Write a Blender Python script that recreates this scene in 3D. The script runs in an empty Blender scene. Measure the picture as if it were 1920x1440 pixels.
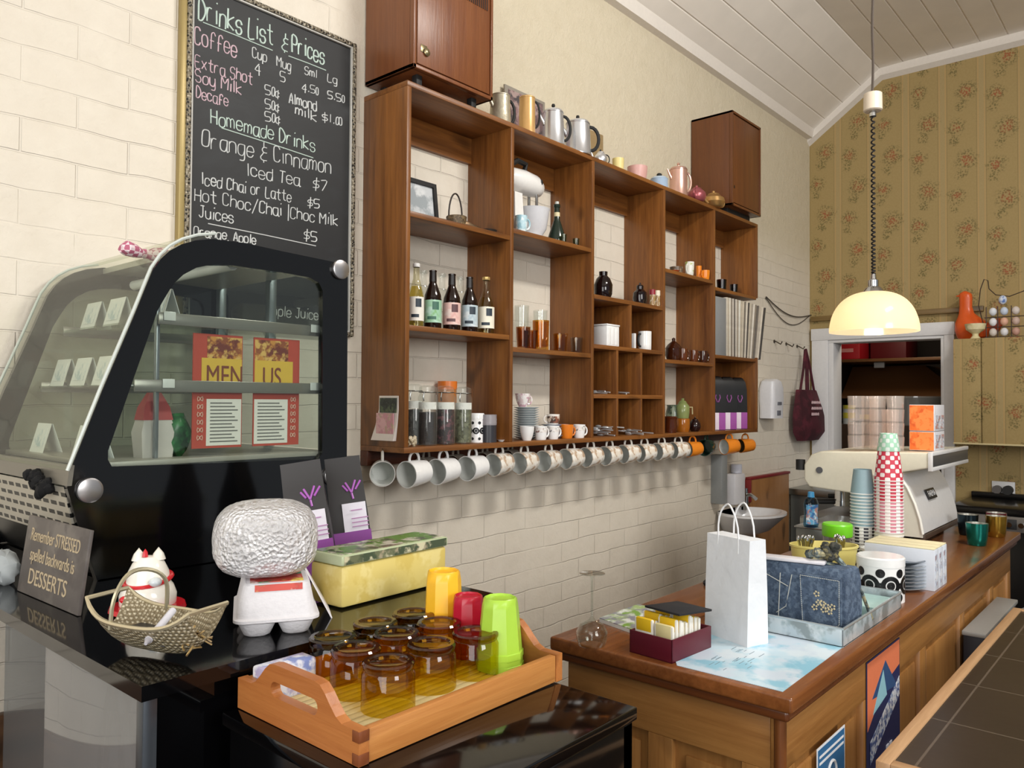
import bpy, bmesh, math, random
from mathutils import Vector, Matrix, Euler
random.seed(7)
S = bpy.context.scene
COL = S.collection
PI = math.pi
# ---------------------------------------------------------------- camera, world, lights, exposure
cd = bpy.data.cameras.new('camera'); cam = bpy.data.objects.new('camera', cd); COL.objects.link(cam)
cd.sensor_width = 36.0; cd.lens = 27.5625; cd.clip_start = 0.02; cd.clip_end = 60
_r = [[0.65684, -0.02051, -0.753751], [-0.754002, -0.009251, -0.656807], [0.006498, 0.999747, -0.021541]]
cam.matrix_world = Matrix(((_r[0][0], _r[0][1], _r[0][2], 0.0), (_r[1][0], _r[1][1], _r[1][2], 0.0), (_r[2][0], _r[2][1], _r[2][2], 1.48), (0, 0, 0, 1)))
S.camera = cam
S.view_settings.view_transform = 'Standard'; S.view_settings.look = 'None'
S.view_settings.exposure = -0.14; S.view_settings.gamma = 1.0; S.view_settings.use_curve_mapping = False
S.cycles.use_denoising = True
S.cycles.transparent_max_bounces = 32
S.cycles.sample_clamp_indirect = 6.0
W = bpy.data.worlds.new('world'); S.world = W; W.use_nodes = True
W.node_tree.nodes['Background'].inputs[0].default_value = (0.86, 0.93, 1.0, 1)
W.node_tree.nodes['Background'].inputs[1].default_value = 0.36
def area(name, loc, target, sx, sy, power, color):
    l = bpy.data.lights.new(name, 'AREA'); l.shape = 'RECTANGLE'; l.size = sx; l.size_y = sy; l.energy = power; l.color = color
    o = bpy.data.objects.new(name, l); COL.objects.link(o); o.location = loc
    o.rotation_euler = (Vector(target) - Vector(loc)).to_track_quat('-Z', 'Y').to_euler()
    return o
# unseen daylight sources: assumed shop front (behind the camera, to the left), added street window opposite the brick wall
area('assumed_shop_front_daylight', (-2.6, -0.6, 2.0), (2.0, 1.6, 1.6), 3.0, 2.2, 112, (1.0, 0.985, 0.96))
area('added_window_daylight', (0.3, -3.2, 2.4), (2.4, 2.0, 1.5), 1.6, 1.4, 100, (1.0, 0.985, 0.96))
area('assumed_ceiling_light', (2.5, -0.75, 3.66), (2.5, 2.1, 1.2), 0.9, 0.25, 62, (1.0, 0.97, 0.92))  # assumed lamp out of view, added for the mug shadows

# ---------------------------------------------------------------- materials
def lin(h):
    h = h.lstrip('#'); v = [int(h[i:i + 2], 16) / 255 for i in (0, 2, 4)]
    return tuple(c / 12.92 if c <= 0.04045 else ((c + 0.055) / 1.055) ** 2.4 for c in v) + (1.0,)
class Nt:
    def __init__(s, name):
        s.m = bpy.data.materials.new(name); s.m.use_nodes = True; s.t = s.m.node_tree; s.t.nodes.clear()
        s.out = s.n('ShaderNodeOutputMaterial')
    def n(s, typ, **k):
        x = s.t.nodes.new(typ)
        for a, b in k.items(): setattr(x, a, b)
        return x
    def l(s, a, b): s.t.links.new(a, b)
    def set(s, sock, v):
        if isinstance(v, bpy.types.NodeSocket): s.l(v, sock)
        else: sock.default_value = v
    def math(s, op, a, b=None, c=None):
        x = s.n('ShaderNodeMath', operation=op); s.set(x.inputs[0], a)
        if b is not None: s.set(x.inputs[1], b)
        if c is not None: s.set(x.inputs[2], c)
        return x.outputs[0]
    def mix(s, f, a, b):
        x = s.n('ShaderNodeMix', data_type='RGBA'); s.set(x.inputs[0], f); s.set(x.inputs[6], a); s.set(x.inputs[7], b); return x.outputs[2]
    def ramp(s, f, lo, hi):
        x = s.n('ShaderNodeMapRange'); x.clamp = True; s.set(x.inputs[0], f); x.inputs[1].default_value = lo; x.inputs[2].default_value = hi; return x.outputs[0]
    def coord(s, scale=(1, 1, 1), which='Object'):
        c = s.n('ShaderNodeTexCoord'); m = s.n('ShaderNodeMapping'); m.inputs['Scale'].default_value = scale
        s.l(c.outputs[which], m.inputs[0]); return m.outputs[0]
    def noise(s, vec, scale, detail=4, rough=.55, dist=0):
        x = s.n('ShaderNodeTexNoise'); s.l(vec, x.inputs['Vector']); x.inputs['Scale'].default_value = scale; x.inputs['Detail'].default_value = detail
        x.inputs['Roughness'].default_value = rough; x.inputs['Distortion'].default_value = dist; return x.outputs['Fac']
    def bsdf(s, color, rough=.5, metal=0, spec=.5, bump=None, bdist=.002, bstr=1, **k):
        b = s.n('ShaderNodeBsdfPrincipled'); s.set(b.inputs['Base Color'], color); s.set(b.inputs['Roughness'], rough)
        b.inputs['Metallic'].default_value = metal; b.inputs['Specular IOR Level'].default_value = spec
        for a, v in k.items(): s.set(b.inputs[a.replace('_', ' ')], v)
        if bump is not None:
            u = s.n('ShaderNodeBump'); u.inputs['Distance'].default_value = bdist; u.inputs['Strength'].default_value = bstr
            s.l(bump, u.inputs['Height']); s.l(u.outputs[0], b.inputs['Normal'])
        s.l(b.outputs[0], s.out.inputs[0]); return b
_M = {}
def mat(h, rough=.5, metal=0, spec=.5, bump=0, scale=60, vary=0.0, **k):
    """plain surface: one colour with a little mottling"""
    key = (h, rough, metal, spec, bump, scale, vary, tuple(sorted(k.items())))
    if key in _M: return _M[key]
    s = Nt('surface_' + h.lstrip('#')); c = lin(h); nz = s.noise(s.coord(), scale, 3)
    d = 0.06 + vary
    col = s.mix(nz, tuple(min(1, v * (1 - d)) for v in c[:3]) + (1,), tuple(min(1, v * (1 + d)) for v in c[:3]) + (1,))
    s.bsdf(col, rough, metal, spec, bump=nz if bump else None, bdist=bump, **k)
    _M[key] = s.m; return s.m
def wood(name, dark, light, axis='z', rough=.4, fine=90, knots=True, coat=0.0):
    key = ('wood', name, axis)
    if key in _M: return _M[key]
    s = Nt(name + '_grain_' + axis)
    st = {'x': (.06, 1, 1), 'y': (1, .06, 1), 'z': (1, 1, .06)}[axis]
    v = s.coord(st); a = s.noise(v, fine, 5, .6, .4); b = s.noise(v, fine / 6, 3, .5, .6)
    k = s.noise(s.coord({'x': (.5, 1, 1), 'y': (1, .5, 1), 'z': (1, 1, .5)}[axis]), 9, 1)
    f = s.math('ADD', s.math('MULTIPLY', a, .5), s.math('MULTIPLY', b, .6))
    col = s.mix(s.ramp(f, .32, .78), lin(dark), lin(light))
    if knots:
        dk = tuple(x * .32 for x in lin(dark)[:3]) + (1,)
        col = s.mix(s.math('MULTIPLY', s.ramp(k, .66, .76), .75), col, dk)
    s.bsdf(col, rough, bump=a, bdist=.0006, Coat_Weight=coat, Coat_Roughness=.2)
    _M[key] = s.m; return s.m
def glass(h, name=None, gl=.35, base=.04, haze=0):
    key = ('glass', h, gl, base, haze)
    if key in _M: return _M[key]
    s = Nt(name or 'glass_' + h.lstrip('#')); t = s.n('ShaderNodeBsdfTransparent'); t.inputs[0].default_value = lin(h)
    g = s.n('ShaderNodeBsdfGlossy'); g.inputs['Roughness'].default_value = .03; g.inputs[0].default_value = (1, 1, 1, 1)
    w = s.n('ShaderNodeLayerWeight'); w.inputs[0].default_value = .5
    f = s.math('ADD', s.math('MULTIPLY', s.math('POWER', w.outputs['Facing'], 4.0), gl), base)
    m = s.n('ShaderNodeMixShader'); s.l(f, m.inputs[0]); s.l(t.outputs[0], m.inputs[1]); s.l(g.outputs[0], m.inputs[2]); 
    if haze:  # diffuse white mixed in so the glass reads as more brightly lit
        d = s.n('ShaderNodeBsdfDiffuse'); d.inputs[0].default_value = (.9, .88, .86, 1); h2 = s.n('ShaderNodeMixShader'); h2.inputs[0].default_value = haze
        s.l(m.outputs[0], h2.inputs[1]); s.l(d.outputs[0], h2.inputs[2]); m = h2
    s.l(m.outputs[0], s.out.inputs[0])
    _M[key] = s.m; return s.m
def brick():
    s = Nt('painted_brick'); c = s.n('ShaderNodeTexCoord'); x = s.n('ShaderNodeSeparateXYZ'); s.l(c.outputs['Object'], x.inputs[0])
    y = s.n('ShaderNodeCombineXYZ'); s.l(x.outputs[0], y.inputs[0]); s.l(x.outputs[2], y.inputs[1])
    wob = s.noise(c.outputs['Object'], 5, 2); 
    add = s.n('ShaderNodeVectorMath', operation='ADD'); s.l(y.outputs[0], add.inputs[0])
    cc = s.n('ShaderNodeCombineXYZ'); s.l(s.math('MULTIPLY', s.math('SUBTRACT', wob, .5), .022), cc.inputs[1]); s.l(cc.outputs[0], add.inputs[1])
    b = s.n('ShaderNodeTexBrick'); s.l(add.outputs[0], b.inputs['Vector']); b.inputs['Scale'].default_value = 1; b.inputs['Mortar Size'].default_value = .0032
    b.inputs['Mortar Smooth'].default_value = .6; b.inputs['Brick Width'].default_value = .25; b.inputs['Row Height'].default_value = .086; b.inputs['Bias'].default_value = 0
    b.inputs['Color1'].default_value = (1, 1, 1, 1); b.inputs['Color2'].default_value = (.9, .9, .9, 1); b.inputs['Mortar'].default_value = (0, 0, 0, 1)
    n1 = s.noise(c.outputs['Object'], 14, 5, .6); n2 = s.noise(c.outputs['Object'], 55, 4, .6)
    col = s.mix(n1, lin('#D9CFBE'), lin('#E6DECF'))
    col = s.mix(s.math('MULTIPLY', s.ramp(s.noise(c.outputs['Object'], 30, 6, .7), .62, .8), .25), col, lin('#BFAE92'))
    sv = s.n('ShaderNodeSeparateXYZ'); s.l(b.outputs['Color'], sv.inputs[0])
    ren = s.math('MULTIPLY', s.ramp(x.outputs[2], 2.30, 2.62), s.ramp(x.outputs[0], 1.45, 2.1))   # smooth render coat above the shelf
    col = s.mix(s.math('MULTIPLY', ren, .85), col, s.mix(n1, lin('#CBBFA3'), lin('#D6CBB2')))
    sv2 = s.math('MULTIPLY', sv.outputs[0], s.math('SUBTRACT', 1.0, s.math('MULTIPLY', ren, .9)))
    hgt = s.math('ADD', s.math('MULTIPLY', sv2, s.ramp(s.noise(c.outputs['Object'], 2.2, 3), .30, .62)), s.math('ADD', s.math('MULTIPLY', n1, .8), s.math('ADD', s.math('MULTIPLY', n2, .25), s.math('MULTIPLY', ren, s.math('MULTIPLY', s.noise(c.outputs['Object'], 24, 6, .75), 1.6)))))
    s.bsdf(col, .6, spec=.35, bump=hgt, bdist=.006, bstr=.75); return s.m
def wallpaper():
    s = Nt('floral_wallpaper'); c = s.n('ShaderNodeTexCoord'); x = s.n('ShaderNodeSeparateXYZ'); s.l(c.outputs['Object'], x.inputs[0])
    yy, zz = x.outputs[1], x.outputs[2]; P = .2225
    u = s.math('DIVIDE', s.math('SUBTRACT', yy, .12), P); fu = s.math('FRACT', u); cell = s.math('FLOOR', u)
    base = s.mix(s.noise(c.outputs['Object'], 90, 2), lin('#9A8456'), lin('#A99364'))
    def line(at, w): return s.ramp(s.math('ABSOLUTE', s.math('SUBTRACT', fu, at)), w, w * .4)
    col = s.mix(s.math('MULTIPLY', s.ramp(s.math('ABSOLUTE', s.math('SUBTRACT', fu, .5)), .36, .40), .35), base, lin('#AC9A72'))
    for at in (.08, .92): col = s.mix(s.math('MULTIPLY', line(at, .018), .7), col, lin('#B8945F'))
    for at in (.12, .88): col = s.mix(s.math('MULTIPLY', line(at, .010), .6), col, lin('#7E6A3E'))
    n = s.n('ShaderNodeTexNoise'); s.l(c.outputs['Object'], n.inputs['Vector']); n.inputs['Scale'].default_value = 26; n.inputs['Detail'].default_value = 3
    sx = s.n('ShaderNodeSeparateColor'); s.l(n.outputs['Color'], sx.inputs[0])
    vo = s.n('ShaderNodeTexVoronoi'); s.l(c.outputs['Object'], vo.inputs['Vector']); vo.inputs['Scale'].default_value = 85
    speck = s.ramp(vo.outputs['Distance'], .62, .35)
    def flower(cu, cv, R, red):
        du = s.math('MULTIPLY', s.math('SUBTRACT', fu, cu), P)
        v = s.math('FRACT', s.math('ADD', s.math('DIVIDE', zz, .447), s.math('MULTIPLY', cell, .37)))
        dv = s.math('MULTIPLY', s.math('SUBTRACT', v, cv), .447)
        du = s.math('ADD', du, s.math('MULTIPLY', s.math('SUBTRACT', sx.outputs[0], .5), .07)); dv = s.math('ADD', dv, s.math('MULTIPLY', s.math('SUBTRACT', sx.outputs[1], .5), .07))
        r = s.math('SQRT', s.math('ADD', s.math('MULTIPLY', du, du), s.math('MULTIPLY', dv, dv)))
        return s.math('MULTIPLY', s.ramp(r, R, R * .55), speck), s.math('MULTIPLY', s.ramp(r, R * .55, R * .2), speck)
    for cu, cv, R in ((.38, .30, .080), (.64, .80, .066), (.52, .10, .040), (.70, .62, .036)):
        leaf, petal = flower(cu, cv, R, 1)
        col = s.mix(s.math('MULTIPLY', leaf, .75), col, lin('#625B36')); 
        if R > .04: col = s.mix(s.math('MULTIPLY', petal, .85), col, lin('#A35A3C'))
    s.bsdf(col, .7, spec=.25); return s.m
def tiles(name, c, grout, w, h, ox, oy, gap=.004, rough=.35, plane='xy'):
    s = Nt(name); tc = s.n('ShaderNodeTexCoord'); x = s.n('ShaderNodeSeparateXYZ'); s.l(tc.outputs['Object'], x.inputs[0])
    i, j = {'xy': (0, 1), 'xz': (0, 2)}[plane]
    def edge(v, o, p):
        f = s.math('FRACT', s.math('DIVIDE', s.math('SUBTRACT', v, o), p)); d = s.math('ABSOLUTE', s.math('SUBTRACT', f, .5))
        return s.math('GREATER_THAN', d, .5 - gap / p / 2)
    g = s.math('MAXIMUM', edge(x.outputs[i], ox, w), edge(x.outputs[j], oy, h))
    nz = s.noise(tc.outputs['Object'], 7, 4)
    col = s.mix(nz, tuple(v * .75 for v in lin(c)[:3]) + (1,), tuple(v * 1.3 for v in lin(c)[:3]) + (1,))
    s.bsdf(s.mix(g, col, lin(grout)), rough, bump=nz, bdist=.001); return s.m
def mottled(name, cols, scale=8, rough=.5, metal=0, bump=0, detail=4, which='Object'):
    """patchy printed or worn surface: noise thresholds between several colours"""
    key = ('mot', name)
    if key in _M: return _M[key]
    s = Nt(name); v = s.coord(which=which); col = lin(cols[0])
    for i, h in enumerate(cols[1:]):
        m = s.n('ShaderNodeMapping'); m.inputs['Location'].default_value = (3.1 * i + 1, 1.7 * i, 5.3 * i); s.l(v, m.inputs[0])
        f = s.noise(m.outputs[0], scale, detail); col = s.mix(s.ramp(f, .50, .58), col, lin(h))
    s.bsdf(col, rough, metal, bump=s.noise(v, scale * 3, 4) if bump else None, bdist=bump); _M[key] = s.m; return s.m

# ---------------------------------------------------------------- mesh helpers
class MB:
    """collects shapes; build() links them as one mesh object"""
    def __init__(s): s.bm = bmesh.new()
    def _xf(s, vs, M):
        if M is not None: bmesh.ops.transform(s.bm, matrix=M, verts=vs)
    def box(s, x0, y0, z0, x1, y1, z1, bev=.002, M=None, seg=2):
        vs = bmesh.ops.create_cube(s.bm, size=1)['verts']
        for v in vs: v.co = Vector((x0 + (v.co.x + .5) * (x1 - x0), y0 + (v.co.y + .5) * (y1 - y0), z0 + (v.co.z + .5) * (z1 - z0)))
        s._xf(vs, M)
        bev = min(bev, .45 * min(abs(x1 - x0), abs(y1 - y0), abs(z1 - z0)))
        if bev > 1e-5: bmesh.ops.bevel(s.bm, geom=list({e for v in vs for e in v.link_edges}), offset=bev, segments=seg, affect='EDGES', profile=.5)
        return s
    def lathe(s, prof, seg=24, M=None, at=(0, 0, 0), sx=1, sy=1, a0=0, a1=2 * PI, ridge=None):
        full = abs(a1 - a0 - 2 * PI) < 1e-6; n = seg if full else seg + 1; rings = []; allv = []
        for r, z in prof:
            if r < 1e-6 and full: v = s.bm.verts.new((at[0], at[1], at[2] + z)); rings.append([v]); allv.append(v); continue
            ring = []
            for i in range(n):
                a = a0 + (a1 - a0) * i / seg; rr = r * (1 + (ridge[1] * math.cos(ridge[0] * a) if ridge else 0))
                ring.append(s.bm.verts.new((at[0] + rr * sx * math.cos(a), at[1] + rr * sy * math.sin(a), at[2] + z)))
            rings.append(ring); allv += ring
        for A, B in zip(rings, rings[1:]):
            if len(A) == 1 and len(B) == 1: continue
            for i in range(seg):
                j = (i + 1) % n
                if len(A) == 1: f = (A[0], B[i], B[j])
                elif len(B) == 1: f = (A[i], A[j], B[0])
                else: f = (A[i], A[j], B[j], B[i])
                try: s.bm.faces.new(f)
                except ValueError: pass
        s._xf(allv, M); return s
    def cyl(s, c, r, h, seg=20, M=None, r2=None):
        r2 = r if r2 is None else r2; return s.lathe([(0, 0), (r, 0), (r2, h), (0, h)], seg, M, c)
    def tube(s, pts, r, seg=8, closed=False, M=None, flat=1.0):
        pts = [Vector(p) for p in pts]; n = len(pts); rings = []; allv = []; up = None
        rs = r if isinstance(r, (list, tuple)) else [r] * n
        for i, p in enumerate(pts):
            if closed: t = pts[(i + 1) % n] - pts[i - 1]
            else: t = pts[min(i + 1, n - 1)] - pts[max(i - 1, 0)]
            if t.length < 1e-9: t = Vector((0, 0, 1))
            t.normalize()
            if up is None: up = Vector((0, 0, 1)) if abs(t.z) < .9 else Vector((1, 0, 0))
            sd = t.cross(up)
            if sd.length < 1e-6: sd = t.orthogonal()
            sd.normalize(); up = sd.cross(t).normalized()
            ring = [s.bm.verts.new(p + rs[i] * (math.cos(2 * PI * k / seg) * sd + flat * math.sin(2 * PI * k / seg) * up)) for k in range(seg)]
            rings.append(ring); allv += ring
        pairs = list(zip(rings, rings[1:])) + ([(rings[-1], rings[0])] if closed else [])
        for A, B in pairs:
            for k in range(seg): s.bm.faces.new((A[k], A[(k + 1) % seg], B[(k + 1) % seg], B[k]))
        if not closed: s.bm.faces.new(rings[0][::-1]); s.bm.faces.new(rings[-1])
        s._xf(allv, M); return s
    def loft(s, secs, cap=True, closed=True, M=None):
        R = [[s.bm.verts.new(p) for p in sec] for sec in secs]; n = len(R[0])
        for A, B in zip(R, R[1:]):
            for k in range(n if closed else n - 1):
                try: s.bm.faces.new((A[k], A[(k + 1) % n], B[(k + 1) % n], B[k]))
                except ValueError: pass
        if cap and closed: s.bm.faces.new(R[0][::-1]); s.bm.faces.new(R[-1])
        s._xf([v for r in R for v in r], M); return s
    def plate(s, outer, holes, axis, a0, a1, M=None, bev=0):
        """flat outline (with holes) given some thickness along axis"""
        def P(q, a): return {'y': (q[0], a, q[1]), 'x': (a, q[0], q[1]), 'z': (q[0], q[1], a)}[axis]
        loops = [outer] + list(holes); es = []; vs = []
        for lp in loops:
            r = [s.bm.verts.new(P(q, a0)) for q in lp]; vs += r
            es += [s.bm.edges.new((r[i], r[(i + 1) % len(r)])) for i in range(len(r))]
        if holes: fs = [f for f in bmesh.ops.triangle_fill(s.bm, edges=es, use_beauty=True)['geom'] if isinstance(f, bmesh.types.BMFace)]
        else: fs = [s.bm.faces.new(vs)]
        ex = bmesh.ops.extrude_face_region(s.bm, geom=fs)['geom']; nv = [v for v in ex if isinstance(v, bmesh.types.BMVert)]
        d = a1 - a0; bmesh.ops.translate(s.bm, verts=nv, vec={'y': (0, d, 0), 'x': (d, 0, 0), 'z': (0, 0, d)}[axis])
        s._xf(vs + nv, M); return s
    def sphere(s, c, r, sx=1, sy=1, sz=1, M=None, seg=20):
        vs = bmesh.ops.create_uvsphere(s.bm, u_segments=seg, v_segments=max(8, seg * 2 // 3), radius=r)['verts']
        for v in vs: v.co = Vector((v.co.x * sx + c[0], v.co.y * sy + c[1], v.co.z * sz + c[2]))
        s._xf(vs, M); return s
    def build(s, name, m, parent=None, world=False, smooth=True, sub=0, jitter=0, split=False):
        if jitter:
            rnd = random.Random(5)
            for v in s.bm.verts: v.co += Vector((rnd.uniform(-1, 1), rnd.uniform(-1, 1), rnd.uniform(-1, 1))) * jitter
        bmesh.ops.recalc_face_normals(s.bm, faces=s.bm.faces)
        off = Vector((0, 0, 0)); p = parent
        while p is not None: off += p.location; p = p.parent
        if world: bmesh.ops.translate(s.bm, verts=s.bm.verts, vec=-off)
        me = bpy.data.meshes.new(name); s.bm.to_mesh(me); s.bm.free()
        me.materials.append(m)
        if smooth:
            me.polygons.foreach_set('use_smooth', [True] * len(me.polygons)); me.set_sharp_from_angle(angle=math.radians(38))
        o = bpy.data.objects.new(name, me); COL.objects.link(o); o.parent = parent
        if sub:
            md = o.modifiers.new('smooth', 'SUBSURF'); md.levels = sub; md.render_levels = sub
        return o
def tag(o, label=None, cat=None, group=None, kind=None):
    if label: o['label'] = label
    if cat: o['category'] = cat
    if group: o['group'] = group
    if kind: o['kind'] = kind
    return o
def thing(name, label, cat, loc=(0, 0, 0), rot=None, group=None):
    o = bpy.data.objects.new(name, None); COL.objects.link(o); o.location = loc; o.empty_display_size = .05
    if rot is not None: o.rotation_euler = (0, 0, rot) if isinstance(rot, (int, float)) else rot
    return tag(o, label, cat, group)
def dup(root, label, loc, rot=None, group=None):
    r = root.copy(); COL.objects.link(r); r.location = loc; r['label'] = label
    if group: r['group'] = group
    if rot is not None: r.rotation_euler = (0, 0, rot) if isinstance(rot, (int, float)) else rot
    for ch in list(root.children):
        c = ch.copy(); COL.objects.link(c); c.parent = r
        for g in list(ch.children):
            d = g.copy(); COL.objects.link(d); d.parent = c
    return r
def struct(name, mb, m, label=None, **k):
    return tag(mb.build(name, m, **k), label, None, None, 'structure')
def arc(cx, cz, r, a0, a1, n=12, y=0, rz=None):
    rz = rz or r
    return [(cx + r * math.cos(a0 + (a1 - a0) * i / n), y, cz + rz * math.sin(a0 + (a1 - a0) * i / n)) for i in range(n + 1)]
def patch(r, z0, z1, a, half, n=10, at=(0, 0)):
    """a label wrapped on part of a round body"""
    m = MB(); m.lathe([(r, z0), (r, z1)], n, at=(at[0], at[1], 0), a0=a - half, a1=a + half); return m
FACE = math.radians(221)            # towards the room from the shelves
def text_mb(body, size, align='CENTER', ext=0.0004):
    c = bpy.data.curves.new('lettering', 'FONT'); c.body = body; c.size = size; c.align_x = align; c.align_y = 'CENTER'; c.extrude = ext
    o = bpy.data.objects.new('lettering', c); COL.objects.link(o); dg = bpy.context.evaluated_depsgraph_get(); dg.update()
    me = bpy.data.meshes.new_from_object(o.evaluated_get(dg)); m = MB(); m.bm.from_mesh(me)
    bpy.data.objects.remove(o); bpy.data.meshes.remove(me); bpy.data.curves.remove(c); return m
def xf(mb, M): bmesh.ops.transform(mb.bm, matrix=M, verts=mb.bm.verts); return mb
def frame_m(o, ux, uz):
    """matrix with local x along ux, local y along uz"""
    ux = Vector(ux).normalized(); uz = Vector(uz).normalized(); n = ux.cross(uz)
    return Matrix(((ux.x, uz.x, n.x, o[0]), (ux.y, uz.y, n.y, o[1]), (ux.z, uz.z, n.z, o[2]), (0, 0, 0, 1)))
CREAM, WHITE, BLACK = mat('#E9E2CF', .35), mat('#EEEEEC', .3), mat('#0B0B0C', .12)
CHROME, STEEL, BLKMAT = mat('#C9CBCC', .12, 1), mat('#9DA09E', .32, 1), mat('#161616', .6)
CLEAR = glass('#F7F9F8', gl=.45, haze=.03); CERAM = mat('#F1F1F0', .12)

# ================================================================ the setting
struct('floor', MB().box(-3.5, -4, -.1, 8.2, 2.3, 0, 0), wood('floor_boards', '#2E1D12', '#54361F', 'x', .35))
wl = MB().box(-3.5, 2.1, 0, 5.84, 2.3, 3.50, 0); struct('wall_left', wl, brick(), 'cream painted brick wall behind the shelves')
KNEE, ZC, ZS = 1.60, 3.775, 3.42
XW = 5.69
PAPER = wallpaper()
# end wall with the kitchen doorway
DY0, DY1, DZ = 1.225, 1.962, 1.925
wf = MB().plate([(2.1, 0), (DY1, 0), (DY1, DZ), (DY0, DZ), (DY0, 0), (-4, 0), (-4, ZC), (KNEE, ZC), (2.1, ZS)], [], 'x', XW, XW + .14)
struct('wall_far', wf, PAPER, 'end wall papered in gold stripes and flower sprigs', smooth=False)
# ceiling of tongue and groove boards along the room
path = [(2.1, ZS)]; 
def cpt(d):
    L = math.hypot(2.1 - KNEE, ZC - ZS)
    return (2.1 - (2.1 - KNEE) * d / L, ZS + (ZC - ZS) * d / L) if d < L else (KNEE - (d - L), ZC)
prof = []; d = 0.0
while d < 6.3:
    a, b, e, g = cpt(d + .004), cpt(d + .144), cpt(d + .147), cpt(d + .151); nz = .007
    prof += [a, b, (e[0], e[1] + nz), (g[0], g[1] + nz)]; d += .151
prof = [(y, z) for y, z in prof]
up = [(y, z + .06) for y, z in reversed(prof)]
cb = MB().loft([[(x, y, z) for y, z in prof + up] for x in (-3.5, XW)], cap=False)
struct('ceiling', cb, mat('#EDE6DC', .55, vary=.04, scale=4), 'pale painted board ceiling', smooth=False)
# cornices
TR = mat('#E6DFD6', .45)
struct('trim_1', MB().loft([[(x, 2.1, ZS - .035), (x, 2.062, ZS - .03), (x, 2.05, ZS + .03), (x, 2.1, ZS + .03)] for x in (-3.5, XW)]), TR, 'white cornice along the brick wall')
sec = lambda y, z, ny, nzz: [(XW, y, z), (XW - .03, y, z), (XW - .045, y - ny * .065, z - nzz * .065), (XW, y - ny * .075, z - nzz * .075)]
L = math.hypot(.5, ZC - ZS); ny, nzz = (ZC - ZS) / L * -1, .5 / L
t2 = MB(); pts = [(2.1, ZS, 0, 1), (KNEE, ZC, -.1, 1), (-4, ZC, 0, 1)]
t2.loft([[(XW, y, z + .02), (XW - .035, y, z + .02), (XW - .045, y, z - .055), (XW, y, z - .075)] for y, z, *_ in pts])
struct('trim_2', t2, TR, 'white cornice along the papered wall')
# picture rail over the doorway
struct('trim_3', MB().box(XW - .035, 1.0, 2.065, XW, 2.08, 2.10, .004), wood('picture_rail', '#6E5731', '#8F7443', 'y'), 'narrow rail above the kitchen doorway')
# doorway architrave and lining
A = MB(); WD = mat('#D9D8D8', .4)
A.box(XW - .03, DY1, 0, XW + .0, DY1 + .115, DZ + .001, .004); A.box(XW - .03, DY0 - .06, 0, XW + .0, DY0, DZ + .001, .004); A.box(XW - .034, DY0 - .064, DZ, XW + .0, DY1 + .119, DZ + .085, .004)
A.box(XW - .02, DY1 - .035, 0, XW + .15, DY1 - .0005, DZ - .02, .002); A.box(XW - .02, DY0 + .0005, 0, XW + .15, DY0 + .02, DZ - .02, .002); A.box(XW - .021, DY0 + .0005, DZ - .02, XW + .15, DY1 - .0005, DZ - .0005, .002)
struct('door_1', A, WD, 'white painted doorway to the kitchen')
# dark room beyond the doorway
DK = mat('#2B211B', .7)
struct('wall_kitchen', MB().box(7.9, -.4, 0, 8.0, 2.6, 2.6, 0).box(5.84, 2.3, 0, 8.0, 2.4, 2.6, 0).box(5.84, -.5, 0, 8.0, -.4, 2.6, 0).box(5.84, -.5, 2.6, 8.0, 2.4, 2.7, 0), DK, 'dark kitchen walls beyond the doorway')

# ================================================================ chalkboard
BY = 2.085
t = thing('chalkboard', 'framed black chalkboard listing drinks and prices on the brick wall', 'chalkboard', (1.31, 2.1, 2.17))
x0, x1, z0, z1 = 1.017, 1.592, 1.685, 2.655
fr = Nt('carved_frame'); v_ = fr.coord(); f_ = fr.n('ShaderNodeTexVoronoi'); fr.l(v_, f_.inputs['Vector']); f_.inputs['Scale'].default_value = 120
fr.bsdf(fr.mix(fr.ramp(f_.outputs['Distance'], .25, .55), lin('#151413'), lin('#8B8270')), .35, .3, bump=f_.outputs['Distance'], bdist=.004)
F = MB(); w = .015
for a in ((x0, z0, x0 + w, z1), (x1 - w, z0, x1, z1), (x0 + w, z1 - w, x1 - w, z1), (x0 + w, z0, x1 - w, z0 + w)): F.box(a[0], 2.073, a[1], a[2], 2.1, a[3], .005)
F.build('frame', fr.m, t, True)
g = MB(); q = .005
xi0, xi1, zi0, zi1 = x0 + w, x1 - w, z0 + w, z1 - w
for a in ((xi0, zi0, xi0 + q, zi1), (xi1 - q, zi0, xi1, zi1), (xi0 + q, zi1 - q, xi1 - q, zi1), (xi0 + q, zi0, xi1 - q, zi0 + q)): g.box(a[0], 2.077, a[1], a[2], 2.09, a[3], .001)
tag(g.build('inner_edge', mat('#B9B7B0', .4), t, True), 'silver inner edge')
tag(MB().box(x0 - .016, 2.078, z0, x0 + .001, 2.1, z1, .002).build('side_strip', mat('#A08C58', .4, .3), t, True), 'brass coloured strip')
cbm = Nt('chalk_slate'); nz = cbm.noise(cbm.coord((1, 1, 2.2)), 5, 5, .65, .8)
cbm.bsdf(cbm.mix(cbm.ramp(nz, .5, .9), lin('#0D0F11'), lin('#26292C')), .55); 
MB().box(xi0, BY, zi0, xi1, 2.098, zi1, 0).build('slate', cbm.m, t, True)
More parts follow.
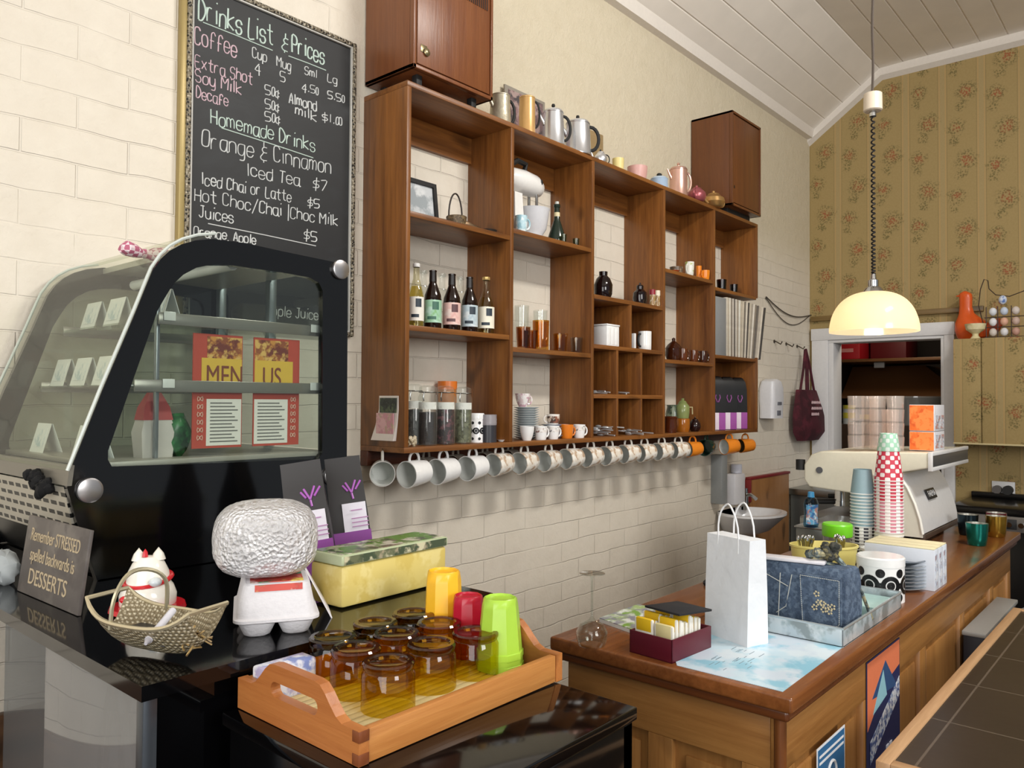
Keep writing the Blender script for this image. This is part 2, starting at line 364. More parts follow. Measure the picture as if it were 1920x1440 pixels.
GL = {'A': '02 28 42,14 34', 'C': '47 38 18 07 03 12 32 43', 'D': '02 08 28 46 44 22 02', 'E': '48 08 02 42,05 35', 'H': '02 08,42 48,05 45', 'I': '22 28', 'J': '18 48,38 33 22 12 03', 'L': '08 02 42',
 'M': '02 08 25 48 42', 'O': '18 07 03 12 32 43 47 38 18', 'P': '02 08 38 47 46 35 05', 'S': '47 38 18 07 06 15 35 44 43 32 12 03', 'T': '08 48,28 22', 'a': '46 16 05 03 12 32 44,46 42 52', 'c': '45 36 16 05 03 12 32 43',
 'd': '46 16 05 03 12 32 44,48 42', 'e': '04 44 45 36 16 05 03 12 32 43', 'f': '47 38 28 17 12,05 35', 'g': '46 16 05 03 12 32 44,46 41 30 10', 'h': '08 02,05 16 36 45 42', 'i': '22 26,28 28', 'k': '08 02,46 04 42', 'l': '28 22', 'm': '06 02,05 16 25 22,25 36 45 42',
 'n': '06 02,05 16 36 45 42', 'o': '16 05 03 12 32 43 45 36 16', 'p': '06 00,05 16 36 45 43 32 12 03', 'r': '06 02,04 16 36', 's': '45 36 16 05 14 34 43 32 12 03', 't': '28 23 32 42,06 46', 'u': '06 03 12 32 44,46 42', 'x': '06 42,46 02', 'y': '06 03 12 32 44,46 41 30 10',
 '&': '47 27 16 25 45,25 14 03 12 42,29 27,22 21', '$': '47 17 06 15 35 44 33 03,29 21', '0': '28 17 13 22 33 37 28', '1': '28 22', '4': '38 04 44,37 31', '5': '48 08 05 35 44 43 32 02', '7': '08 48 12', '.': '22 23', 'c|': '35 16 05 03 12 33,27 21', '/': '01 49', ',': '22 11', '|': '20 29'}
NARROW = set('Iil1.,|0')
def chalk(mb, text, a, b, h, wd=.0035, seed=0):
    """handwriting on the slate: strokes along a baseline a..b (x, z), capital height h"""
    rnd = random.Random(text); toks = []; i = 0
    while i < len(text):
        if text[i] == '~': toks.append('c|'); i += 1; continue
        toks.append(text[i]); i += 1
    adv = [(2.6 if c in NARROW else 3.4 if c == ' ' else 6.6 if c in 'mM' else 5.4) for c in toks]; tot = sum(adv) - 1
    ax, az = a; bx, bz = b; k = (bx - ax) / tot; s = h / 6; cx = 0
    for c, w_ in zip(toks, adv):
        if c in GL:
            gx = (4.0 if c not in NARROW else 2.4) ; off = 1.2 if c in NARROW else 0; ex = 1.25 if c in 'mM' else 1
            jz = rnd.uniform(-.4, .4); sl = rnd.uniform(-.06, .08)
            for st in GL[c].split(','):
                P = []
                for pr in st.split():
                    u, v = int(pr[0]) - off, int(pr[1]) - 2 + jz
                    X = ax + (cx + u * ex + sl * v) * k; Z = az + (bz - az) * (cx + u) / tot + v * s; P.append((X, Z))
                if len(P) == 2 and P[0] == P[1]: P[1] = (P[0][0] + .002, P[0][1] + .003)
                Q = []
                for j in range(len(P) - 1):                    # round the corners a little
                    p0, p1, p2, p3 = P[max(j - 1, 0)], P[j], P[j + 1], P[min(j + 2, len(P) - 1)]
                    for m_ in range(3):
                        u_ = m_ / 3; f = lambda i_: .5 * (2 * p1[i_] + (p2[i_] - p0[i_]) * u_ + (2 * p0[i_] - 5 * p1[i_] + 4 * p2[i_] - p3[i_]) * u_ ** 2 + (3 * p1[i_] - p0[i_] - 3 * p2[i_] + p3[i_]) * u_ ** 3)
                        Q.append((f(0), f(1)))
                Q.append(P[-1])
                mb.tube([(x, BY - .0006, z) for x, z in Q], wd / 2 * rnd.uniform(.8, 1.15), 5)
        cx += w_
    return mb
def rule(mb, a, b, wd=.003): mb.tube([(a[0], BY - .0006, a[1]), ((a[0] + b[0]) / 2, BY - .0006, (a[1] + b[1]) / 2 + .001), (b[0], BY - .0006, b[1])], wd / 2, 5)
def bl(p): return (p[0], p[2])
CHK = {'white': (mat('#CFD1CF', .9), 'white chalk writing'), 'mint': (mat('#C6D8CD', .9), 'pale green chalk heading'), 'pink': (mat('#D3B7BF', .9), 'pink chalk writing')}
def cline(col, *a): tag(chalk(MB(), *a).build('chalk_line', CHK[col][0], t, True), CHK[col][1])
def crule(col, *a): m_ = MB(); rule(m_, *a); tag(m_.build('chalk_rule', CHK[col][0], t, True), CHK[col][1].replace('writing', 'underline').replace('heading', 'underline'))
cline('mint', 'Drinks List', bl((1.052, 2.085, 2.539)), bl((1.287, 2.085, 2.545)), .058, .005); cline('mint', '&', bl((1.316, 2.085, 2.545)), bl((1.338, 2.085, 2.543)), .045, .004); cline('mint', 'Prices', bl((1.352, 2.085, 2.548)), bl((1.471, 2.085, 2.551)), .052, .005)
crule('mint', bl((1.065, 2.085, 2.534)), bl((1.285, 2.085, 2.530))); crule('mint', bl((1.340, 2.085, 2.532)), bl((1.477, 2.085, 2.532)))
cline('pink', 'Coffee', bl((1.042, 2.085, 2.467)), bl((1.169, 2.085, 2.471)), .048, .004)
for s_, p0, p1, h in (('Cup', (1.219, 2.085, 2.489), (1.266, 2.085, 2.489), .03), ('Mug', (1.300, 2.085, 2.488), (1.349, 2.085, 2.487), .03), ('Sml', (1.398, 2.085, 2.493), (1.444, 2.085, 2.496), .025), ('Lg', (1.484, 2.085, 2.500), (1.521, 2.085, 2.501), .025),
    ('4', (1.228, 2.085, 2.445), (1.247, 2.085, 2.445), .03), ('5', (1.312, 2.085, 2.447), (1.330, 2.085, 2.447), .03), ('4.50', (1.389, 2.085, 2.440), (1.448, 2.085, 2.444), .024), ('5.50', (1.485, 2.085, 2.445), (1.549, 2.085, 2.448), .024),
    ('50~', (1.262, 2.085, 2.392), (1.315, 2.085, 2.394), .028), ('50~', (1.263, 2.085, 2.350), (1.315, 2.085, 2.352), .028), ('50~', (1.263, 2.085, 2.312), (1.319, 2.085, 2.316), .028), ('Almond', (1.344, 2.085, 2.388), (1.445, 2.085, 2.392), .032), ('milk', (1.366, 2.085, 2.360), (1.445, 2.085, 2.358), .03), ('$1.00', (1.465, 2.085, 2.366), (1.540, 2.085, 2.372), .026),
    ('Orange & Cinnamon', (1.067, 2.085, 2.185), (1.502, 2.085, 2.203), .046), ('Iced Tea', (1.207, 2.085, 2.134), (1.386, 2.085, 2.139), .036), ('$7', (1.433, 2.085, 2.142), (1.487, 2.085, 2.147), .032),
    ('Iced Chai or Latte', (1.069, 2.085, 2.079), (1.356, 2.085, 2.085), .032), ('$5', (1.414, 2.085, 2.081), (1.459, 2.085, 2.085), .027), ('Hot Choc/Chai |Choc Milk', (1.049, 2.085, 2.029), (1.530, 2.085, 2.041), .034), ('Juices', (1.062, 2.085, 1.986), (1.167, 2.085, 1.988), .032), ('$5', (1.402, 2.085, 1.976), (1.451, 2.085, 1.977), .03), ('Orange, Apple', (1.048, 2.085, 1.933), (1.239, 2.085, 1.937), .026)):
    cline('white', s_, bl(p0), bl(p1), h, .0042 if s_ in ('Almond', 'milk') else .0034)
for s_, p0, p1, h in (('Extra Shot', (1.045, 2.085, 2.399), (1.220, 2.085, 2.406), .034), ('Soy Milk', (1.046, 2.085, 2.361), (1.186, 2.085, 2.367), .034), ('Decafe', (1.049, 2.085, 2.317), (1.145, 2.085, 2.318), .031)): cline('pink', s_, bl(p0), bl(p1), h)
cline('mint', 'Homemade Drinks', bl((1.093, 2.085, 2.257)), bl((1.441, 2.085, 2.262)), .040, .0036); crule('mint', bl((1.125, 2.085, 2.252)), bl((1.433, 2.085, 2.240)))
crule('white', bl((1.089, 2.085, 1.972)), bl((1.447, 2.085, 1.964))); cline('white', 'Apple Juice', bl((1.277, 2.085, 1.732)), bl((1.460, 2.085, 1.731)), .03, .003)

# ================================================================ speakers on top of the shelf
SPK = wood('speaker_veneer', '#6A3A20', '#84502C', 'z', .35, 120, False)
SPK2 = wood('speaker_veneer_dark', '#56301A', '#70421F', 'z', .35, 120, False)
def speaker(label, x0, x1, z0, z1, y0, m):
    t = thing('loudspeaker', label, 'speaker', ((x0 + x1) / 2, 1.97, z0), group='wooden loudspeakers on the shelf')
    c = MB(); c.box(x0, y0 + .016, z0, x0 + .014, 2.095, z1, .002); c.box(x1 - .014, y0 + .016, z0, x1, 2.095, z1, .002); c.box(x0, y0 + .016, z0, x1, 2.095, z0 + .014, .002); c.box(x0, y0 + .016, z1 - .014, x1, 2.095, z1, .002); c.box(x0 + .01, y0 + .03, z0 + .01, x1 - .01, 2.09, z1 - .01, 0)
    for a in ((x0, x0 + .012, z0, z1), (x1 - .01, x1, z0, z1)): c.box(a[0], y0, a[2], a[1], y0 + .02, a[3], .001)
    c.box(x0, y0, z0, x1, y0 + .02, z0 + .012, .001); c.box(x0, y0, z1 - .012, x1, y0 + .02, z1, .001)
    c.build('cabinet', m, t, True)
    f = MB().box(x0 + .018, y0 + .003, z0 + .018, x1 - .014, y0 + .02, z1 - .018, .001).build('front_panel', m, t, True)
    return t, f
t, f = speaker('large wooden loudspeaker above the chalkboard end of the shelf', 1.642, 2.012, 2.535, 2.98, 1.852, SPK)
sl = MB()
for i in range(22): sl.box(1.775 + i * .0098, 1.8535, 2.843 - .0, 1.7795 + i * .0098, 1.8555, 2.94, 0)
tag(sl.build('slot_grille', mat('#2A140A', .7), f, True), 'dark vertical slots')
b = MB().lathe([(0, 0), (.011, 0), (.013, .003), (.009, .006), (0, .007)], 20, M=frame_m((1.697, 1.852, 2.598), (1, 0, 0), (0, 0, 1))); b.box(1.688 - .014, 1.8535, 2.607 - .013, 1.688 + .014, 1.856, 2.607 + .012, .001)
tag(b.build('badge', mat('#8E8262', .3, .8), f, True), 'small metal badge')
for x, y in ((1.70, 1.90), (1.955, 1.90), (1.70, 2.06), (1.955, 2.06)): tag(MB().box(x - .012, y - .012, 2.5, x + .012, y + .012, 2.536, .002).build('foot', BLKMAT, t, True), 'black block foot')
t, f = speaker('smaller dark wooden loudspeaker at the end of the shelf nearest the doorway', 3.906, 4.27, 2.535, 3.045, 1.852, SPK2)
tag(MB().box(3.93, 1.8535, 2.63, 3.94, 1.8555, 2.645, 0).build('badge', mat('#2A1B10', .5), f, True), 'small dark badge')
tag(MB().box(3.95, 1.90, 2.5, 4.23, 2.07, 2.536, .003).build('plinth', BLKMAT, t, True), 'black plinth')

# ================================================================ wall shelf
SH = wood('shelf_pine', '#532D12', '#97602C', 'z', .38); SHX = wood('shelf_pine', '#532D12', '#97602C', 'x', .38)
EDG = wood('shelf_edge', '#855530', '#A97B50', 'z', .38); EDX = wood('shelf_edge', '#855530', '#A97B50', 'x', .38)
SZ0, SZ1, YF, YB = 1.312, 2.50, 1.88, 2.10
XS = [1.642, 2.153, 2.665, 3.246, 3.758, 4.285]; TH = .018
us = thing('wall_shelf', 'long pigeonhole shelf unit of varnished pine on the brick wall', 'shelf', (2.96, 2.1, SZ0))
MB().box(XS[0], YF, SZ1 - TH, XS[5] + .008, YB, SZ1, .0015).build('top_board', SHX, us, True)
MB().box(XS[0], YF, SZ0, XS[5] + .008, YB, SZ0 + TH, .0015).build('bottom_board', SHX, us, True)
for i, x in enumerate(XS):
    if i == 5:
        MB().box(x - .01, YF, 2.075, x + .008, YB, SZ1 - TH, .0015).build('side_panel', SH, us, True); MB().box(x - .01, YF, SZ0 + TH, x + .008, YB, 1.735, .0015).build('side_panel', SH, us, True)
    elif i == 0: MB().box(x, YF, SZ0 + TH, x + TH, YB, SZ1 - TH, .0015).build('side_panel', SH, us, True)
    else: MB().box(x - TH / 2, YF, SZ0 + TH, x + TH / 2, YB, SZ1 - TH, .0015).build('divider', SH, us, True)
def shelf(i, z, a=None, b=None): MB().box((XS[i] + TH / 2) if a is None else a, YF + .002, z - TH, (XS[i + 1] - TH / 2) if b is None else b, YB, z, .0015).build('shelf_board', SHX, us, True)
Z1A, Z1B, Z2A, Z2B, Z3A, Z3B, Z3C, Z4A, Z4B, Z5A, Z5B, ZB = 2.085, 1.72, 2.115, 1.678, 1.927, 1.719, 1.511, 2.112, 1.682, 2.082, 1.728, SZ0 + TH
for i, z in ((0, Z1A), (0, Z1B), (1, Z2A), (1, Z2B), (2, Z3A), (2, Z3B), (2, Z3C), (3, Z4A), (3, Z4B), (4, Z5A)): shelf(i, z)
shelf(4, Z5B, b=4.293)
for x, a, b in ((2.96, Z3B, Z3A - TH), (2.855, ZB, Z3C - TH), (3.05, ZB, Z3C - TH), (2.855, Z3C, Z3B - TH), (3.05, Z3C, Z3B - TH)):
    MB().box(x - .008, YF + .003, a, x + .008, YB - .012, b, .001).build('upright', SH, us, True)
for i in range(5): MB().box(XS[i] + TH / 2, 2.082, 2.385, XS[i + 1] - TH / 2, 2.1, SZ1 - TH, 0).build('back_rail', SHX, us, True)
MB().box(XS[2] + .009, 2.09, ZB, XS[3] - .009, 2.1, Z3A - TH, 0).build('back_panel', SH, us, True)
MB().box(XS[4] + .009, 2.09, ZB, XS[5] - .01, 2.1, Z5B - TH, 0).build('back_panel', SH, us, True)
MB().box(XS[0], 2.062, 1.262, XS[5], 2.10, SZ0, .002).build('mug_rail', wood('mug_rail', '#3F1A0B', '#5E2C14', 'x'), us, True)
# card pinned on the side of the unit
cd_ = thing('postcard', 'pink and green postcard pinned to the side of the shelf', 'card', (1.64, 1.96, 1.42))
MB().loft([[(1.6405, y, z), (1.6385 - b, y, z)][0:2] + [(1.6385 - b, y2, z), (1.6405, y2, z)] for y, y2, z, b in ((1.906, 2.0, 1.494, 0), (1.905, 2.0, 1.45, .001), (1.91, 2.012, 1.40, .004), (1.917, 2.026, 1.35, .012))]).build('border', mat('#E4D9D2', .6), cd_, True)
def cprint(y0, y1, z0, z1, m, n): MB().box(1.634 - (.004 if z0 < 1.4 else 0), y0, z0, 1.6384 - (.005 if z0 < 1.4 else 0), y1, z1, 0).build(n, m, cd_, True)
cprint(1.912, 1.992, 1.44, 1.487, mottled('card_photo', ['#2B332C', '#4D5B40', '#1E2120'], 60), 'picture'); cprint(1.920, 2.004, 1.362, 1.438, mottled('card_pink', ['#C98F98', '#B9A08A', '#D8A9AC'], 50), 'picture')

struct('baseboard_left', MB().box(-3.5, 2.075, 0, 1.45, 2.1, .75, .003), wood('dado_boards', '#4A3220', '#6E4E34', 'x'), 'brown timber boarding low on the brick wall')

# ================================================================ vessels
def ring_handle(r, z0, z1, out, th, n=10, a=0.0):
    """a loop handle in the local xz plane turned by a"""
    zc, hz = (z0 + z1) / 2, (z1 - z0) / 2
    P = [((r - .002 + out * math.sin(PI * i / n) ** .8) * math.cos(a), (r - .002 + out * math.sin(PI * i / n) ** .8) * math.sin(a), zc + hz * math.cos(PI * i / n)) for i in range(n + 1)]
    return MB().tube(P, th, 8)
def cup_prof(r, h, base=.72, t=.0028, flare=0):
    return [(0, 0), (r * base * .92, 0), (r * base, .003), (r * (base + (1 - base) * .45), h * .3), (r * (base + (1 - base) * .85), h * .65), (r + flare, h), (r + flare - t, h), (r * (base + (1 - base) * .85) - t, h * .65), (r * base - t, h * .12), (0, h * .1)]
def cup(name, label, loc, r, h, m, base=.72, handle=None, rot=None, group=None, flare=0, inside=None, decor=None, mh=None, cat='cup', hz=(.2, .85), hout=None, th=None, seg=28):
    t = thing(name, label, cat, loc, rot, group)
    b = MB().lathe(cup_prof(r, h, base, flare=flare), seg).build('body', m, t)
    if handle is not None:
        ring_handle(r * (base + 1) / 2, h * hz[0], h * hz[1], hout or r * .62, th or max(.0035, r * .1), a=handle).build('handle', mh or m, t)
    if inside: MB().lathe([(r + flare - .0032, h - .0006), (r * (base + (1 - base) * .85) - .0034, h * .65), (r * base - .0034, h * .125), (0, h * .105)], seg).build('lining', inside, t)
    if decor: decor(t, r, h, base)
    return t
def band(z0, z1, m, name='band'):
    def f(t, r, h, base):
        R = lambda z: r * (base + (1 - base) * (.45 + .4 * (z - .3) / .35 if z < .65 else .85 + .15 * (z - .65) / .35))
        tag(MB().lathe([(R(z0) + .0006, z0 * h), (R(z1) + .0006, z1 * h)], 28).build(name, m, t), 'patterned band')
    return f
def teapot(name, label, loc, r, h, m, rot=0, group=None, spout=True, handle=True, lid=None, squat=.8, mh=None, knob=None, cat='teapot'):
    t = thing(name, label, cat, loc, rot, group)
    hb = h * .78
    MB().lathe([(0, 0), (r * .6, 0), (r * .82, hb * .12), (r, hb * .42), (r * .92, hb * .72), (r * .55, hb * .97), (r * .5, hb)], 28).build('body', m, t)
    l = MB().lathe([(r * .52, hb), (r * .5, hb + h * .04), (r * .25, hb + h * .10), (0, hb + h * .12)], 24).build('lid', lid or m, t)
    MB().sphere((0, 0, hb + h * .16), r * .14, seg=12).build('knob', knob or mh or m, l)
    if spout: MB().tube([(r * .85, 0, hb * .3), (r * 1.2, 0, hb * .45), (r * 1.38, 0, hb * .8), (r * 1.55, 0, hb * .98)], [r * .2, r * .15, r * .1, r * .085], 10).build('spout', m, t)
    if handle: ring_handle(r * .9, hb * .2, hb * .92, r * .62, r * .085, a=PI).build('handle', mh or m, t)
    return t
def jug(name, label, loc, r, h, m, mh, rot=0, group=None, taper=.85, lid=True, spout=True, cat='coffee pot', knob=True, hoop=1.0):
    t = thing(name, label, cat, loc, rot, group)
    MB().lathe([(0, 0), (r, 0), (r * 1.02, h * .03), (r * .98, h * .05), (r * (taper + (1 - taper) * .4), h * .55), (r * taper, h * .86), (r * taper * 1.04, h * .87), (r * taper * 1.04, h * .89), (r * taper, h * .9)], 32).build('body', m, t)
    if lid:
        l = MB().lathe([(r * taper * 1.02, h * .9), (r * taper * .9, h * .95), (r * taper * .4, h * .985), (0, h)], 28).build('lid', m, t)
        if knob: MB().lathe([(.004, 0), (.004, .008), (.008, .012), (.006, .02), (0, .022)], 12, at=(0, 0, h * .99)).build('knob', mh, l)
    ring_handle(r * .9, h * .18, h * .84, r * .75 * hoop, r * .13, a=0).build('handle', mh, t)
    if spout: MB().tube([(-r * .8, 0, h * .55), (-r * 1.15, 0, h * .72), (-r * 1.4, 0, h * .88)], [r * .2, r * .14, r * .09], 10).build('spout', m, t)
    return t
def bottle(label, loc, H, R, m, lab, mark, cap, group='drink bottles on the shelf', neck=None, liquid=None, name='drink_bottle'):
    t = thing(name, label, 'bottle', loc, None, group)
    MB().lathe([(0, 0), (R * .93, 0), (R, .004), (R, H * .48), (R * .93, H * .56), (R * .62, H * .68), (R * .42, H * .76), (R * .38, H * .94), (R * .44, H * .945), (R * .44, H * .965), (R * .36, H * .97), (0, H * .97)], 28).build('body', m, t)
    if liquid: MB().lathe([(0, .004), (R * .92, .004), (R * .93, H * .48), (R * .6, H * .64), (0, H * .645)], 24).build('drink', liquid, t)
    if lab:
        L = patch(R + .0007, H * .10, H * .47, FACE, 1.75, 16).build('label', lab, t)
        k = patch(R + .0013, H * .31, H * .44, FACE + .45, .38, 8).build('emblem', mark, L)
        tag(MB().lathe([(R + .0012, H * .15), (R + .0012, H * .20)], 10, a0=FACE - .5, a1=FACE + .5).build('lettering', mark, L), 'small print')
    if neck: tag(MB().lathe([(R * .43, H * .78), (R * .40, H * .95)], 20).build('neck_foil', neck, t), 'dark neck wrap')
    if cap: MB().lathe([(R * .46, H * .94), (R * .48, H * .945), (R * .48, H * .99), (R * .4, H), (0, H)], 20).build('cap', cap, t)
    return t
def glass_cup(name, label, loc, r, h, m, group=None, base=.82, cat='glass', inverted=False, seg=24, foot=True):
    t = thing(name, label, cat, loc, (PI, 0, 0) if inverted else None, group)
    MB().lathe([(0, 0), (r * base, 0), (r * base * 1.02, .003), (r * (base + (1 - base) * .6), h * .5), (r, h), (r - .0022, h), (r * (base + (1 - base) * .6) - .0025, h * .5), (r * base - .003, h * .13), (0, h * .11)], seg).build('body', m, t)
    return t

YS = 1.955
# ---------------------------------------------------------------- on top of the shelf unit
PEW, SILV, COPP, PINKC, GOLD = mat('#B9B19C', .4, .6, bump=.003, scale=30), mat('#E2E4E8', .27, .85), mat('#CFA468', .3, .3), mat('#DDB2A2', .28, .7), mat('#C29A62', .3, .75)
ZT = 2.5
jug('pewter_jug', 'dull pewter jug with black handle under the edge of the large loudspeaker', (2.161, 1.95, ZT), 0.0420, .135, PEW, BLKMAT, -.2, lid=False)
jug('copper_jug', 'tall straight copper coloured jug with black handle', (2.281, 1.92, ZT), 0.0326, .158, COPP, BLKMAT, -.5, taper=.92, lid=False, spout=False)
jug('coffee_pot', 'tall silver coffee pot beside the copper coloured jug', (2.456, 1.93, ZT), 0.0470, .152, SILV, BLKMAT, -.5, group='silver coffee pots')
jug('coffee_pot', 'silver coffee pot with black side handle in front of the bread board', (2.621, 1.93, ZT), 0.0578, .152, SILV, BLKMAT, -.6, group='silver coffee pots')
t = thing('picture_card', 'small mauve picture card leaning behind the copper coloured jug', 'card', (2.487, 2.08, ZT))
MB().box(2.326, 2.075, ZT, 2.583, 2.083, 2.751, .001).build('card', mat('#8C8478', .6), t, True)
tag(MB().box(2.346, 2.072, ZT + .01, 2.565, 2.076, 2.737, 0).build('picture', mottled('mauve_print', ['#6E5A5A', '#8F6F70', '#4A4346', '#A68F8A'], 30), t, True), 'mauve print')
t = thing('bread_board', 'brown wooden board leaning on the wall behind the silver coffee pots', 'board', (2.929, 2.08, ZT))
MB().box(2.817, 2.07, ZT, 3.014, 2.085, 2.722, .004).build('board', wood('bread_board', '#8A7350', '#A58D65', 'x'), t, True)
teapot('silver_teapot', 'small silver teapot with dark curled handle on top of the shelf', (2.788, 1.93, ZT), 0.0300, .07, SILV, PI * .85, mh=BLKMAT)
cup('yellow_cup', 'pale yellow beaker on top of the shelf', (2.926, 1.93, ZT), 0.0262, .062, mat('#E2D18C', .4), .85)
cup('pink_bowl', 'pink ceramic bowl on top of the shelf', (3.117, 1.95, ZT), 0.0472, .072, mat('#D3A49C', .35), .8)
t = thing('enamel_pot', 'pale blue enamel pot with black knob on top of the shelf', 'pot', (3.298, 1.94, ZT)); MB().lathe([(0, 0), (.038, 0), (.042, .006), (.041, .05), (.043, .053)], 28).build('body', mat('#A9BFD6', .25), t); l_ = MB().lathe([(.042, .053), (.034, .062), (.01, .067), (0, .068)], 24).build('lid', mat('#B5C8DC', .25), t); MB().sphere((0, 0, .075), .011, 1.2, 1.2, .8, seg=12).build('knob', BLKMAT, l_)
jug('copper_coffee_pot', 'tall rosy copper coffee pot with finial lid on top of the shelf', (3.466, 1.93, ZT), 0.0451, .152, PINKC, PINKC, -.5, taper=.95)
teapot('red_teapot', 'shiny dark pink metal teapot beside the rosy copper pot', (3.617, 1.91, ZT), 0.0490, .085, mat('#A85A60', .3, .5), .3, spout=False, cat='teapot')
teapot('brass_teapot', 'round brass teapot in front of the dark loudspeaker', (3.785, 1.90, ZT), 0.0589, .09, GOLD, PI - .2, cat='teapot')

# ---------------------------------------------------------------- first column of the shelf
t = thing('photo_frame', 'black framed photograph leaning in the top left pigeonhole', 'picture frame', (1.80, 2.04, Z1A), (-.12, 0, 0))
MB().plate([(-.13, 0), (.13, 0), (.13, .17), (-.13, .17)], [[(-.115, .015), (.115, .015), (.115, .155), (-.115, .155)]], 'y', -.012, .004).build('frame', BLKMAT, t)
tag(MB().box(-.115, -.004, .015, .115, .002, .155, 0).build('photo', mottled('grey_photo', ['#C9CDCF', '#DDE0E1', '#9CA4A8'], 14), t), 'pale grey photograph'); tag(MB().box(-.04, -.006, .06, -.005, -.003, .10, .002).build('figure', mottled('photo_mark', ['#5C6163', '#8B9092'], 90), t), 'dark bird like mark')
t = thing('wicker_basket', 'small dark basket with tall looped handle beside the photo frame', 'basket', (1.955, 1.97, Z1A))
MB().lathe([(0, 0), (.028, 0), (.036, .045), (.034, .047), (.027, .006), (0, .006)], 24, ridge=(24, .03)).build('bowl', mottled('basket_weave', ['#5B4A33', '#3A2E20', '#7A6647'], 90), t)
MB().tube([(.033 * math.cos(a), .005, .045 + .085 * math.sin(a)) for a in [PI * i / 14 for i in range(15)]], .003, 6).build('handle', mat('#2A1E15', .6), t)
t = thing('brass_shoe', 'dark brass shoe shaped ornament lying behind the shelf edge', 'ornament', (2.011, 1.95, Z1A), -.2)
MB().loft([[(x, -w, 0), (x, w, 0), (x, w * .8, h), (x, -w * .8, h)] for x, w, h in ((-.06, .012, .03), (-.03, .018, .045), (.0, .018, .03), (.04, .016, .022), (.065, .006, .012))]).build('body', mat('#5A4630', .35, .7), t, sub=1)
t = thing('ash_dish', 'low dark dish at the inner corner of the top left pigeonhole', 'dish', (2.087, 1.94, Z1A))
MB().lathe([(0, 0), (.025, 0), (.034, .016), (.031, .016), (.023, .004), (0, .004)], 24).build('dish', mat('#2B2A27', .3), t)
DKG = glass('#241208', gl=.5); GRN = glass('#8E8A5A')
LBW, LBG, LBP, LBB, MRK = mat('#EDE9DF', .5), mottled('green_label', ['#9CC7A8', '#7FB272', '#B7D6C6'], 25), mottled('pink_label', ['#E3BDB4', '#D9A7A0', '#EAD3CB'], 25), mottled('blue_label', ['#B9C9D0', '#A3B7C2', '#D5DDE0'], 25), mat('#22303D', .5)
BRN = mat('#1C0D08', .08); NF = mat('#140C0B', .35)
CLB = glass('#F1EFDF'); LIQ = glass('#EDE2A8', gl=.1)
bottle('clear bottle of pale yellow drink with white cap and white label', (1.741, 1.94, Z1B), .213, 0.0256, CLB, LBW, MRK, mat('#E8E6E2', .3), liquid=LIQ)
bottle('dark bottle with a green label', (1.816, 1.94, Z1B), .206, 0.0297, BRN, LBG, mat('#3D6A58', .5), None, neck=NF)
bottle('dark bottle with a pink label', (1.906, 1.94, Z1B), .205, 0.0305, BRN, LBP, mat('#5B3A3E', .5), None, neck=NF)
bottle('dark bottle with a pale blue label', (1.994, 1.94, Z1B), .205, 0.0293, BRN, LBB, MRK, None, neck=NF)
bottle('clear bottle with gold cap and cream label next to the divider', (2.080, 1.94, Z1B), .210, 0.0300, CLB, mat('#EFE9D6', .5), MRK, mat('#C9A969', .3, .5), liquid=LIQ)
for i, u in enumerate((1.855, 1.945, 2.037)):
    bottle(['empty clear bottle behind the white capped and green labelled ones', 'empty clear bottle behind the green and pink labelled ones', 'empty clear bottle behind the pink and blue labelled ones'][i], (u, 2.03, Z1B), .215, .029, CLEAR, None, None, CLEAR, 'clear bottles at the back of the shelf')
# tea jars
def jar(label, u, y, r, h, fill, fh, paper=True):
    t = thing('storage_jar', label, 'jar', (u, y, ZB), None, 'glass storage jars of tea')
    MB().lathe([(0, 0), (r * .97, 0), (r, .004), (r, h * .80), (r * .82, h * .86), (r * .82, h * .90), (r * .86, h * .90)], 28).build('body', CLEAR, t)
    tag(MB().lathe([(0, .004), (r * .93, .004), (r * .93, h * fh), (0, h * fh + .002)], 24).build('tea', fill, t), 'loose tea')
    l = MB().lathe([(r * .88, h * .90), (r * .88, h * .97), (r * .5, h), (0, h)], 28).build('lid', CLEAR, t)
    k = MB().tube([(r * .9 * math.cos(a), r * .9 * math.sin(a), h * .885) for a in [2 * PI * i / 24 for i in range(24)]], .0018, 6, True)
    k.tube([(r * .9 * math.cos(FACE - .3), r * .9 * math.sin(FACE - .3), h * .885), (r * 1.12 * math.cos(FACE - .3), r * 1.12 * math.sin(FACE - .3), h * .8), (r * .98 * math.cos(FACE - .3), r * .98 * math.sin(FACE - .3), h * .74)], .002, 6)
    k.build('wire_clip', STEEL, t)
    if paper: tag(patch(r + .0008, h * .60, h * .72, FACE + .1, 1.1, 12).build('label', mottled('jar_label', ['#D5D8CF', '#C4C8BD', '#E0E2DA'], 40), t), 'paper label')
t1 = mottled('black_tea', ['#16110F', '#241A15', '#0D0A09'], 90, bump=.002); t3 = mottled('green_tea', ['#5E6147', '#44472F', '#767A5C'], 90, bump=.002); t4 = mottled('rose_tea', ['#2A1718', '#6A3A42', '#1A1011'], 60, bump=.002); t0 = mottled('grey_tea', ['#3A3C38', '#2A2B28', '#4C4F49'], 90)
jar('glass clip jar of grey leaves half hidden by the shelf side', 1.777, 1.985, .03, .205, t0, .58)
jar('glass clip jar of black tea left of the one with red petals', 1.801, 1.945, .0325, .200, t1, .55)
jar('glass clip jar of dark tea with red petals', 1.878, 1.94, .0345, .200, t4, .60)
jar('glass clip jar of green herb tea beside the black and white canister', 1.966, 1.94, .0315, .198, t3, .60)
t = thing('orange_tin', 'orange lidded tin showing above the tea jars', 'tin', (2.000, 2.055, ZB)); MB().cyl((0, 0, 0), .034, .19, 24).build('body', mat('#B9763A', .4), t); MB().cyl((0, 0, .19), .0355, .03, 24).build('lid', mat('#D9752A', .35), t)
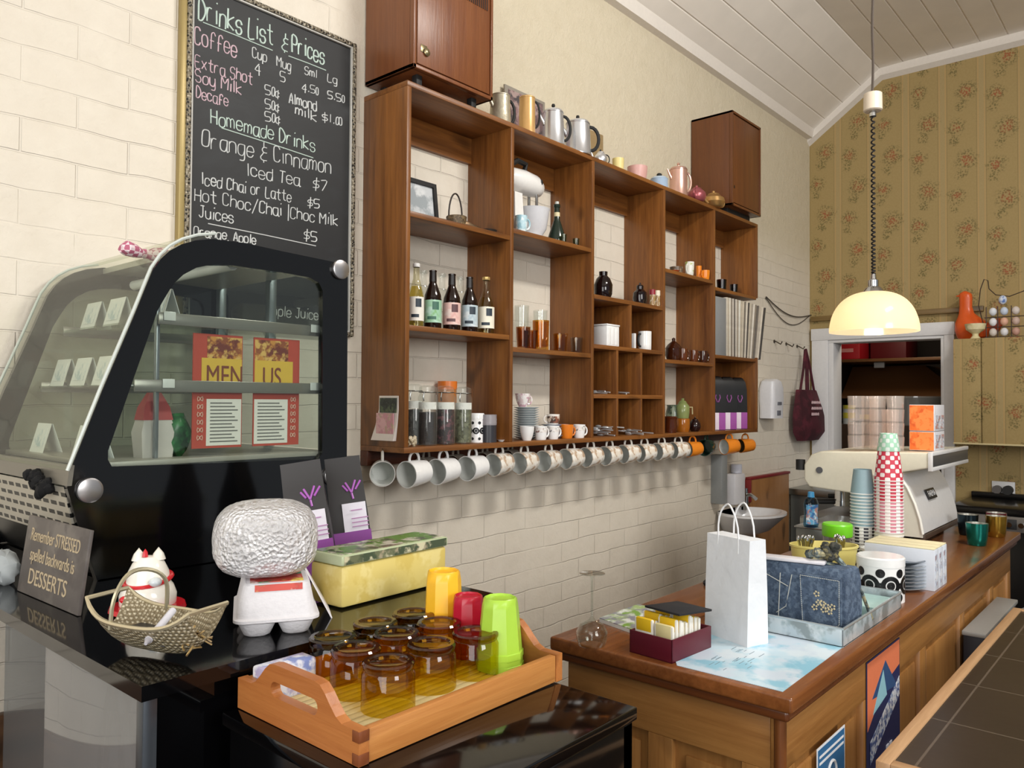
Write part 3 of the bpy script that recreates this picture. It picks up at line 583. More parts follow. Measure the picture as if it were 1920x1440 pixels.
def mono_canister(label, loc, r, h, seams=True, name='patterned_canister'):
    t = thing(name, label, 'canister', loc)
    b = MB().lathe([(0, 0), (r, 0), (r, h * .86), (r * .99, h * .865), (r * .99, h * .87)], 36).build('body', CERAM, t)
    l = MB().lathe([(r * 1.01, h * .80), (r * 1.02, h * .80), (r * 1.02, h * .97), (r * .96, h), (0, h)], 36); l.build('lid', CERAM, t)
    d = MB(); R = r + .0008
    n = 7
    for i in range(n):                       # black flower discs with white rings
        a0 = 2 * PI * i / n + FACE; zc = h * .40; hr = min(h * .27, r * .43)
        def ring(ri, ro, zz=zc):
            k = 20; A = []; B = []
            for j in range(k):
                th = 2 * PI * j / k
                for rr, L in ((ri, A), (ro, B)): an = a0 + rr * math.cos(th) / r; L.append(d.bm.verts.new((R * math.cos(an), R * math.sin(an), zz + rr * math.sin(th))))
            for j in range(k): d.bm.faces.new((A[j], A[(j + 1) % k], B[(j + 1) % k], B[j]))
        ring(.0005, hr * .42); ring(hr * .54, hr * 1.0)
        for zz in (h * .10, h * .64):
            for s_ in (-1, 1):
                a_ = a0 + PI / n; 
        a0 += PI / n; ring(.0005, hr * .42, h * .13); ring(.0005, hr * .46, h * .67); ring(.0005, hr * .3, h * .40)
    tag(d.build('printed_pattern', mat('#0E0E10', .3), b), 'black circle pattern')
    return t
mono_canister('small black and white patterned canister between the tea jars and the dark tin', (2.055, 1.96, ZB), .028, .105)
t = thing('dark_tin', 'dark grey tin with pale stacked lids by the divider', 'tin', (2.090, 1.935, ZB)); MB().cyl((0, 0, 0), .031, .062, 24).build('body', mat('#34343A', .3), t); MB().lathe([(0, .062), (.031, .062), (.032, .072), (.031, .074), (.032, .084), (.031, .086), (.031, .10), (0, .10)], 24).build('lid', mat('#8F8A8E', .35), t)
t = thing('saucer', 'tiny white saucer beside the dark tin', 'saucer', (2.152, 1.92, ZB)); MB().lathe([(0, 0), (.012, 0), (.02, .008), (.018, .008), (0, .003)], 20).build('dish', CERAM, t)
t = thing('dried_flower', 'crumpled pale dried flower in front of the tea jars', 'flower', (1.696, 1.905, ZB)); m_ = MB()
for i in range(14): a = i * 2.4; m_.sphere((.011 * math.cos(a), .009 * math.sin(a), .008 + .022 * (i / 14)), .008, 1, .6, 1, seg=8)
m_.build('petals', mottled('dried_petals', ['#B8A98C', '#8F7F63', '#D2C6AE'], 80), t, jitter=.002)

# ---------------------------------------------------------------- second column
MX = mat('#EFEDE9', .22)
t = thing('stand_mixer', 'old white stand mixer in the upper second pigeonhole', 'mixer', (2.358, 1.99, Z2A))
MB().box(-.09, -.045, 0, .105, .05, .02, .008).build('base', MX, t)
MB().loft([[(-.10, -.035, .015), (-.045, -.035, .015), (-.045, .035, .015), (-.10, .035, .015)], [(-.10, -.03, .17), (-.055, -.03, .17), (-.055, .03, .17), (-.10, .03, .17)]]).build('column', MX, t)
hd = MB().loft([[(x, r * math.cos(a), .225 + zc + r * .92 * math.sin(a)) for a in [2 * PI * i / 20 for i in range(20)]] for x, r, zc in ((-.13, .03, -.005), (-.11, .046, 0), (-.03, .052, 0), (.04, .048, -.002), (.075, .036, -.008), (.09, .016, -.012))])
hd = hd.build('motor_head', MX, t); tag(MB().sphere((.045, -.046, .232), .007, 1, .4, 1.6, seg=10).build('switch', BLKMAT, hd), 'black switch')
tag(MB().tube([(-.01, 0, .27), (.0, 0, .30), (-.05, 0, .305), (-.10, 0, .275)], .011, 8).build('carry_handle', BLKMAT, hd), 'black handle')
wk = MB().cyl((.045, -.02, .13), .006, .06, 10); wk.cyl((.045, .02, .13), .006, .06, 10)
for k in range(4): wk.tube([(.045 + .018 * math.sin(PI * j / 8) * math.cos(PI * k / 4), -.02 + .018 * math.sin(PI * j / 8) * math.sin(PI * k / 4), .14 - .07 * j / 8) for j in range(9)], .0012, 5)
wk.build('beaters', CHROME, t); MB().lathe([(0, .02), (.035, .02), (.055, .05), (.068, .125), (.070, .13), (.065, .13), (.052, .052), (0, .026)], 32, at=(.045, 0, 0)).build('mixing_bowl', mat('#D5D6DA', .15), t)
cup('blue_cup', 'pale blue patterned cup beside the white mixer', (2.238, 1.91, Z2A), .024, .062, mottled('blue_floral', ['#B5D3DC', '#8CB6C4', '#E4EDEE'], 40), .85, handle=-.5)
t = thing('flagon', 'dark green flagon bottle with cream neck band by the mixer', 'bottle', (2.522, 1.96, Z2A)); DG = mat('#1E2B22', .12)
MB().lathe([(0, 0), (.034, 0), (.037, .006), (.036, .035), (.020, .085), (.0125, .105), (.0115, .155), (.014, .157), (.014, .168), (0, .168)], 28).build('body', DG, t); tag(MB().lathe([(.0125, .118), (.0122, .135)], 20).build('neck_label', mat('#D8CBA2', .5), t), 'cream neck band'); MB().cyl((0, 0, .166), .008, .014, 14).build('stopper', mat('#C9CBC4', .4), t)
glass_cup('liqueur_glass', 'small glass in front of the dark green flagon', (2.503, 1.91, Z2A), .013, .036, glass('#D6DCC0')); glass_cup('liqueur_glass', 'small glass alone at the right of the upper second shelf', (2.586, 1.91, Z2A), .015, .032, glass('#C9CFB8'))
AMB, AMB2, SMK = glass('#E9C888', gl=.35), glass('#EDD49A', gl=.35), glass('#E6DED2', gl=.35)
gt = 'tumblers in the middle of the shelf'
glass_cup('tall_glass', 'tall clear glass at the back behind the left brown tumbler', (2.398, 2.04, Z2B), .030, .185, CLEAR, gt); glass_cup('tall_glass', 'tall clear glass at the back behind the tall amber tumbler', (2.505, 2.03, Z2B), .030, .175, CLEAR, gt)
glass_cup('tumbler', 'brown tumbler against the left divider on the tumbler shelf', (2.290, 1.94, Z2B), .028, .085, glass('#D8B48C', gl=.35), gt); glass_cup('amber_tumbler', 'tall amber tumbler in the middle of the tumbler shelf', (2.391, 1.935, Z2B), .033, .118, AMB, gt, .92)
glass_cup('amber_tumbler', 'low round amber tumbler on the tumbler shelf', (2.515, 1.935, Z2B), .033, .074, AMB2, gt, .85); glass_cup('tumbler', 'small smoky tumbler at the right of the tumbler shelf', (2.620, 1.93, Z2B), .026, .066, SMK, gt)
glass_cup('tumbler', 'brown tumbler at the back behind the brown front one', (2.395, 1.99, Z2B), .027, .082, glass('#D8B48C', gl=.35), gt)
# plates and cups
BLP = mat('#AEB9C2', .15); 
for i in range(14):
    x_ = 2.366
    pl = thing('saucer', 'grey white saucer in the tall stack, number %d up' % (i + 1), 'saucer', (x_, 1.985, ZB + i * .0088), None, 'tall stack of saucers') if i == 0 else None
    if i == 0: MB().lathe([(0, .001), (.028, .001), (.032, .003), (.050, .0105), (.0505, .012), (.048, .0115), (.03, .006), (0, .005)], 32).build('plate', mat('#C9D0D2', .12), pl); s0 = pl
    else: dup(s0, ['second', 'third', 'fourth', 'fifth', 'sixth', 'seventh', 'eighth', 'ninth', 'tenth', 'eleventh', 'twelfth', 'thirteenth', 'topmost'][i - 1] + ' saucer' + ('' if i == 13 else ' from the bottom') + ' of the tall stack', (x_, 1.985, ZB + i * .0088))
s0['label'] = 'bottom saucer of the tall stack'
FLW = mottled('floral_china', ['#F1EFEC', '#E6D9D2', '#F3F1EE', '#CDB9B0'], 45, .12)
cup('tea_cup', 'white cup with pink flowers on top of the tall saucer stack', (2.342, 1.985, ZB + .127), .030, .052, mottled('pink_china', ['#F3F0EE', '#E9D6D8', '#C9A3AE'], 40, .12), .55, handle=-.4)
nm = ['bottom', 'second', 'third', 'fourth', 'topmost']
for i in range(5):
    x_ = 2.538
    if i == 0: s1 = thing('plate', 'bottom blue rimmed plate of the low stack', 'plate', (x_, 1.975, ZB), None, 'low stack of blue plates'); MB().lathe([(0, .001), (.034, .001), (.038, .003), (.058, .012), (.0585, .0135), (.055, .013), (.035, .006), (0, .005)], 32).build('plate', mottled('blue_plate', ['#A9B6C6', '#8797AE', '#C6CFD9'], 30, .12), s1)
    else: dup(s1, nm[i] + ' blue rimmed plate of the low stack' + ('' if i == 4 else ' counting up'), (x_, 1.975, ZB + i * .0105))
cup('tea_cup', 'small cup with brown pattern on the low stack of blue plates', (2.523, 1.975, ZB + .055), .027, .042, mat('#EFE8E0', .12), .8, handle=PI * .8, decor=band(.15, .8, mottled('brown_print', ['#3B2A22', '#8A5540', '#D8C6B4'], 60)))
def blk(c): return band(.55, .9, mottled('cup_print_' + c, ['#E9E4DE', c, '#EFEDEA'], 70))
cup('tea_cup', 'plain white footed cup at the left of the cup row', (2.286, 1.915, ZB), .028, .054, CERAM, .6, group='row of cups on the bottom shelf')
cup('tea_cup', 'white cup with brown print beside the plain one', (2.370, 1.915, ZB), .0245, .053, CERAM, .85, handle=-.3, decor=blk('#7A4B45'), group='row of cups on the bottom shelf')
cup('tea_cup', 'white cup with grey print beside the orange one', (2.447, 1.915, ZB), .025, .053, CERAM, .8, handle=-.3, decor=blk('#6A6A70'), group='row of cups on the bottom shelf')
cup('tea_cup', 'orange cup in the row on the bottom shelf', (2.541, 1.92, ZB), .029, .056, mat('#E07D20', .2), .8, handle=-.3, group='row of cups on the bottom shelf')
cup('tea_cup', 'white cup with dark marks at the right of the cup row', (2.614, 1.91, ZB), .0255, .055, CERAM, .8, handle=-.4, decor=blk('#3A3A40'), group='row of cups on the bottom shelf')

# ---------------------------------------------------------------- third column
DJ = mat('#180C0C', .08)
t = thing('dark_jug', 'black glazed jug on the spice shelf by the divider', 'jug', (2.827, 1.94, Z3A)); MB().lathe([(0, 0), (.03, 0), (.039, .02), (.041, .06), (.03, .088), (.018, .1), (.019, .118), (.015, .118), (0, .1)], 28).build('body', DJ, t); ring_handle(.03, .05, .105, .02, .005, a=.2).build('handle', DJ, t)
t = thing('dark_jug', 'small black pot beside the red capped spice jar', 'jug', (3.127, 1.94, Z3A)); MB().lathe([(0, 0), (.027, 0), (.034, .03), (.031, .06), (.016, .075), (.017, .088), (.012, .088), (0, .07)], 28).build('body', DJ, t); MB().lathe([(.017, .088), (.014, .094), (.004, .097), (.005, .104), (0, .106)], 16).build('lid', DJ, t)
for u, l, c in ((3.179, 'spice jar with red cap', '#8E2330'), (3.222, 'spice jar with cream cap beside the red capped one', '#E3D9C2')):
    t = thing('spice_jar', l, 'jar', (u, 1.905, Z3A), None, 'spice jars'); MB().cyl((0, 0, 0), .0135, .052, 18).build('body', mottled('spice', ['#A98A5A', '#8E6C3C', '#D9CDB4'], 60, .2), t); MB().cyl((0, 0, .052), .0145, .024, 18).build('cap', mat(c, .35), t)
t = thing('white_box', 'white slatted ceramic box in the left middle pigeonhole', 'box', (2.839, 1.93, Z3B)); m_ = MB().box(-.048, -.035, 0, .048, .035, .088, .004)
for k in range(3): m_.box(-.04 + k * .028, -.037, .006, -.02 + k * .028, -.034, .078, .001)
m_.build('body', CERAM, t); MB().box(-.05, -.037, .088, .05, .037, .095, .002).build('lid', CERAM, t)
t = thing('white_card', 'narrow white card standing beside the black handled mug', 'card', (3.058, 1.93, Z3B)); MB().box(-.012, -.012, 0, .002, .008, .072, .001).build('card', CERAM, t)
cup('white_mug', 'white enamel mug with black handle in the right middle pigeonhole', (3.154, 1.93, Z3B), .031, .088, CERAM, .97, handle=PI * .95, mh=BLKMAT, th=.005)
SPN = mat('#D8DADC', .3, .6)
def spoons(label, u, z, n, seed, w=.05):
    t = thing('cutlery_pile', label, 'cutlery', (u, 1.93, z), None, 'piles of teaspoons in the pigeonholes'); rnd = random.Random(seed)
    for i in range(n):
        M = Matrix.Translation((rnd.uniform(-w, w) * .5, rnd.uniform(-.03, .03), .004 + i * .0042)) @ Matrix.Rotation(rnd.uniform(-.5, .5) + PI / 2, 4, 'Z')
        m_ = MB().tube([(-.05, 0, 0), (0, 0, .003), (.02, 0, 0)], [.0034, .0024, .0026], 6, M=M); m_.sphere((.034, 0, 0), .013, 1.35, .85, .45, M=M, seg=10); m_.build('spoon', SPN, t)
spoons('few teaspoons in the upper left small pigeonhole', 2.803, Z3C, 3, 1, .03); spoons('two teaspoons in the upper middle small pigeonhole', 2.979, Z3C, 2, 2, .03)
spoons('large heap of teaspoons in the lower left small pigeonhole', 2.866, ZB, 11, 3, .09); spoons('small heap of teaspoons in the lower middle small pigeonhole', 3.042, ZB, 5, 4, .05); spoons('single teaspoon in the lower right small pigeonhole', 3.161, ZB, 1, 5, .02)

# ---------------------------------------------------------------- fourth column
cup('orange_cup', 'orange cup at the right of the small cup shelf', (3.710, 1.91, Z4A), .024, .05, mat('#EE8A1E', .25), .85, handle=PI); cup('orange_beaker', 'tall orange beaker behind the orange cup', (3.698, 1.94, Z4A), .015, .075, mat('#F08A22', .25), .9)
cup('green_cup', 'white and green cup on the small cup shelf', (3.564, 1.92, Z4A), .023, .075, mottled('green_cup', ['#E7E6DC', '#A9B74A', '#F0EFEA'], 28, .2), .8, handle=PI)
cup('brown_bowl', 'brown stoneware bowl at the left of the small cup shelf', (3.500, 1.96, Z4A), .033, .045, mottled('stoneware', ['#6A5644', '#A09078', '#4A3A2E'], 40, .3), .8)
t = thing('orange_saucer', 'flat orange red saucer near the shelf edge', 'saucer', (3.390, 1.91, Z4A)); MB().lathe([(0, 0), (.016, 0), (.028, .008), (.026, .008), (0, .003)], 24).build('dish', mat('#C65A2C', .3), t)
BRG = mat('#3A1A0C', .07); BRG2 = mat('#5A2C12', .07)
t = thing('sugar_bowl', 'brown glazed sugar bowl with pointed lid', 'bowl', (3.457, 1.95, Z4B)); MB().lathe([(0, 0), (.03, 0), (.042, .03), (.04, .06), (.041, .064)], 28).build('body', BRG, t); MB().lathe([(.042, .064), (.03, .082), (.008, .10), (.009, .112), (0, .118)], 24).build('lid', BRG, t)
for i, (u, y, m_, l) in enumerate(((3.485, 1.915, BRG2, 'brown glazed mug in front of the sugar bowl'), (3.623, 1.93, BRG2, 'amber brown mug in the middle of the brown mugs'), (3.707, 1.92, BRG, 'dark brown mug nearest the right divider'))): cup('brown_mug', l, (u, y, Z4B), .024, .062, m_, .9, handle=-.5, group='brown glazed mugs')
t = thing('storage_jar', 'green lidded jar with cream handle standing on the amber pot', 'jar', (3.550, 1.95, ZB + .068)); GJ = mat('#7F8A55', .2); MB().lathe([(0, 0), (.03, 0), (.034, .03), (.034, .06), (.02, .078)], 28).build('body', GJ, t); MB().lathe([(.022, .078), (.014, .088), (.007, .09), (.008, .1), (0, .102)], 20).build('lid', GJ, t); MB().tube([(.03, -.01, .055), (.062, -.02, .056), (.064, -.02, .02)], .0032, 8).build('handle', mat('#BFB489', .3), t)
t = thing('amber_pot', 'amber glazed pot under the green jar', 'pot', (3.550, 1.95, ZB)); MB().lathe([(0, 0), (.03, 0), (.036, .02), (.036, .06), (.034, .067), (0, .068)], 28).build('body', mat('#9A5A18', .1), t)
t = thing('brown_pot', 'brown ribbed pot by the left divider of the pot shelf', 'pot', (3.392, 1.93, ZB)); MB().lathe([(0, 0), (.028, 0), (.034, .03), (.03, .06), (.034, .075), (.03, .08), (0, .078)], 28).build('body', mat('#4A210F', .1), t)
t = thing('green_glass', 'dull green glass jug behind the brown ribbed pot', 'jug', (3.542, 2.0, ZB)); MB().lathe([(0, 0), (.03, 0), (.038, .09), (.03, .125), (.033, .135)], 24).build('body', mottled('green_glaze', ['#53604F', '#39433A', '#7C866F'], 40, .15), t)
teapot('brown_teapot', 'round dark brown teapot beside the amber pot', (3.641, 1.93, ZB), .03, .075, mat('#231010', .07), -.9, spout=False, cat='teapot')
t = thing('pink_card', 'small faded pink card against the divider', 'card', (3.886, 1.99, ZB)); MB().box(-.012, -.001, 0, .02, .001, .075, 0).build('card', mat('#A77C72', .6), t)

# ---------------------------------------------------------------- fifth column
for u, y, r, h, l in ((3.939, 1.93, .027, .062, 'dark brown glass in the top right pigeonhole by the divider'), (4.068, 1.92, .022, .05, 'small dark brown glass to the right of the taller brown one')): glass_cup('brown_glass', l, (u, y, Z5A), r, h, glass('#8A5E44', gl=.4), 'brown glasses in the top right pigeonhole', cat='glass')
LPX = 3.851
t = thing('magazine_file', 'grey panel holding the row of records at its left end', 'file', (3.78, 1.98, Z5B)); MB().box(3.768, 1.885, Z5B, 3.772 + .004, 2.09, 2.045, .001).build('side', mat('#8B8E90', .5), t, True); MB().box(3.776, 1.885, Z5B, 3.90, 1.889, 2.035, .001).build('cover', mat('#8B8E90', .5), t, True)
rc = ['#D8CFBE', '#BFB4A2', '#E6DECF', '#8D8376', '#CFC7BA', '#6B645C', '#D9D2C4', '#A79C8C', '#E8E2D6', '#B9AE9B', '#CFC4B0', '#7C7468', '#DDD4C3', '#554F49', '#C9BEAA', '#A89F90', '#E2DBCD', '#8A8072', '#6E675E', '#BDB3A3', '#D3CABA', '#44403B']
pos = ['first', 'second', 'third', 'fourth', 'fifth', 'sixth', 'seventh', 'eighth', 'ninth', 'tenth', 'eleventh', 'twelfth', 'thirteenth', 'fourteenth', 'fifteenth', 'sixteenth', 'seventeenth', 'eighteenth', 'nineteenth', 'twentieth', 'twenty-first', 'last']
for i, c in enumerate(rc):
    x = 3.912 + i * .0185; th = .0078; lean = max(0, (i - 6)) * .0165
    if i > 17: x += (i - 17) * .008
    t = thing('record_sleeve', '%s sleeve from the grey file in the leaning row of records' % pos[i], 'record', (x, 1.985, Z5B), (0, lean, 0), 'row of record sleeves')
    MB().box(0, -.10, 0.0, th, .10, .315, .0008).build('sleeve', mat(c, .6, vary=.25, scale=30), t)
cof = mat('#0C0B0D', .35); PUR = mat('#9A4F9A', .4)
def shelf_bag(label, u, y):
    t = thing('coffee_bag', label, 'bag', (u, y, ZB), math.radians(-38), 'black and purple coffee bags on the shelf')
    b = MB().loft([[(-w, -d, z), (w, -d, z), (w, d, z), (-w, d, z)] for z, w, d in ((0, .043, .036), (.02, .044, .037), (.12, .044, .037), (.22, .043, .034), (.262, .038, .028), (.285, .028, .016), (.29, .02, .006))]).build('body', cof, t)
    tag(MB().box(-.0455, -.0385, .002, .0455, .0385, .095, .004).build('purple_panel', PUR, t), 'purple lower panel'); tag(MB().box(-.030, -.0395, .003, .006, -.038, .094, .0005).build('white_label', mat('#E3D6E2', .5), t), 'pale label')
    m_ = MB()
    for s_ in (-1, 1): m_.tube([(s_ * .003, -.0375, .15), (s_ * .014, -.0370, .175), (s_ * .010, -.0365, .19)], .0028, 6)
    tag(m_.build('emblem', PUR, t), 'purple emblem')
shelf_bag('black coffee bag with purple base at the left of the lower right pigeonhole', 3.90, 1.95); shelf_bag('black coffee bag with purple base in the middle of the three', 4.035, 1.95); shelf_bag('black coffee bag with purple base beside the right end of the shelf', 4.17, 1.95)

# ---------------------------------------------------------------- mugs on hooks
MFL = mottled('floral_mug', ['#EFEBE2', '#E4DACB', '#F2EFE8', '#BFA58C'], 30, .15); MGR = mat('#1F3A30', .12); MOR = mat('#E08426', .18); MIN = mat('#D9DBD6', .2)
HK = mat('#7D6A4A', .35, .9)
def hang(label, u, zc, y, r, h, m, yaw, inside=None, group='mugs hanging in the front row', tilt=-.06):
    d = Vector((-math.cos(yaw), -math.sin(yaw), tilt)).normalized(); X = Vector((0, 0, 1)); X = (X - X.dot(d) * d).normalized(); Y = d.cross(X)
    R = Matrix((X, Y, d)).transposed(); c = Vector((u, y, zc)) - d * h
    t = cup('mug', label, c, r, h, m, .86, handle=0.0, rot=R.to_euler(), group=group, inside=inside, cat='mug', hz=(.3, .82), hout=.03, th=.0045)
    p = Vector((u, y, zc)) - d * h * .44 + X * (r * .92 + .027)
    k = thing('cup_hook', 'brass hook holding the ' + label, 'hook', (p.x, p.y, SZ0), None, 'cup hooks under the shelf')
    hk = MB().tube([(0, 0, 0), (0, 0, p.z - SZ0 + .012), (.004, 0, p.z - SZ0 - .004), (.0, 0, p.z - SZ0 - .008), (-.006, 0, p.z - SZ0)], .0016, 6); hk.build('wire', HK, k)
FR = ((717, 889, 'plain white mug at the left end, mouth facing the room'), (763, 890, 'plain white mug second in the front row'), (825, 885, 'plain white mug third in the front row'), (881, 879, 'plain white mug fourth in the front row, beside the flowered ones'))
Zm = 1.236
hang('plain white mug nearest the chalkboard, its mouth facing the room', 1.614, 1.245, 1.95, .041, .085, mat('#CFCDC8', .2), .9, MIN)
hang('second plain white mug from the chalkboard', 1.679, 1.241, 1.91, .044, .09, CERAM, .12, MIN); hang('third plain white mug from the chalkboard', 1.815, 1.241, 1.915, .044, .09, CERAM, .12, MIN); hang('fourth plain white mug from the chalkboard', 1.958, 1.243, 1.915, .044, .09, CERAM, .12, MIN)
ords = ['first', 'second', 'third', 'fourth', 'fifth', 'sixth', 'seventh', 'eighth', 'ninth', 'tenth']
for i, (u, z) in enumerate(((2.100, 1.247), (2.243, 1.245), (2.390, 1.245), (2.531, 1.246), (2.670, 1.246), (2.811, 1.245), (2.953, 1.246), (3.090, 1.244), (3.245, 1.244), (3.396, 1.243))):
    hang('%s flowered white mug after the plain ones' % ords[i], u, z, 1.92, .0425, .088, MFL, .05 - .04 * i + .04 * (i % 3), MIN)
hang('orange mug with white inside next to the green one', 3.545, 1.242, 1.92, .039, .08, MOR, -.35, MIN); hang('dark green mug between the orange ones', 3.720, 1.243, 1.92, .043, .085, MGR, .15, MGR)
hang('orange mug with white inside near the right end', 3.946, 1.239, 1.92, .043, .088, MOR, -.42, MIN); hang('orange mug with dark inside at the right end', 4.214, 1.233, 1.95, .04, .085, MOR, -.45, mat('#5B4A2E', .3))
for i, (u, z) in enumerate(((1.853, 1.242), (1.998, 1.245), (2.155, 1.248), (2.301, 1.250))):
    hang('%s shaded mug of the back row, against the wall' % ords[i], u, z, 2.03, .039, .08, mat('#BDB5A8', .25), .3, MIN, 'mugs hanging in the back row')  # their greyer body colour has the back row's shade put in

# ================================================================ bench and food display case at the left
BG = mat('#060607', .07, spec=.6); BGR = mat('#0A0A0B', .3)
BZ = 1.15
t = thing('display_bench', 'black glass topped bench carrying the food display case', 'bench', (.75, 1.5, 0))
m_ = MB().plate([(.405, .912), (1.0, .912), (1.0, 1.36), (1.13, 1.36), (1.13, 2.07), (.405, 2.07)], [], 'z', BZ - .018, BZ); m_.build('worktop', BG, t, True)
PM = mat('#4A4F55', .25, .6)
for x, y in ((.415, .93), (.98, .93), (.415, 2.04), (1.09, 2.04)): MB().box(x, y, 0, x + .017, y + .018, BZ - .018, .001).build('post', PM, t, True)
tag(MB().box(.432, .932, 0.02, .98, .936, BZ - .02, 0).build('front_glass', mat('#050506', .05), t, True), 'black glass front')
tag(MB().box(.417, .948, .02, .421, 1.25, BZ - .02, .001).build('side_glass', glass('#9AA2A8', gl=.5, base=.12, haze=.12), t, True), 'grey glass side')
tag(MB().box(.60, .95, .02, .604, 2.05, BZ - .02, .001).build('middle_glass', glass('#B9C0C4', gl=.4, base=.08, haze=.10), t, True), 'grey glass divider')
# cables seen through the side glass
for k, (y, w, l) in enumerate(((1.03, .030, 'looped grey cable behind the glass side, nearest the front corner'), (1.10, .035, 'looped grey cable behind the glass side, in the middle'), (1.16, .026, 'looped grey cable behind the glass side, farthest back'))):
    t = thing('coiled_cable', l, 'cable', (.45 + .012 * k, y, BZ - .02), None, 'cables under the bench top')
    MB().tube([(.01 * math.sin(a * 2), w * math.cos(a) * (1 + .2 * math.sin(3 * a)), -.075 - .02 * k + (.072 + .02 * k) * math.sin(a)) for a in [PI * 2 * i / 24 for i in range(25)]], .0035, 6).build('cable', mat('#43474B', .4), t)

# --- display case
CY0, CY1 = 1.497, 2.056
OUT = [(.560, 1.152), (.548, 1.255), (.528, 1.321)]
def K(p): return (p[0], p[2])
outer = [K((0.582, 1.497, 1.150)), K((0.548, 1.497, 1.255)), K((0.529, 1.497, 1.322)), K((0.533, 1.497, 1.350)), K((0.587, 1.497, 1.499)), K((0.641, 1.497, 1.639)), K((0.664, 1.497, 1.702)), K((0.672, 1.497, 1.723)), K((0.688, 1.497, 1.749)), K((0.705, 1.497, 1.767)), K((0.728, 1.497, 1.783)), K((0.756, 1.497, 1.795)), K((0.794, 1.497, 1.804)), K((0.866, 1.497, 1.807)), K((0.949, 1.497, 1.803)), K((1.096, 1.497, 1.798)), K((1.115, 1.497, 1.791)), K((1.129, 1.497, 1.766)), K((1.132, 1.497, 1.325)), (1.126, 1.152), (.585, 1.152)]
inner = [K((0.597, 1.497, 1.384)), K((0.597, 1.497, 1.368)), K((0.604, 1.497, 1.355)), K((1.050, 1.497, 1.345)), K((1.063, 1.497, 1.358)), K((1.059, 1.497, 1.728)), K((1.049, 1.497, 1.745)), K((1.023, 1.497, 1.754)), K((0.961, 1.497, 1.756)), K((0.879, 1.497, 1.756)), K((0.830, 1.497, 1.756)), K((0.790, 1.497, 1.751)), K((0.759, 1.497, 1.741)), K((0.733, 1.497, 1.724)), K((0.713, 1.497, 1.703)), K((0.696, 1.497, 1.673)), K((0.683, 1.497, 1.648))]
t = thing('display_case', 'countertop food display case with curved front glass and black end frame', 'display case', (.85, 1.8, BZ))
FRB = mat('#070708', .10, spec=.6)
MB().plate(outer, [inner], 'y', CY0, CY0 + .016).build('end_frame', FRB, t, True, smooth=False); MB().plate(outer, [inner], 'y', CY1 - .016, CY1).build('end_frame', FRB, t, True, smooth=False)
CG = glass('#F1F4F1', gl=.25, base=.04)
MB().plate(inner, [], 'y', CY0 + .006, CY0 + .010).build('end_pane', CG, t, True, smooth=False); MB().plate(inner, [], 'y', CY1 - .010, CY1 - .006).build('end_pane', CG, t, True, smooth=False)
kn = mat('#B5B2B2', .28, .9)
for p in ((0.565, 1.490, 1.315), (1.105, 1.490, 1.782), (1.088, 1.490, 1.306)): tag(MB().lathe([(0, 0), (.0215, 0), (.023, .003), (.022, .008), (.018, .0095), (0, .0095)], 28, M=frame_m((p[0], CY0, p[2]), (1, 0, 0), (0, 0, 1))).build('screw_cap', kn, t, True), 'brushed metal disc')
for p in ((0.565, 1.490, 1.315), (1.105, 1.490, 1.782)): MB().lathe([(0, 0), (.0215, 0), (.023, .003), (0, .0095)], 24, M=frame_m((p[0], CY1 + .006, p[2]), (1, 0, 0), (0, 0, 1))).build('screw_cap', kn, t, True)
gp = outer[3:13]
def offs(pl, d):
    o = []
    for i, p in enumerate(pl):
        a, b = pl[max(i - 1, 0)], pl[min(i + 1, len(pl) - 1)]; tx, tz = b[0] - a[0], b[1] - a[1]; l = math.hypot(tx, tz); o.append((p[0] - tz / l * d, p[1] + tx / l * d))
    return o
g1, g2 = offs(gp, .012), offs(gp, .007)
MB().loft([[(x, y, z) for x, z in g1 + g2[::-1]] for y in (CY0 - .012, CY1 + .008)]).build('front_glass', glass('#F3F5EF', gl=.12, base=.03, haze=.025), t, True)
m_ = MB()
for y in (CY0 - .013, CY1 + .008): tag(MB().tube([(x, y, z) for x, z in offs(gp, .0095)], .0032, 6).build('glass_edge', mat('#C8CFC9', .2), t, True), 'pale bright edge of the curved glass')
top = outer[12:16]
MB().loft([[(x, y, z - .003) for x, z in top] + [(x, y, z - .016) for x, z in top[::-1]] for y in (CY0 + .016, CY1 - .016)]).build('roof', mat('#B9B7AE', .3, .3), t, True)
tag(MB().tube([(.86, CY0 + .04, 1.765), (.86, CY1 - .04, 1.765)], .012, 12).build('light_tube', mat('#F3F5F5', .3), t, True), 'white light tube')
MB().box(.60, CY0 + .016, BZ + .002, 1.118, CY1 - .016, 1.352, .002).build('base', BGR, t, True)
tag(MB().box(.59, CY0 + .016, 1.352, 1.10, CY1 - .016, 1.362, .001).build('case_floor', mat('#A9A69C', .35, .2), t, True), 'steel floor')
a_, b_, c_ = outer[3], outer[2], outer[1]
tag(MB().loft([[(a_[0] - .004, y, a_[1] + .012), (a_[0] + .004, y, a_[1] + .012), (b_[0] + .004, y, b_[1] + .004), (b_[0] - .004, y, b_[1] + .004)] for y in (CY0 - .01, CY1)]).build('sill', mat('#7E7A70', .3, .5), t, True), 'grey metal sill')
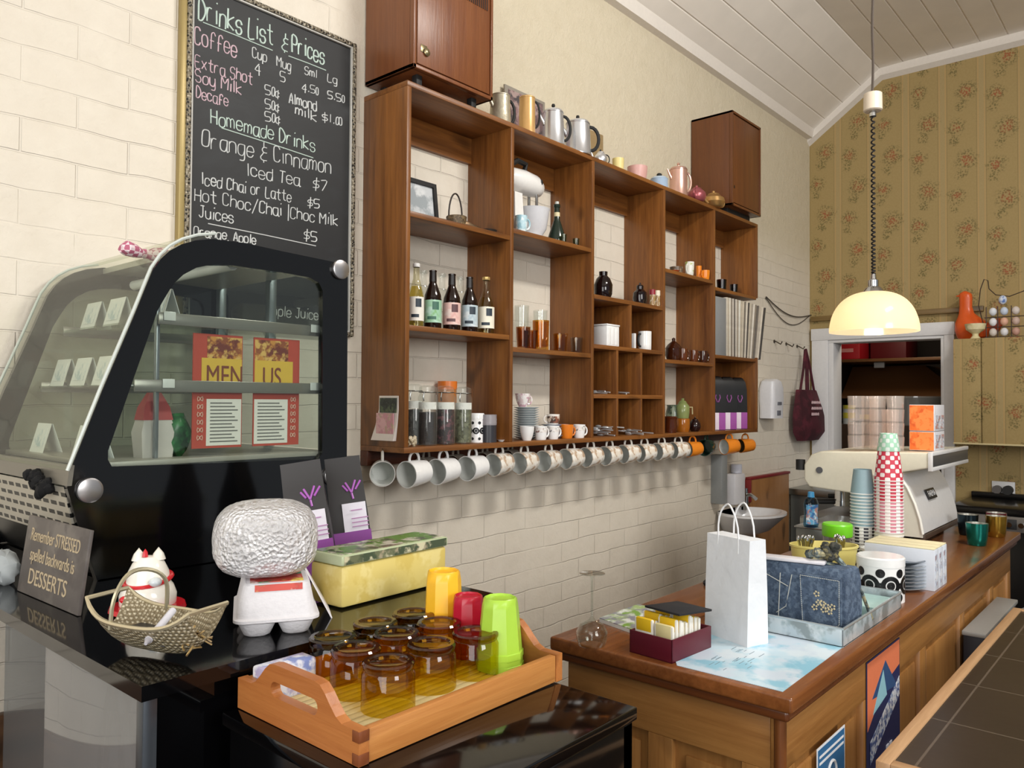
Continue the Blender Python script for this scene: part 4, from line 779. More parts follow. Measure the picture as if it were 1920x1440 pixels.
# perforated front grille
gs = Nt('perforated_metal'); tc = gs.n('ShaderNodeTexCoord'); sp = gs.n('ShaderNodeSeparateXYZ'); gs.l(tc.outputs['Object'], sp.inputs[0]); cv = gs.n('ShaderNodeCombineXYZ'); gs.l(sp.outputs[1], cv.inputs[0]); gs.l(sp.outputs[2], cv.inputs[1])
bk = gs.n('ShaderNodeTexBrick'); gs.l(cv.outputs[0], bk.inputs['Vector']); bk.inputs['Scale'].default_value = 1; bk.inputs['Brick Width'].default_value = .040; bk.inputs['Row Height'].default_value = .0185; bk.inputs['Mortar Size'].default_value = .0054; bk.inputs['Mortar Smooth'].default_value = 0
gs.bsdf(gs.mix(bk.outputs['Fac'], lin('#060606'), lin('#B9B4A6')), .35, .5)
c2 = (outer[0][0] + .012, 1.165)
m_ = MB().loft([[(b_[0], y, b_[1]), (b_[0] + .006, y, b_[1]), (c_[0] + .008, y, c_[1] - .03), (c_[0] + .002, y, c_[1] - .03)] for y in (CY0 + .016, CY1 - .016)])
tag(m_.build('grille', gs.m, t, True), 'perforated pale metal grille'); MB().loft([[(c_[0] + .004, y, c_[1] - .03), (c_[0] + .02, y, c_[1] - .03), (c2[0] + .015, y, c2[1] - .012), (c2[0], y, c2[1] - .012)] for y in (CY0 + .016, CY1 - .016)]).build('kick_strip', BGR, t, True)
SHG = mat('#8E8C84', .22, .5)
for z in (1.505, 1.638):
    m_ = MB().box(.70 if z > 1.6 else .655, CY0 + .03, z - .012, 1.075, CY0 + .034, z + .012, .001); m_.box(.70 if z > 1.6 else .655, CY1 - .034, z - .012, 1.075, CY1 - .03, z + .012, .001)
    s_ = MB().box(.70 if z > 1.6 else .65, CY0 + .034, z - .004, 1.075, CY1 - .034, z + .002, .0005).build('shelf_plate', glass('#EEF1EC', gl=.3), t, True)
    tag(m_.build('shelf_rail', SHG, s_, True), 'steel shelf rail')
    cl = MB()
    for x in (.72, 1.06):
        cl.box(x - .012, CY0 + .026, z - .004, x + .012, CY0 + .029, z + .014, .001)
    tag(cl.build('shelf_clip', mat('#D9DDDA', .2), s_, True), 'clear shelf clip')
m_ = MB()
for y in (CY0 + .03, (CY0 + CY1) / 2, CY1 - .03): m_.box(1.09, y - .010, 1.362, 1.11, y + .010, 1.80, .001)
m_.bm.free()
for y in (CY0 + .03, (CY0 + CY1) / 2, CY1 - .03): MB().box(1.09, y - .010, 1.362, 1.11, y + .010, 1.80, .001).build('rear_post', mat('#8F989C', .25, .6), t, True)
MB().box(1.098, CY0 + .03, 1.364, 1.101, CY1 - .03, 1.80, 0).build('rear_door', glass('#E9EDEA', gl=.3, base=.06), t, True)
MB().box(.705, CY0 + .05, 1.362, .712, CY0 + .062, 1.76, .001).build('inner_post', mat('#8D9498', .25, .6), t, True)
# price cards standing inside, seen through the curved glass
TK = mat('#E9EDEC', .5); TKB = mottled('ticket_print', ['#E4EAEA', '#B9CBD2', '#EDF0EF'], 40)
def ticket(label, x, y, z, w, rot=0):
    t = thing('price_card', label, 'card', (x, y, z), rot, 'folded white price cards in the display case')
    MB().loft([[(-.018, -w, 0), (-.017, -w, 0), (.0, -w, .062), (-.001, -w, .0625)], [(-.018, w, 0), (-.017, w, 0), (.0, w, .062), (-.001, w, .0625)]]).build('front', TK, t)
    MB().loft([[(.001, -w, .062), (.002, -w, .062), (.022, -w, 0), (.021, -w, 0)], [(.001, w, .062), (.002, w, .062), (.022, w, 0), (.021, w, 0)]]).build('back', TK, t)
    tag(MB().loft([[(-.0155, -w * .7, .012), (-.0165, -w * .7, .012), (-.0045, -w * .7, .052), (-.0035, -w * .7, .052)], [(-.0155, w * .7, .012), (-.0165, w * .7, .012), (-.0045, w * .7, .052), (-.0035, w * .7, .052)]]).build('lettering', TKB, t), 'pale print')
for i, (x, y, z) in enumerate(((.735, 1.93, 1.64), (.735, 1.80, 1.64), (.74, 1.60, 1.64), (.69, 1.98, 1.507), (.69, 1.86, 1.507), (.69, 1.74, 1.507), (.625, 1.90, 1.362), (.63, 1.66, 1.362))):
    ticket(['folded price card on the upper case shelf, far end', 'folded price card on the upper case shelf, middle', 'folded price card on the upper case shelf, nearest the black frame', 'folded price card on the lower case shelf, far end', 'folded price card on the lower case shelf, middle', 'folded price card on the lower case shelf, nearest the black frame', 'folded price card on the case floor, far end', 'large price card on the case floor by the black frame'][i], x, y, z, .04 if i < 7 else .055)
# menu sheet behind the end glass; the right one stands in for its reflection
RED, YEL = mat('#B5432F', .6), mat('#D9B33C', .6)
ornm = mottled('menu_ornament', ['#8E4A22', '#C98A3A', '#6E2A1A', '#D9B060'], 45)
def menu(label, xa, xb, word, side):
    t = thing('menu_sheet', label, 'menu', ((xa + xb) / 2, CY0 + .045, 1.36), None, 'menu sheets in the display case'); y = CY0 + .045
    MB().box(xa, y, 1.378, xb, y + .003, 1.615, 0).build('sheet', RED, t, True)
    def p(n, x0, x1, z0, z1, m, d, l=None): return tag(MB().box(x0, y - d, z0, x1, y, z1, 0).build(n, m, t, True), l)
    ia, ib = (xa + .03, xb - .002) if side < 0 else (xa + .002, xb - .03)
    p('ornament', ia, ib, 1.56, 1.61, ornm, .0008, 'brown and gold ornament'); p('heading_panel', ia - .012 if side < 0 else ia, ib if side < 0 else ib + .012, 1.495, 1.565, YEL, .0012, 'yellow heading panel')
    p('list_panel', ia, ib, 1.383, 1.48, mat('#E4E2DA', .6), .0008, 'white list')
    lt = MB()
    for k in range(12): lt.box(ia + .008, y - .0015, 1.390 + k * .0073, ib - .008 - .02 * ((k * 7) % 3) / 3, y - .0008, 1.3925 + k * .0073, 0)
    p2 = tag(lt.build('list_lines', mat('#6B6A66', .7), t, True), 'printed list'); h = text_mb(word, .052); xf(h, frame_m(((ia + ib) / 2, y - .0018, 1.527), (1, 0, 0), (0, 0, 1)) @ Matrix.Diagonal((.8, 1.15, 1, 1))); tag(h.build('lettering', mat('#7A3A22', .7), t, True, smooth=False), 'brown heading letters')
    q_ = MB()
    for k in range(6): q_.tube([(( xa + .016 if side < 0 else xb - .016) + .006 * math.cos(a), y - .001, 1.40 + k * .016 + .005 * math.sin(a * 2)) for a in [2 * PI * i / 10 for i in range(10)]], .0008, 4, True)
    tag(q_.build('border_scroll', mat('#E7C9B4', .7), t, True), 'pale scrolls')
menu('red bordered menu sheet with yellow heading behind the end glass, left of the dark post', .778, .888, 'MEN', -1); menu('added red bordered sheet standing in for the mirrored menu, right of the dark post', .915, 1.03, 'US', 1)
t = thing('red_reflection', 'added red and white shape standing in for a reflection behind the end glass', 'packet', (.72, CY0 + .09, 1.362)); MB().loft([[(-w, -d, z), (w, -d, z), (w, d, z), (-w, d, z)] for z, w, d in ((0, .03, .02), (.05, .034, .024), (.075, .028, .02))]).build('packet', mat('#C9C4BE', .5), t); MB().loft([[(-w, -d, z), (w, -d, z), (w, d, z), (-w, d, z)] for z, w, d in ((.075, .03, .021), (.10, .026, .016), (.13, .012, .006))]).build('red_top', mat('#A83A36', .5), t)  # made-up solid in place of a red reflection in the glass
t = thing('green_reflection', 'added dark green shape standing in for a reflection beside the menus', 'packet', (.765, CY0 + .08, 1.362)); MB().sphere((0, 0, .045), .03, .9, .6, 1.5, seg=14).build('packet', mottled('green_mottle', ['#1E5A2C', '#2F7A3E', '#143D1E'], 40, .3), t, jitter=.003)  # likewise made up, for a green reflection
# pink checked bow on top of the case
t = thing('checked_bow', 'pink and white checked ribbon bow on top of the display case', 'bow', (0.703, 1.600, 1.771))
ck = Nt('pink_gingham'); chk = ck.n('ShaderNodeTexChecker'); ck.l(ck.coord(), chk.inputs['Vector']); chk.inputs['Scale'].default_value = 95; ck.bsdf(ck.mix(chk.outputs['Fac'], lin('#B5637C'), lin('#E9D3D8')), .8)
for s_ in (-1, 1): MB().loft([[(s_ * x, w * math.cos(a) + s_ * x * .2, h + r * math.sin(a)) for a in [2 * PI * i / 12 for i in range(12)]] for x, w, r, h in ((.002, .008, .006, 0), (.02, .02, .013, .004), (.04, .022, .015, .006), (.052, .010, .008, .004))]).build('loop', ck.m, t, jitter=.0015)
MB().sphere((0, 0, .002), .01, seg=10).build('knot', ck.m, t)
# black fluffy tuft clipped over the sill
t = thing('black_bow', 'fluffy black bow hanging on the pale grille', 'bow', (outer[2][0] - .012, 1.60, 1.327)); m_ = MB(); rnd = random.Random(3)
for s_ in (-1, 1):
    for k in range(26): m_.sphere((rnd.uniform(-.006, .006), s_ * rnd.uniform(.0, .036) , rnd.uniform(-.013, .013) - .010 * (s_ < 0)), rnd.uniform(.006, .011), seg=8)
m_.build('fluff', mat('#08080A', .9), t, jitter=.001)

# --- things on the bench
t = thing('slate_sign', 'small dark sign card about stressed and desserts leaning at the grille', 'sign', (.475, 1.30, BZ))
p0, p1 = Vector((.461, 1.520, BZ + .001)), Vector((.468, 1.275, BZ + .001)); U = (p1 - p0).normalized(); lean = Vector((.13, 0, 1)).normalized(); Nn = U.cross(lean).normalized()
Msg = frame_m(p0, U, lean); wS, hS = (p1 - p0).length, .128
SG = mottled('slate_grey', ['#5C5652', '#6B655F', '#514B48'], 14, .55)
m_ = MB().box(0, 0, 0, wS, hS, .006, .001); xf(m_, Msg @ Matrix.Translation((0, 0, -.006))); m_.build('board', SG, t, True)
for i, (tx, sz, zz, c) in enumerate((('Remember STRESSED', .030, .098, 1), ('spelled backwards is', .030, .066, 1), ('DESSERTS', .036, .030, 1))):
    h = text_mb(tx, sz); xf(h, Msg @ Matrix.Translation((wS * (.5 if i < 2 else .48), zz, .0006)) @ Matrix.Diagonal((.72 if i < 2 else 1.0, 1.0, 1, 1))); tag(h.build('lettering', mat('#B9A88A', .6), t, True, smooth=False), 'pale lettering')
# figurine
t = thing('china_figurine', 'white china figurine with red scarf and red base', 'figurine', (.556, 1.235, BZ), math.radians(-30)); t.scale = (1.08, 1.08, .80); WC = mat('#EFEBE0', .12); RC = mat('#C8202A', .2)
MB().lathe([(0, 0), (.030, 0), (.038, .014), (.0385, .032), (.034, .048), (.0295, .056), (.029, .062), (.0275, .076), (.021, .094), (.013, .104), (0, .107)], 28, sx=1.0, sy=.9).build('body', WC, t)
MB().lathe([(.03, 0), (.052, .004), (.05, .012), (.036, .012), (.034, .004)], 24).build('base', RC, t); m_ = MB().tube([(.0305 * math.cos(a), .0275 * math.sin(a), .060 + .009 * math.sin(a + .6)) for a in [2 * PI * i / 22 for i in range(22)]], .0042, 8, True); m_.build('scarf', RC, t)
tag(MB().sphere((.012, -.029, .062), .009, seg=12).build('button', mat('#D6DDE0', .12), t), 'white ball'); e_ = MB()
for s_ in (-1, 1): e_.lathe([(.010, 0), (.007, .012), (0, .024)], 10, at=(s_ * .013, 0, .098))
e_.build('ears', WC, t); tag(MB().lathe([(.004, 0), (.003, .01), (0, .016)], 8, at=(-.004, -.006, .105)).sphere((-.028, -.022, .03), .007, seg=8).build('red_marks', RC, t), 'red painted marks')
# woven metal basket
t = thing('wire_basket', 'silver woven boat shaped basket with a looped handle', 'basket', (.466, 1.012, BZ)); axis = Vector((.055, -.19, 0)); Lb = .082; u_ = axis.normalized(); v_ = Vector((-u_.y, u_.x, 0))
wv = Nt('woven_silver'); cc = wv.coord((1, 1, 1)); vo = wv.n('ShaderNodeTexVoronoi'); vo.inputs['Randomness'].default_value = .2; wv.l(cc, vo.inputs['Vector']); vo.inputs['Scale'].default_value = 210
wv.bsdf(wv.mix(wv.ramp(vo.outputs['Distance'], .2, .5), lin('#DCD2B8'), lin('#8A7D62')), .35, .25, bump=vo.outputs['Distance'], bdist=.003)
secs = []
for i in range(17):
    s_ = -1 + 2 * i / 16; W_ = .046 * (1 - .32 * s_ * s_); rise = .022 * s_ ** 4
    sec = []
    for k in range(9): q_ = -1 + 2 * k / 8; P = u_ * (s_ * Lb * (1 + .10 * abs(q_))) + v_ * (q_ * W_) ; sec.append((P.x, P.y, .006 + rise + .040 * abs(q_) ** 1.7))
    for k in range(8, -1, -1): q_ = -1 + 2 * k / 8; P = u_ * (s_ * Lb * (1 + .10 * abs(q_))) + v_ * (q_ * W_ * .97); sec.append((P.x, P.y, .009 + rise + .040 * abs(q_) ** 1.7))
    secs.append(sec)
MB().loft(secs).build('basket', wv.m, t)
rim = [];
for s_ in [(-1 + i / 8) for i in range(17)]: P = u_ * (s_ * Lb * 1.1) + v_ * (.046 * (1 - .32 * s_ * s_)); rim.append((P.x, P.y, .048 + .022 * s_ ** 4))
rim2 = [tuple(Vector((0, 0, 0)) + u_ * (s_ * Lb * 1.1) - v_ * (.046 * (1 - .32 * s_ * s_)) + Vector((0, 0, .048 + .022 * s_ ** 4))) for s_ in [(1 - i / 8) for i in range(17)]]
MB().tube(rim + rim2, .003, 6, True).build('rim', mat('#CFC4A6', .3, .7), t)
hp = []
for i in range(21): a = PI * i / 20; P = v_ * (.043 * math.cos(a)) - u_ * (.03 - .004 * math.sin(a * 3)); hp.append((P.x, P.y, .040 + .066 * math.sin(a) ** .5))
MB().tube(hp, .0028, 6).build('handle', mat('#BDB498', .3, .7), t)
t = thing('dark_card', 'dark card lying in the woven basket', 'card', (.466, 1.012, BZ + .026), math.atan2(u_.y, u_.x)); MB().box(-.055, -.026, -.001, .045, .026, .001, .0004, M=Matrix.Rotation(.04, 4, 'Y')).build('card', mat('#2C2B2E', .4), t)
t = thing('dried_herb', 'brown dried herbs at the near end of the woven basket', 'herbs', (.466 + u_.x * .06, 1.012 + u_.y * .06, BZ + .03)); m_ = MB(); rnd = random.Random(9)
for k in range(40): m_.box(-.008, -.001, 0, .008, .001, .0016, 0, M=Matrix.Translation((rnd.uniform(-.016, .016), rnd.uniform(-.020, .020), rnd.uniform(-.012, .008))) @ Euler((rnd.uniform(-1, 1), rnd.uniform(-.6, .6), rnd.uniform(0, 6))).to_matrix().to_4x4())
tag(m_.build('leaves', mottled('dry_leaf', ['#8E7448', '#B59A66', '#5E4A2C'], 60), t), kind='stuff')
t = thing('white_pen', 'short white pen lying across the woven basket', 'pen', (.464, .992, BZ + .040)); MB().tube([(-.026, -.022, -.006), (.028, .028, .010)], .0048, 10).build('barrel', mat('#DCDCE6', .3), t); MB().tube([(-.032, -.028, -.008), (-.026, -.022, -.006)], [.002, .0045], 10).build('tip', mat('#B5B2B8', .3), t)
# egg carton and foil loaf
ex, ey = 0.620, 0.974
t = thing('egg_carton', 'pale grey egg carton under the foil parcel', 'egg carton', (ex + .030, ey + .054, BZ), math.radians(-30)); t.scale = (1, 1, .74); EC = mat('#D3D1D4', .85, bump=.001, scale=150)
def rr(w, d, z, n=5, c=.3):
    P = []
    for cx, cy, a0 in ((1, 1, 0), (-1, 1, PI / 2), (-1, -1, PI), (1, -1, 3 * PI / 2)):
        r_ = min(w, d) * c
        for i in range(n + 1): a = a0 + PI / 2 * i / n; P.append((cx * (w - r_) + r_ * math.cos(a), cy * (d - r_) + r_ * math.sin(a), z))
    return P
b = MB()
for i in range(3):
    for s_ in (-1, 1): b.loft([[(x + s_ * .026, y - .05 + i * .05, z) for x, y, z in rr(w, w, z_, 4, .7)] for w, z_ in ((.013, .0), (.018, .004), (.0265, .028), (.027, .031))])
b.build('tray', EC, t)
MB().loft([rr(.055, .079, .029), rr(.058, .082, .031), rr(.058, .082, .036), rr(.054, .078, .039), rr(.045, .069, .096), rr(.042, .066, .099)]).build('lid', EC, t)
tag(MB().loft([[(-.030, -.0715, .086), (.034, -.0715, .086), (.034, -.0688, .0975), (-.030, -.0688, .0975)], [(-.030, -.070, .086), (.034, -.070, .086), (.034, -.067, .0975), (-.030, -.067, .0975)]]).box(-.036, -.06, .0985, .036, .06, .1003, 0).build('label', mottled('egg_label', ['#B53A33', '#D9C95A', '#D8D2CE', '#3F7A5A', '#C24A3E'], 28), t), 'red and yellow label')
t = thing('foil_parcel', 'large rounded foil wrapped loaf on top of the egg carton', 'foil parcel', (ex + .016, ey + .058, BZ + .075), math.radians(-32))
fo = Nt('crinkled_foil'); fv = fo.coord(); v1 = fo.n('ShaderNodeTexVoronoi'); fo.l(fv, v1.inputs['Vector']); v1.inputs['Scale'].default_value = 190; n1 = fo.noise(fv, 260, 4, .75); fo.bsdf(lin('#F7F8FB'), .22, .68, bump=fo.math('ADD', v1.outputs['Distance'], fo.math('MULTIPLY', n1, .8)), bdist=.005, bstr=1)
se = MB()
def sup(a, n): c, s_ = math.cos(a), math.sin(a); return (abs(c) ** (2 / n) * (1 if c > 0 else -1), abs(s_) ** (2 / n) * (1 if s_ > 0 else -1))
secs = []; rnd = random.Random(4)
for j in range(33):
    ph = -PI / 2 + PI * j / 32; cr, sr = sup(ph, 2.9); sec = []
    for i in range(64): a = 2 * PI * i / 64; x, y = sup(a, 2.9); k_ = 1 + rnd.uniform(-.010, .010); sec.append((x * max(cr, .02) * .0735 * k_, y * max(cr, .02) * .085 * k_, .053 + sr * .053 * k_))
    secs.append(sec)
se.loft(secs).build('foil', fo.m, t)
t = thing('folded_leaflet', 'white leaflet leaning against the egg carton', 'leaflet', (.722, 1.035, BZ), math.radians(-20)); MB().loft([[(.015, -.045, 0), (.017, -.045, 0), (-.020, -.03, .075), (-.022, -.03, .075)], [(.03, .03, 0), (.032, .03, 0), (-.01, .035, .075), (-.012, .035, .075)]]).build('paper', mat('#E3E0E4', .6), t)
# coffee bags behind the tin
def cbag(label, loc, rot, s=1.0, lean=0, roll=0):
    t = thing('coffee_bag', label, 'bag', loc, (lean, roll, rot), 'tall black coffee bags on the bench')
    MB().loft([[(-w, -d, z), (w, -d, z), (w, d, z), (-w, d, z)] for z, w, d in ((0, .048 * s, .028), (.015, .052 * s, .032), (.10, .050 * s, .03), (.16, .048 * s, .012), (.200, .047 * s, .004), (.216, .047 * s, .002))]).build('body', mat('#1D1817', .42), t)
    def face(n, x0, x1, z0, z1, m, l): 
        f = lambda z: -.0325 if z < .10 else -.0325 + (z - .10) * .165
        return tag(MB().loft([[(x0, f(z0) - .0015, z0), (x1, f(z0) - .0015, z0), (x1, f(z0) + .002, z0), (x0, f(z0) + .002, z0)], [(x0, f(z1) - .0015, z1), (x1, f(z1) - .0015, z1), (x1, f(z1) + .002, z1), (x0, f(z1) + .002, z1)]]).build(n, m, t), l)
    face('purple_panel', -.0525 * s, .0525 * s, .002, .07, mat('#8E4A99', .4), 'purple base'); face('white_label', -.012, .034, .06, .125, mat('#E4E0EA', .5), 'white label')
    k = MB()
    for x0, x1, a, b2 in ((.0, .010, .165, .145), (.020, .010, .168, .145), (.010, .012, .145, .132), (.030, .018, .166, .15), (-.006, .003, .16, .148)): k.tube([(x0, -.0215 + (a - .13) * .30, a), (x1, -.0235 + (b2 - .13) * .30, b2)], .0022, 6)
    tag(k.build('emblem', mat('#A45AB0', .4), t), 'purple emblem'); q_ = MB()
    for z_ in (.078, .086, .094, .110): q_.box(.004, -.0352, z_, .036 - .01 * (z_ > .1), -.034, z_ + .002, 0)
    tag(q_.build('lettering', mat('#B98AB5', .5), t), 'small print')
cbag('black and purple coffee bag leaning left, behind the foil parcel', (.868, 1.235, BZ), math.radians(-38), .78, -.06, math.radians(-9)); cbag('black and purple coffee bag beside the brick wall, right of the other', (.985, 1.275, BZ), math.radians(-34), .74, -.04, math.radians(-7))
# yellow tin
t = thing('biscuit_tin', 'pale yellow tin with a garden picture on its lid', 'tin', (.87, 1.08, BZ))
q0, q1, q2 = Vector((.757, 1.011, BZ)), Vector((.994, 1.020, BZ)), Vector((.800, 1.135, BZ)); YT = mottled('yellow_tin', ['#DCC877', '#E3D28A', '#D3BC66'], 20, .35)
Mt = frame_m(q0, q1 - q0, Vector((-(q1 - q0).y, (q1 - q0).x, 0))); Lx = (q1 - q0).length; Ly = .080
xf(b2 := MB().box(0, 0, .002, Lx, Ly, .068, .006), Mt).build('body', YT, t, True)
l = xf(MB().box(-.002, -.002, .068, Lx + .002, Ly + .002, .085, .004), Mt).build('lid', mat('#B9C4A0', .3), t, True)
tag(xf(MB().box(.004, .004, .0845, Lx - .004, Ly - .004, .0858, 0), Mt).build('picture', mottled('garden_print', ['#55604A', '#3A4436', '#8D9A72', '#7A6A5E', '#C9C4B4', '#5F8A3E'], 26, .25), l, True), 'garden photograph'); tag(xf(MB().box(.003, -.0026, .070, Lx - .003, -.0018, .083, 0), Mt).build('side_print', mottled('garden_edge', ['#6E7358', '#A59A80', '#4A5642', '#CFC9A8'], 40, .3), l, True), 'printed lid edge')

# ================================================================ black cabinet, tray and glasses in front
t = thing('black_cabinet', 'glossy black side cabinet carrying the wooden tray', 'cabinet', (.68, .70, 0)); CZ = 1.095
MB().box(.500, .534, CZ - .016, .858, .905, CZ, .002).build('top', BG, t, True); MB().box(.508, .552, .1, .850, .90, CZ - .016, .002).build('body', mat('#070708', .15), t, True)
m_ = MB()
for x0, x1 in ((.508, .53), (.828, .850)): m_.box(x0, .536, .02, x1, .556, CZ - .016, .002)
m_.box(.508, .536, CZ - .075, .850, .556, CZ - .016, .002); m_.box(.508, .536, .05, .85, .556, .12, .002); m_.build('door_frame', mat('#0A0A0B', .12), t, True)
d_ = MB().box(.531, .545, .12, .827, .55, CZ - .075, 0).build('door', glass('#3A3230', gl=.5, base=.08), t, True); tag(MB().lathe([(0, 0), (.008, 0), (.010, .008), (.006, .014), (0, .015)], 14, M=frame_m((.70, .536, CZ - .045), (1, 0, 0), (0, 0, 1))).build('knob', CHROME, d_, True), 'chrome knob')
for x, y in ((.52, .56), (.84, .56), (.52, .885), (.84, .885)): MB().cyl((x, y, 0), .015, .1, 12).build('foot', BLKMAT, t, True)
TZ = CZ + .001
TW, TWX = wood('tray_wood', '#A5642C', '#CC8F4E', 'x', .4, 110), wood('tray_wood', '#9A5626', '#BF7C42', 'y', .4, 110)
tx0, tx1, ty0, ty1 = .521, .868, .662, .903
t = thing('wooden_tray', 'wooden serving tray with cut out handles on the black cabinet', 'tray', (.69, .78, TZ))
MB().box(tx0 + .008, ty0 + .008, TZ + .001, tx1 - .008, ty1 - .008, TZ + .006, 0).build('base', mat('#A98A4E', .4, vary=.1), t, True)
m_ = MB()
for k in range(17): m_.box(tx0 + .013, ty0 + .0125 + k * .0128, TZ + .006, tx1 - .013, ty0 + .0225 + k * .0128, TZ + .0092, .0008)
m_.build('slatted_mat', mat('#DCCB98', .5, vary=.08), t, True)
MB().box(tx0 + .0125, ty0 + .0008, TZ, tx1 - .0125, ty0 + .0115, TZ + .036, .0015).build('side_rail', TW, t, True); MB().box(tx0 + .0125, ty1 - .0115, TZ, tx1 - .0125, ty1 - .0008, TZ + .036, .0015).build('side_rail', TW, t, True)
def endp(x):
    n = 24; P = [(ty0 - .0, TZ), (ty1, TZ)]
    for i in range(n + 1):
        u = 1 - i / n; s_ = min(u, 1 - u); h_ = .037 + .034 * (max(0, min(1, (s_ - .12) / .2)) ** 2 * (3 - 2 * max(0, min(1, (s_ - .12) / .2))))
        P.append((ty0 + (ty1 - ty0) * u, TZ + h_))
    yc = (ty0 + ty1) / 2; H = [(yc + sx_ * .038 + .009 * math.cos(a), TZ + .042 + .009 * math.sin(a)) for sx_, a0 in ((1, -PI / 2), (-1, PI / 2)) for a in [a0 + PI * i / 8 for i in range(9)]]
    return MB().plate(P, [H], 'x', x, x + .013)
jn = MB()
for z0_ in (.0005, .0245): jn.box(tx0 - .0016, ty0 - .0008, TZ + z0_, tx0 + .0124, ty0 + .011, TZ + z0_ + .012, .0005)
tag(jn.build('finger_joint', wood('end_grain', '#5E2E14', '#7E4422', 'z', .45, 120, False), t, True), 'darker end grain')
endp(tx0 - .001).build('end_board', TWX, t, True, smooth=False); endp(tx1 - .012).build('end_board', TWX, t, True, smooth=False)
TG = glass('#E4D264', 'amber_glass', gl=.35, base=.04); TGR = glass('#BC9C42', 'amber_glass_ring', gl=.5, base=.06); TGB = glass('#D2B25C', 'amber_glass_base', gl=.35, base=.05)
def tumbler(label, x, y):
    t = thing('amber_tumbler', label, 'glass', (x, y, TZ + .0095), None, 'upside down amber tumblers on the tray'); r = .0330; h = .058
    MB().lathe([(r, 0), (r, .001), (r * .985, h * .74), (r * .93, h * .80), (r * .92, h * .83), (r * .90, h * .84)], 48, ridge=(10, .006)).build('wall', TG, t)
    MB().lathe([(r * .90, h * .82), (r * .97, h * .90), (r * .97, h * .96), (r * .91, h), (r * .76, h), (r * .70, h * .97)], 36).build('rim', TGR, t)
    MB().lathe([(r * .70, h * .97), (r * .62, h * .955), (0, h * .95)], 36).build('base', TGB, t)
for l, x, y in (('amber tumbler at the front left, nearest the cut out handle', .629, .745), ('amber tumbler in the middle of the front row', .7125, .758), ('amber tumbler at the front right, beside the green cup', .787, .750), ('amber tumbler at the left of the middle row', .634, .815), ('amber tumbler in the centre of the tray', .711, .826), ('amber tumbler at the right of the middle row, in front of the red cup', .785, .820), ('amber tumbler at the back left corner', .643, .882 - .006), ('amber tumbler at the back middle, nearest the tin', .7245, .899 - .012), ('amber tumbler at the back right, under the yellow cup', .795, .888 - .003)): tumbler(l, x, y)
def pcup(label, x, y, r, h, c, n=1, r2=.72):
    t = thing('plastic_cup', label, 'cup', (x, y, TZ + .0095), None, 'upside down plastic cups on the tray'); m = mat(c, .3, Subsurface_Weight=0)
    P = [(r, 0), (r, h * .06), (r * .965, h * .07), (r * .95, h * .30)]
    if n > 1: P = [(r, 0), (r, h * .08), (r * .965, h * .085), (r * .96, h * .16), (r * .985, h * .165), (r * .98, h * .25), (r * .93, h * .26)]
    MB().lathe(P + [(r * (r2 + .06), h * .86), (r * r2, h * .975), (r * (r2 - .06), h), (r * (r2 - .1), h * .97), (0, h * .965)], 9).build('body', m, t)
    return t
pcup('yellow plastic cup standing upside down at the back of the tray', .838, .866, .0320, .116, '#F2B92A', 2, .78); pcup('dark red plastic cup between the yellow and green cups', .8365, .812, .026, .088, '#B3122E', 1, .82); pcup('lime green plastic cup stack at the right end of the tray', .829, .742, .0345, .098, '#A6CE44', 2, .70)
t = thing('paper_packet', 'blue and white packet tucked behind the left end of the tray', 'packet', (.565, .885, CZ + .001)); MB().box(-.03, -.02, 0, .045, .012, .05, .004).build('packet', mottled('blue_packet', ['#D9DCE8', '#7F8FC6', '#E9EAF0', '#B0A8C9'], 40, .4), t)

t = thing('grey_cloth', 'crumpled pale grey cloth on the bench behind the sign', 'cloth', (.462, 1.60, BZ)); MB().sphere((0, 0, .028), .05, .5, .8, .62, seg=16).build('cloth', mat('#9EA3A4', .9), t, jitter=.004)

# ================================================================ long shop counter
CT = wood('counter_top', '#5A3014', '#965C30', 'x', .22, 60, True, .3); CTE = wood('counter_top', '#4C2611', '#784524', 'y', .28, 60)
CF, CFX, CFY = wood('counter_pine', '#86582A', '#AD7C44', 'z', .4), wood('counter_pine', '#86582A', '#AD7C44', 'x', .4), wood('counter_pine', '#86582A', '#AD7C44', 'y', .4)
KX0, KX1, KY0, KY1, KZ = 1.478, 4.06, .580, 1.165, .92
t = thing('shop_counter', 'long varnished pine counter with panelled front and thick dark top', 'counter', (2.77, .87, 0))
MB().box(KX0, KY0, KZ - .032, KX1, KY1, KZ, .006, seg=3).build('worktop', CT, t, True)
m_ = MB().box(KX0 + .012, KY0 + .012, KZ - .055, KX1 - .012, KY1 - .012, KZ - .031, .008, seg=3); m_.build('top_moulding', CTE, t, True)
bx0, bx1, by0, by1 = KX0 + .035, KX1 - .035, KY0 + .035, KY1 - .03
MB().box(bx0 + .02, by0 + .02, .08, bx1 - .02, by1 - .02, KZ - .05, 0).build('carcass', CFX, t, True)
MB().box(bx0, by0, KZ - .165, bx1, by0 + .022, KZ - .054, .002).build('frieze', CFX, t, True); MB().box(bx0, by0 + .0225, KZ - .165, bx0 + .022, by1, KZ - .054, .002).build('frieze', CFY, t, True)
MB().box(bx0, by0, .0, bx1, by0 + .022, .14, .002).build('bottom_rail', CFX, t, True); MB().box(bx0, by0 + .0225, 0, bx0 + .022, by1, .14, .002).build('bottom_rail', CFY, t, True)
for k, x in enumerate((bx0, bx0 + .5, bx0 + 1.02, bx0 + 1.54, bx0 + 2.06, bx1 - .07)): MB().box(x, by0, .14, x + .07, by0 + .022, KZ - .165, .002).build('stile', CF, t, True)
for y in (by0 + .0225, by0 + .24, by1 - .06): MB().box(bx0, y, .14, bx0 + .022, y + .06, KZ - .165, .002).build('stile', CF, t, True)
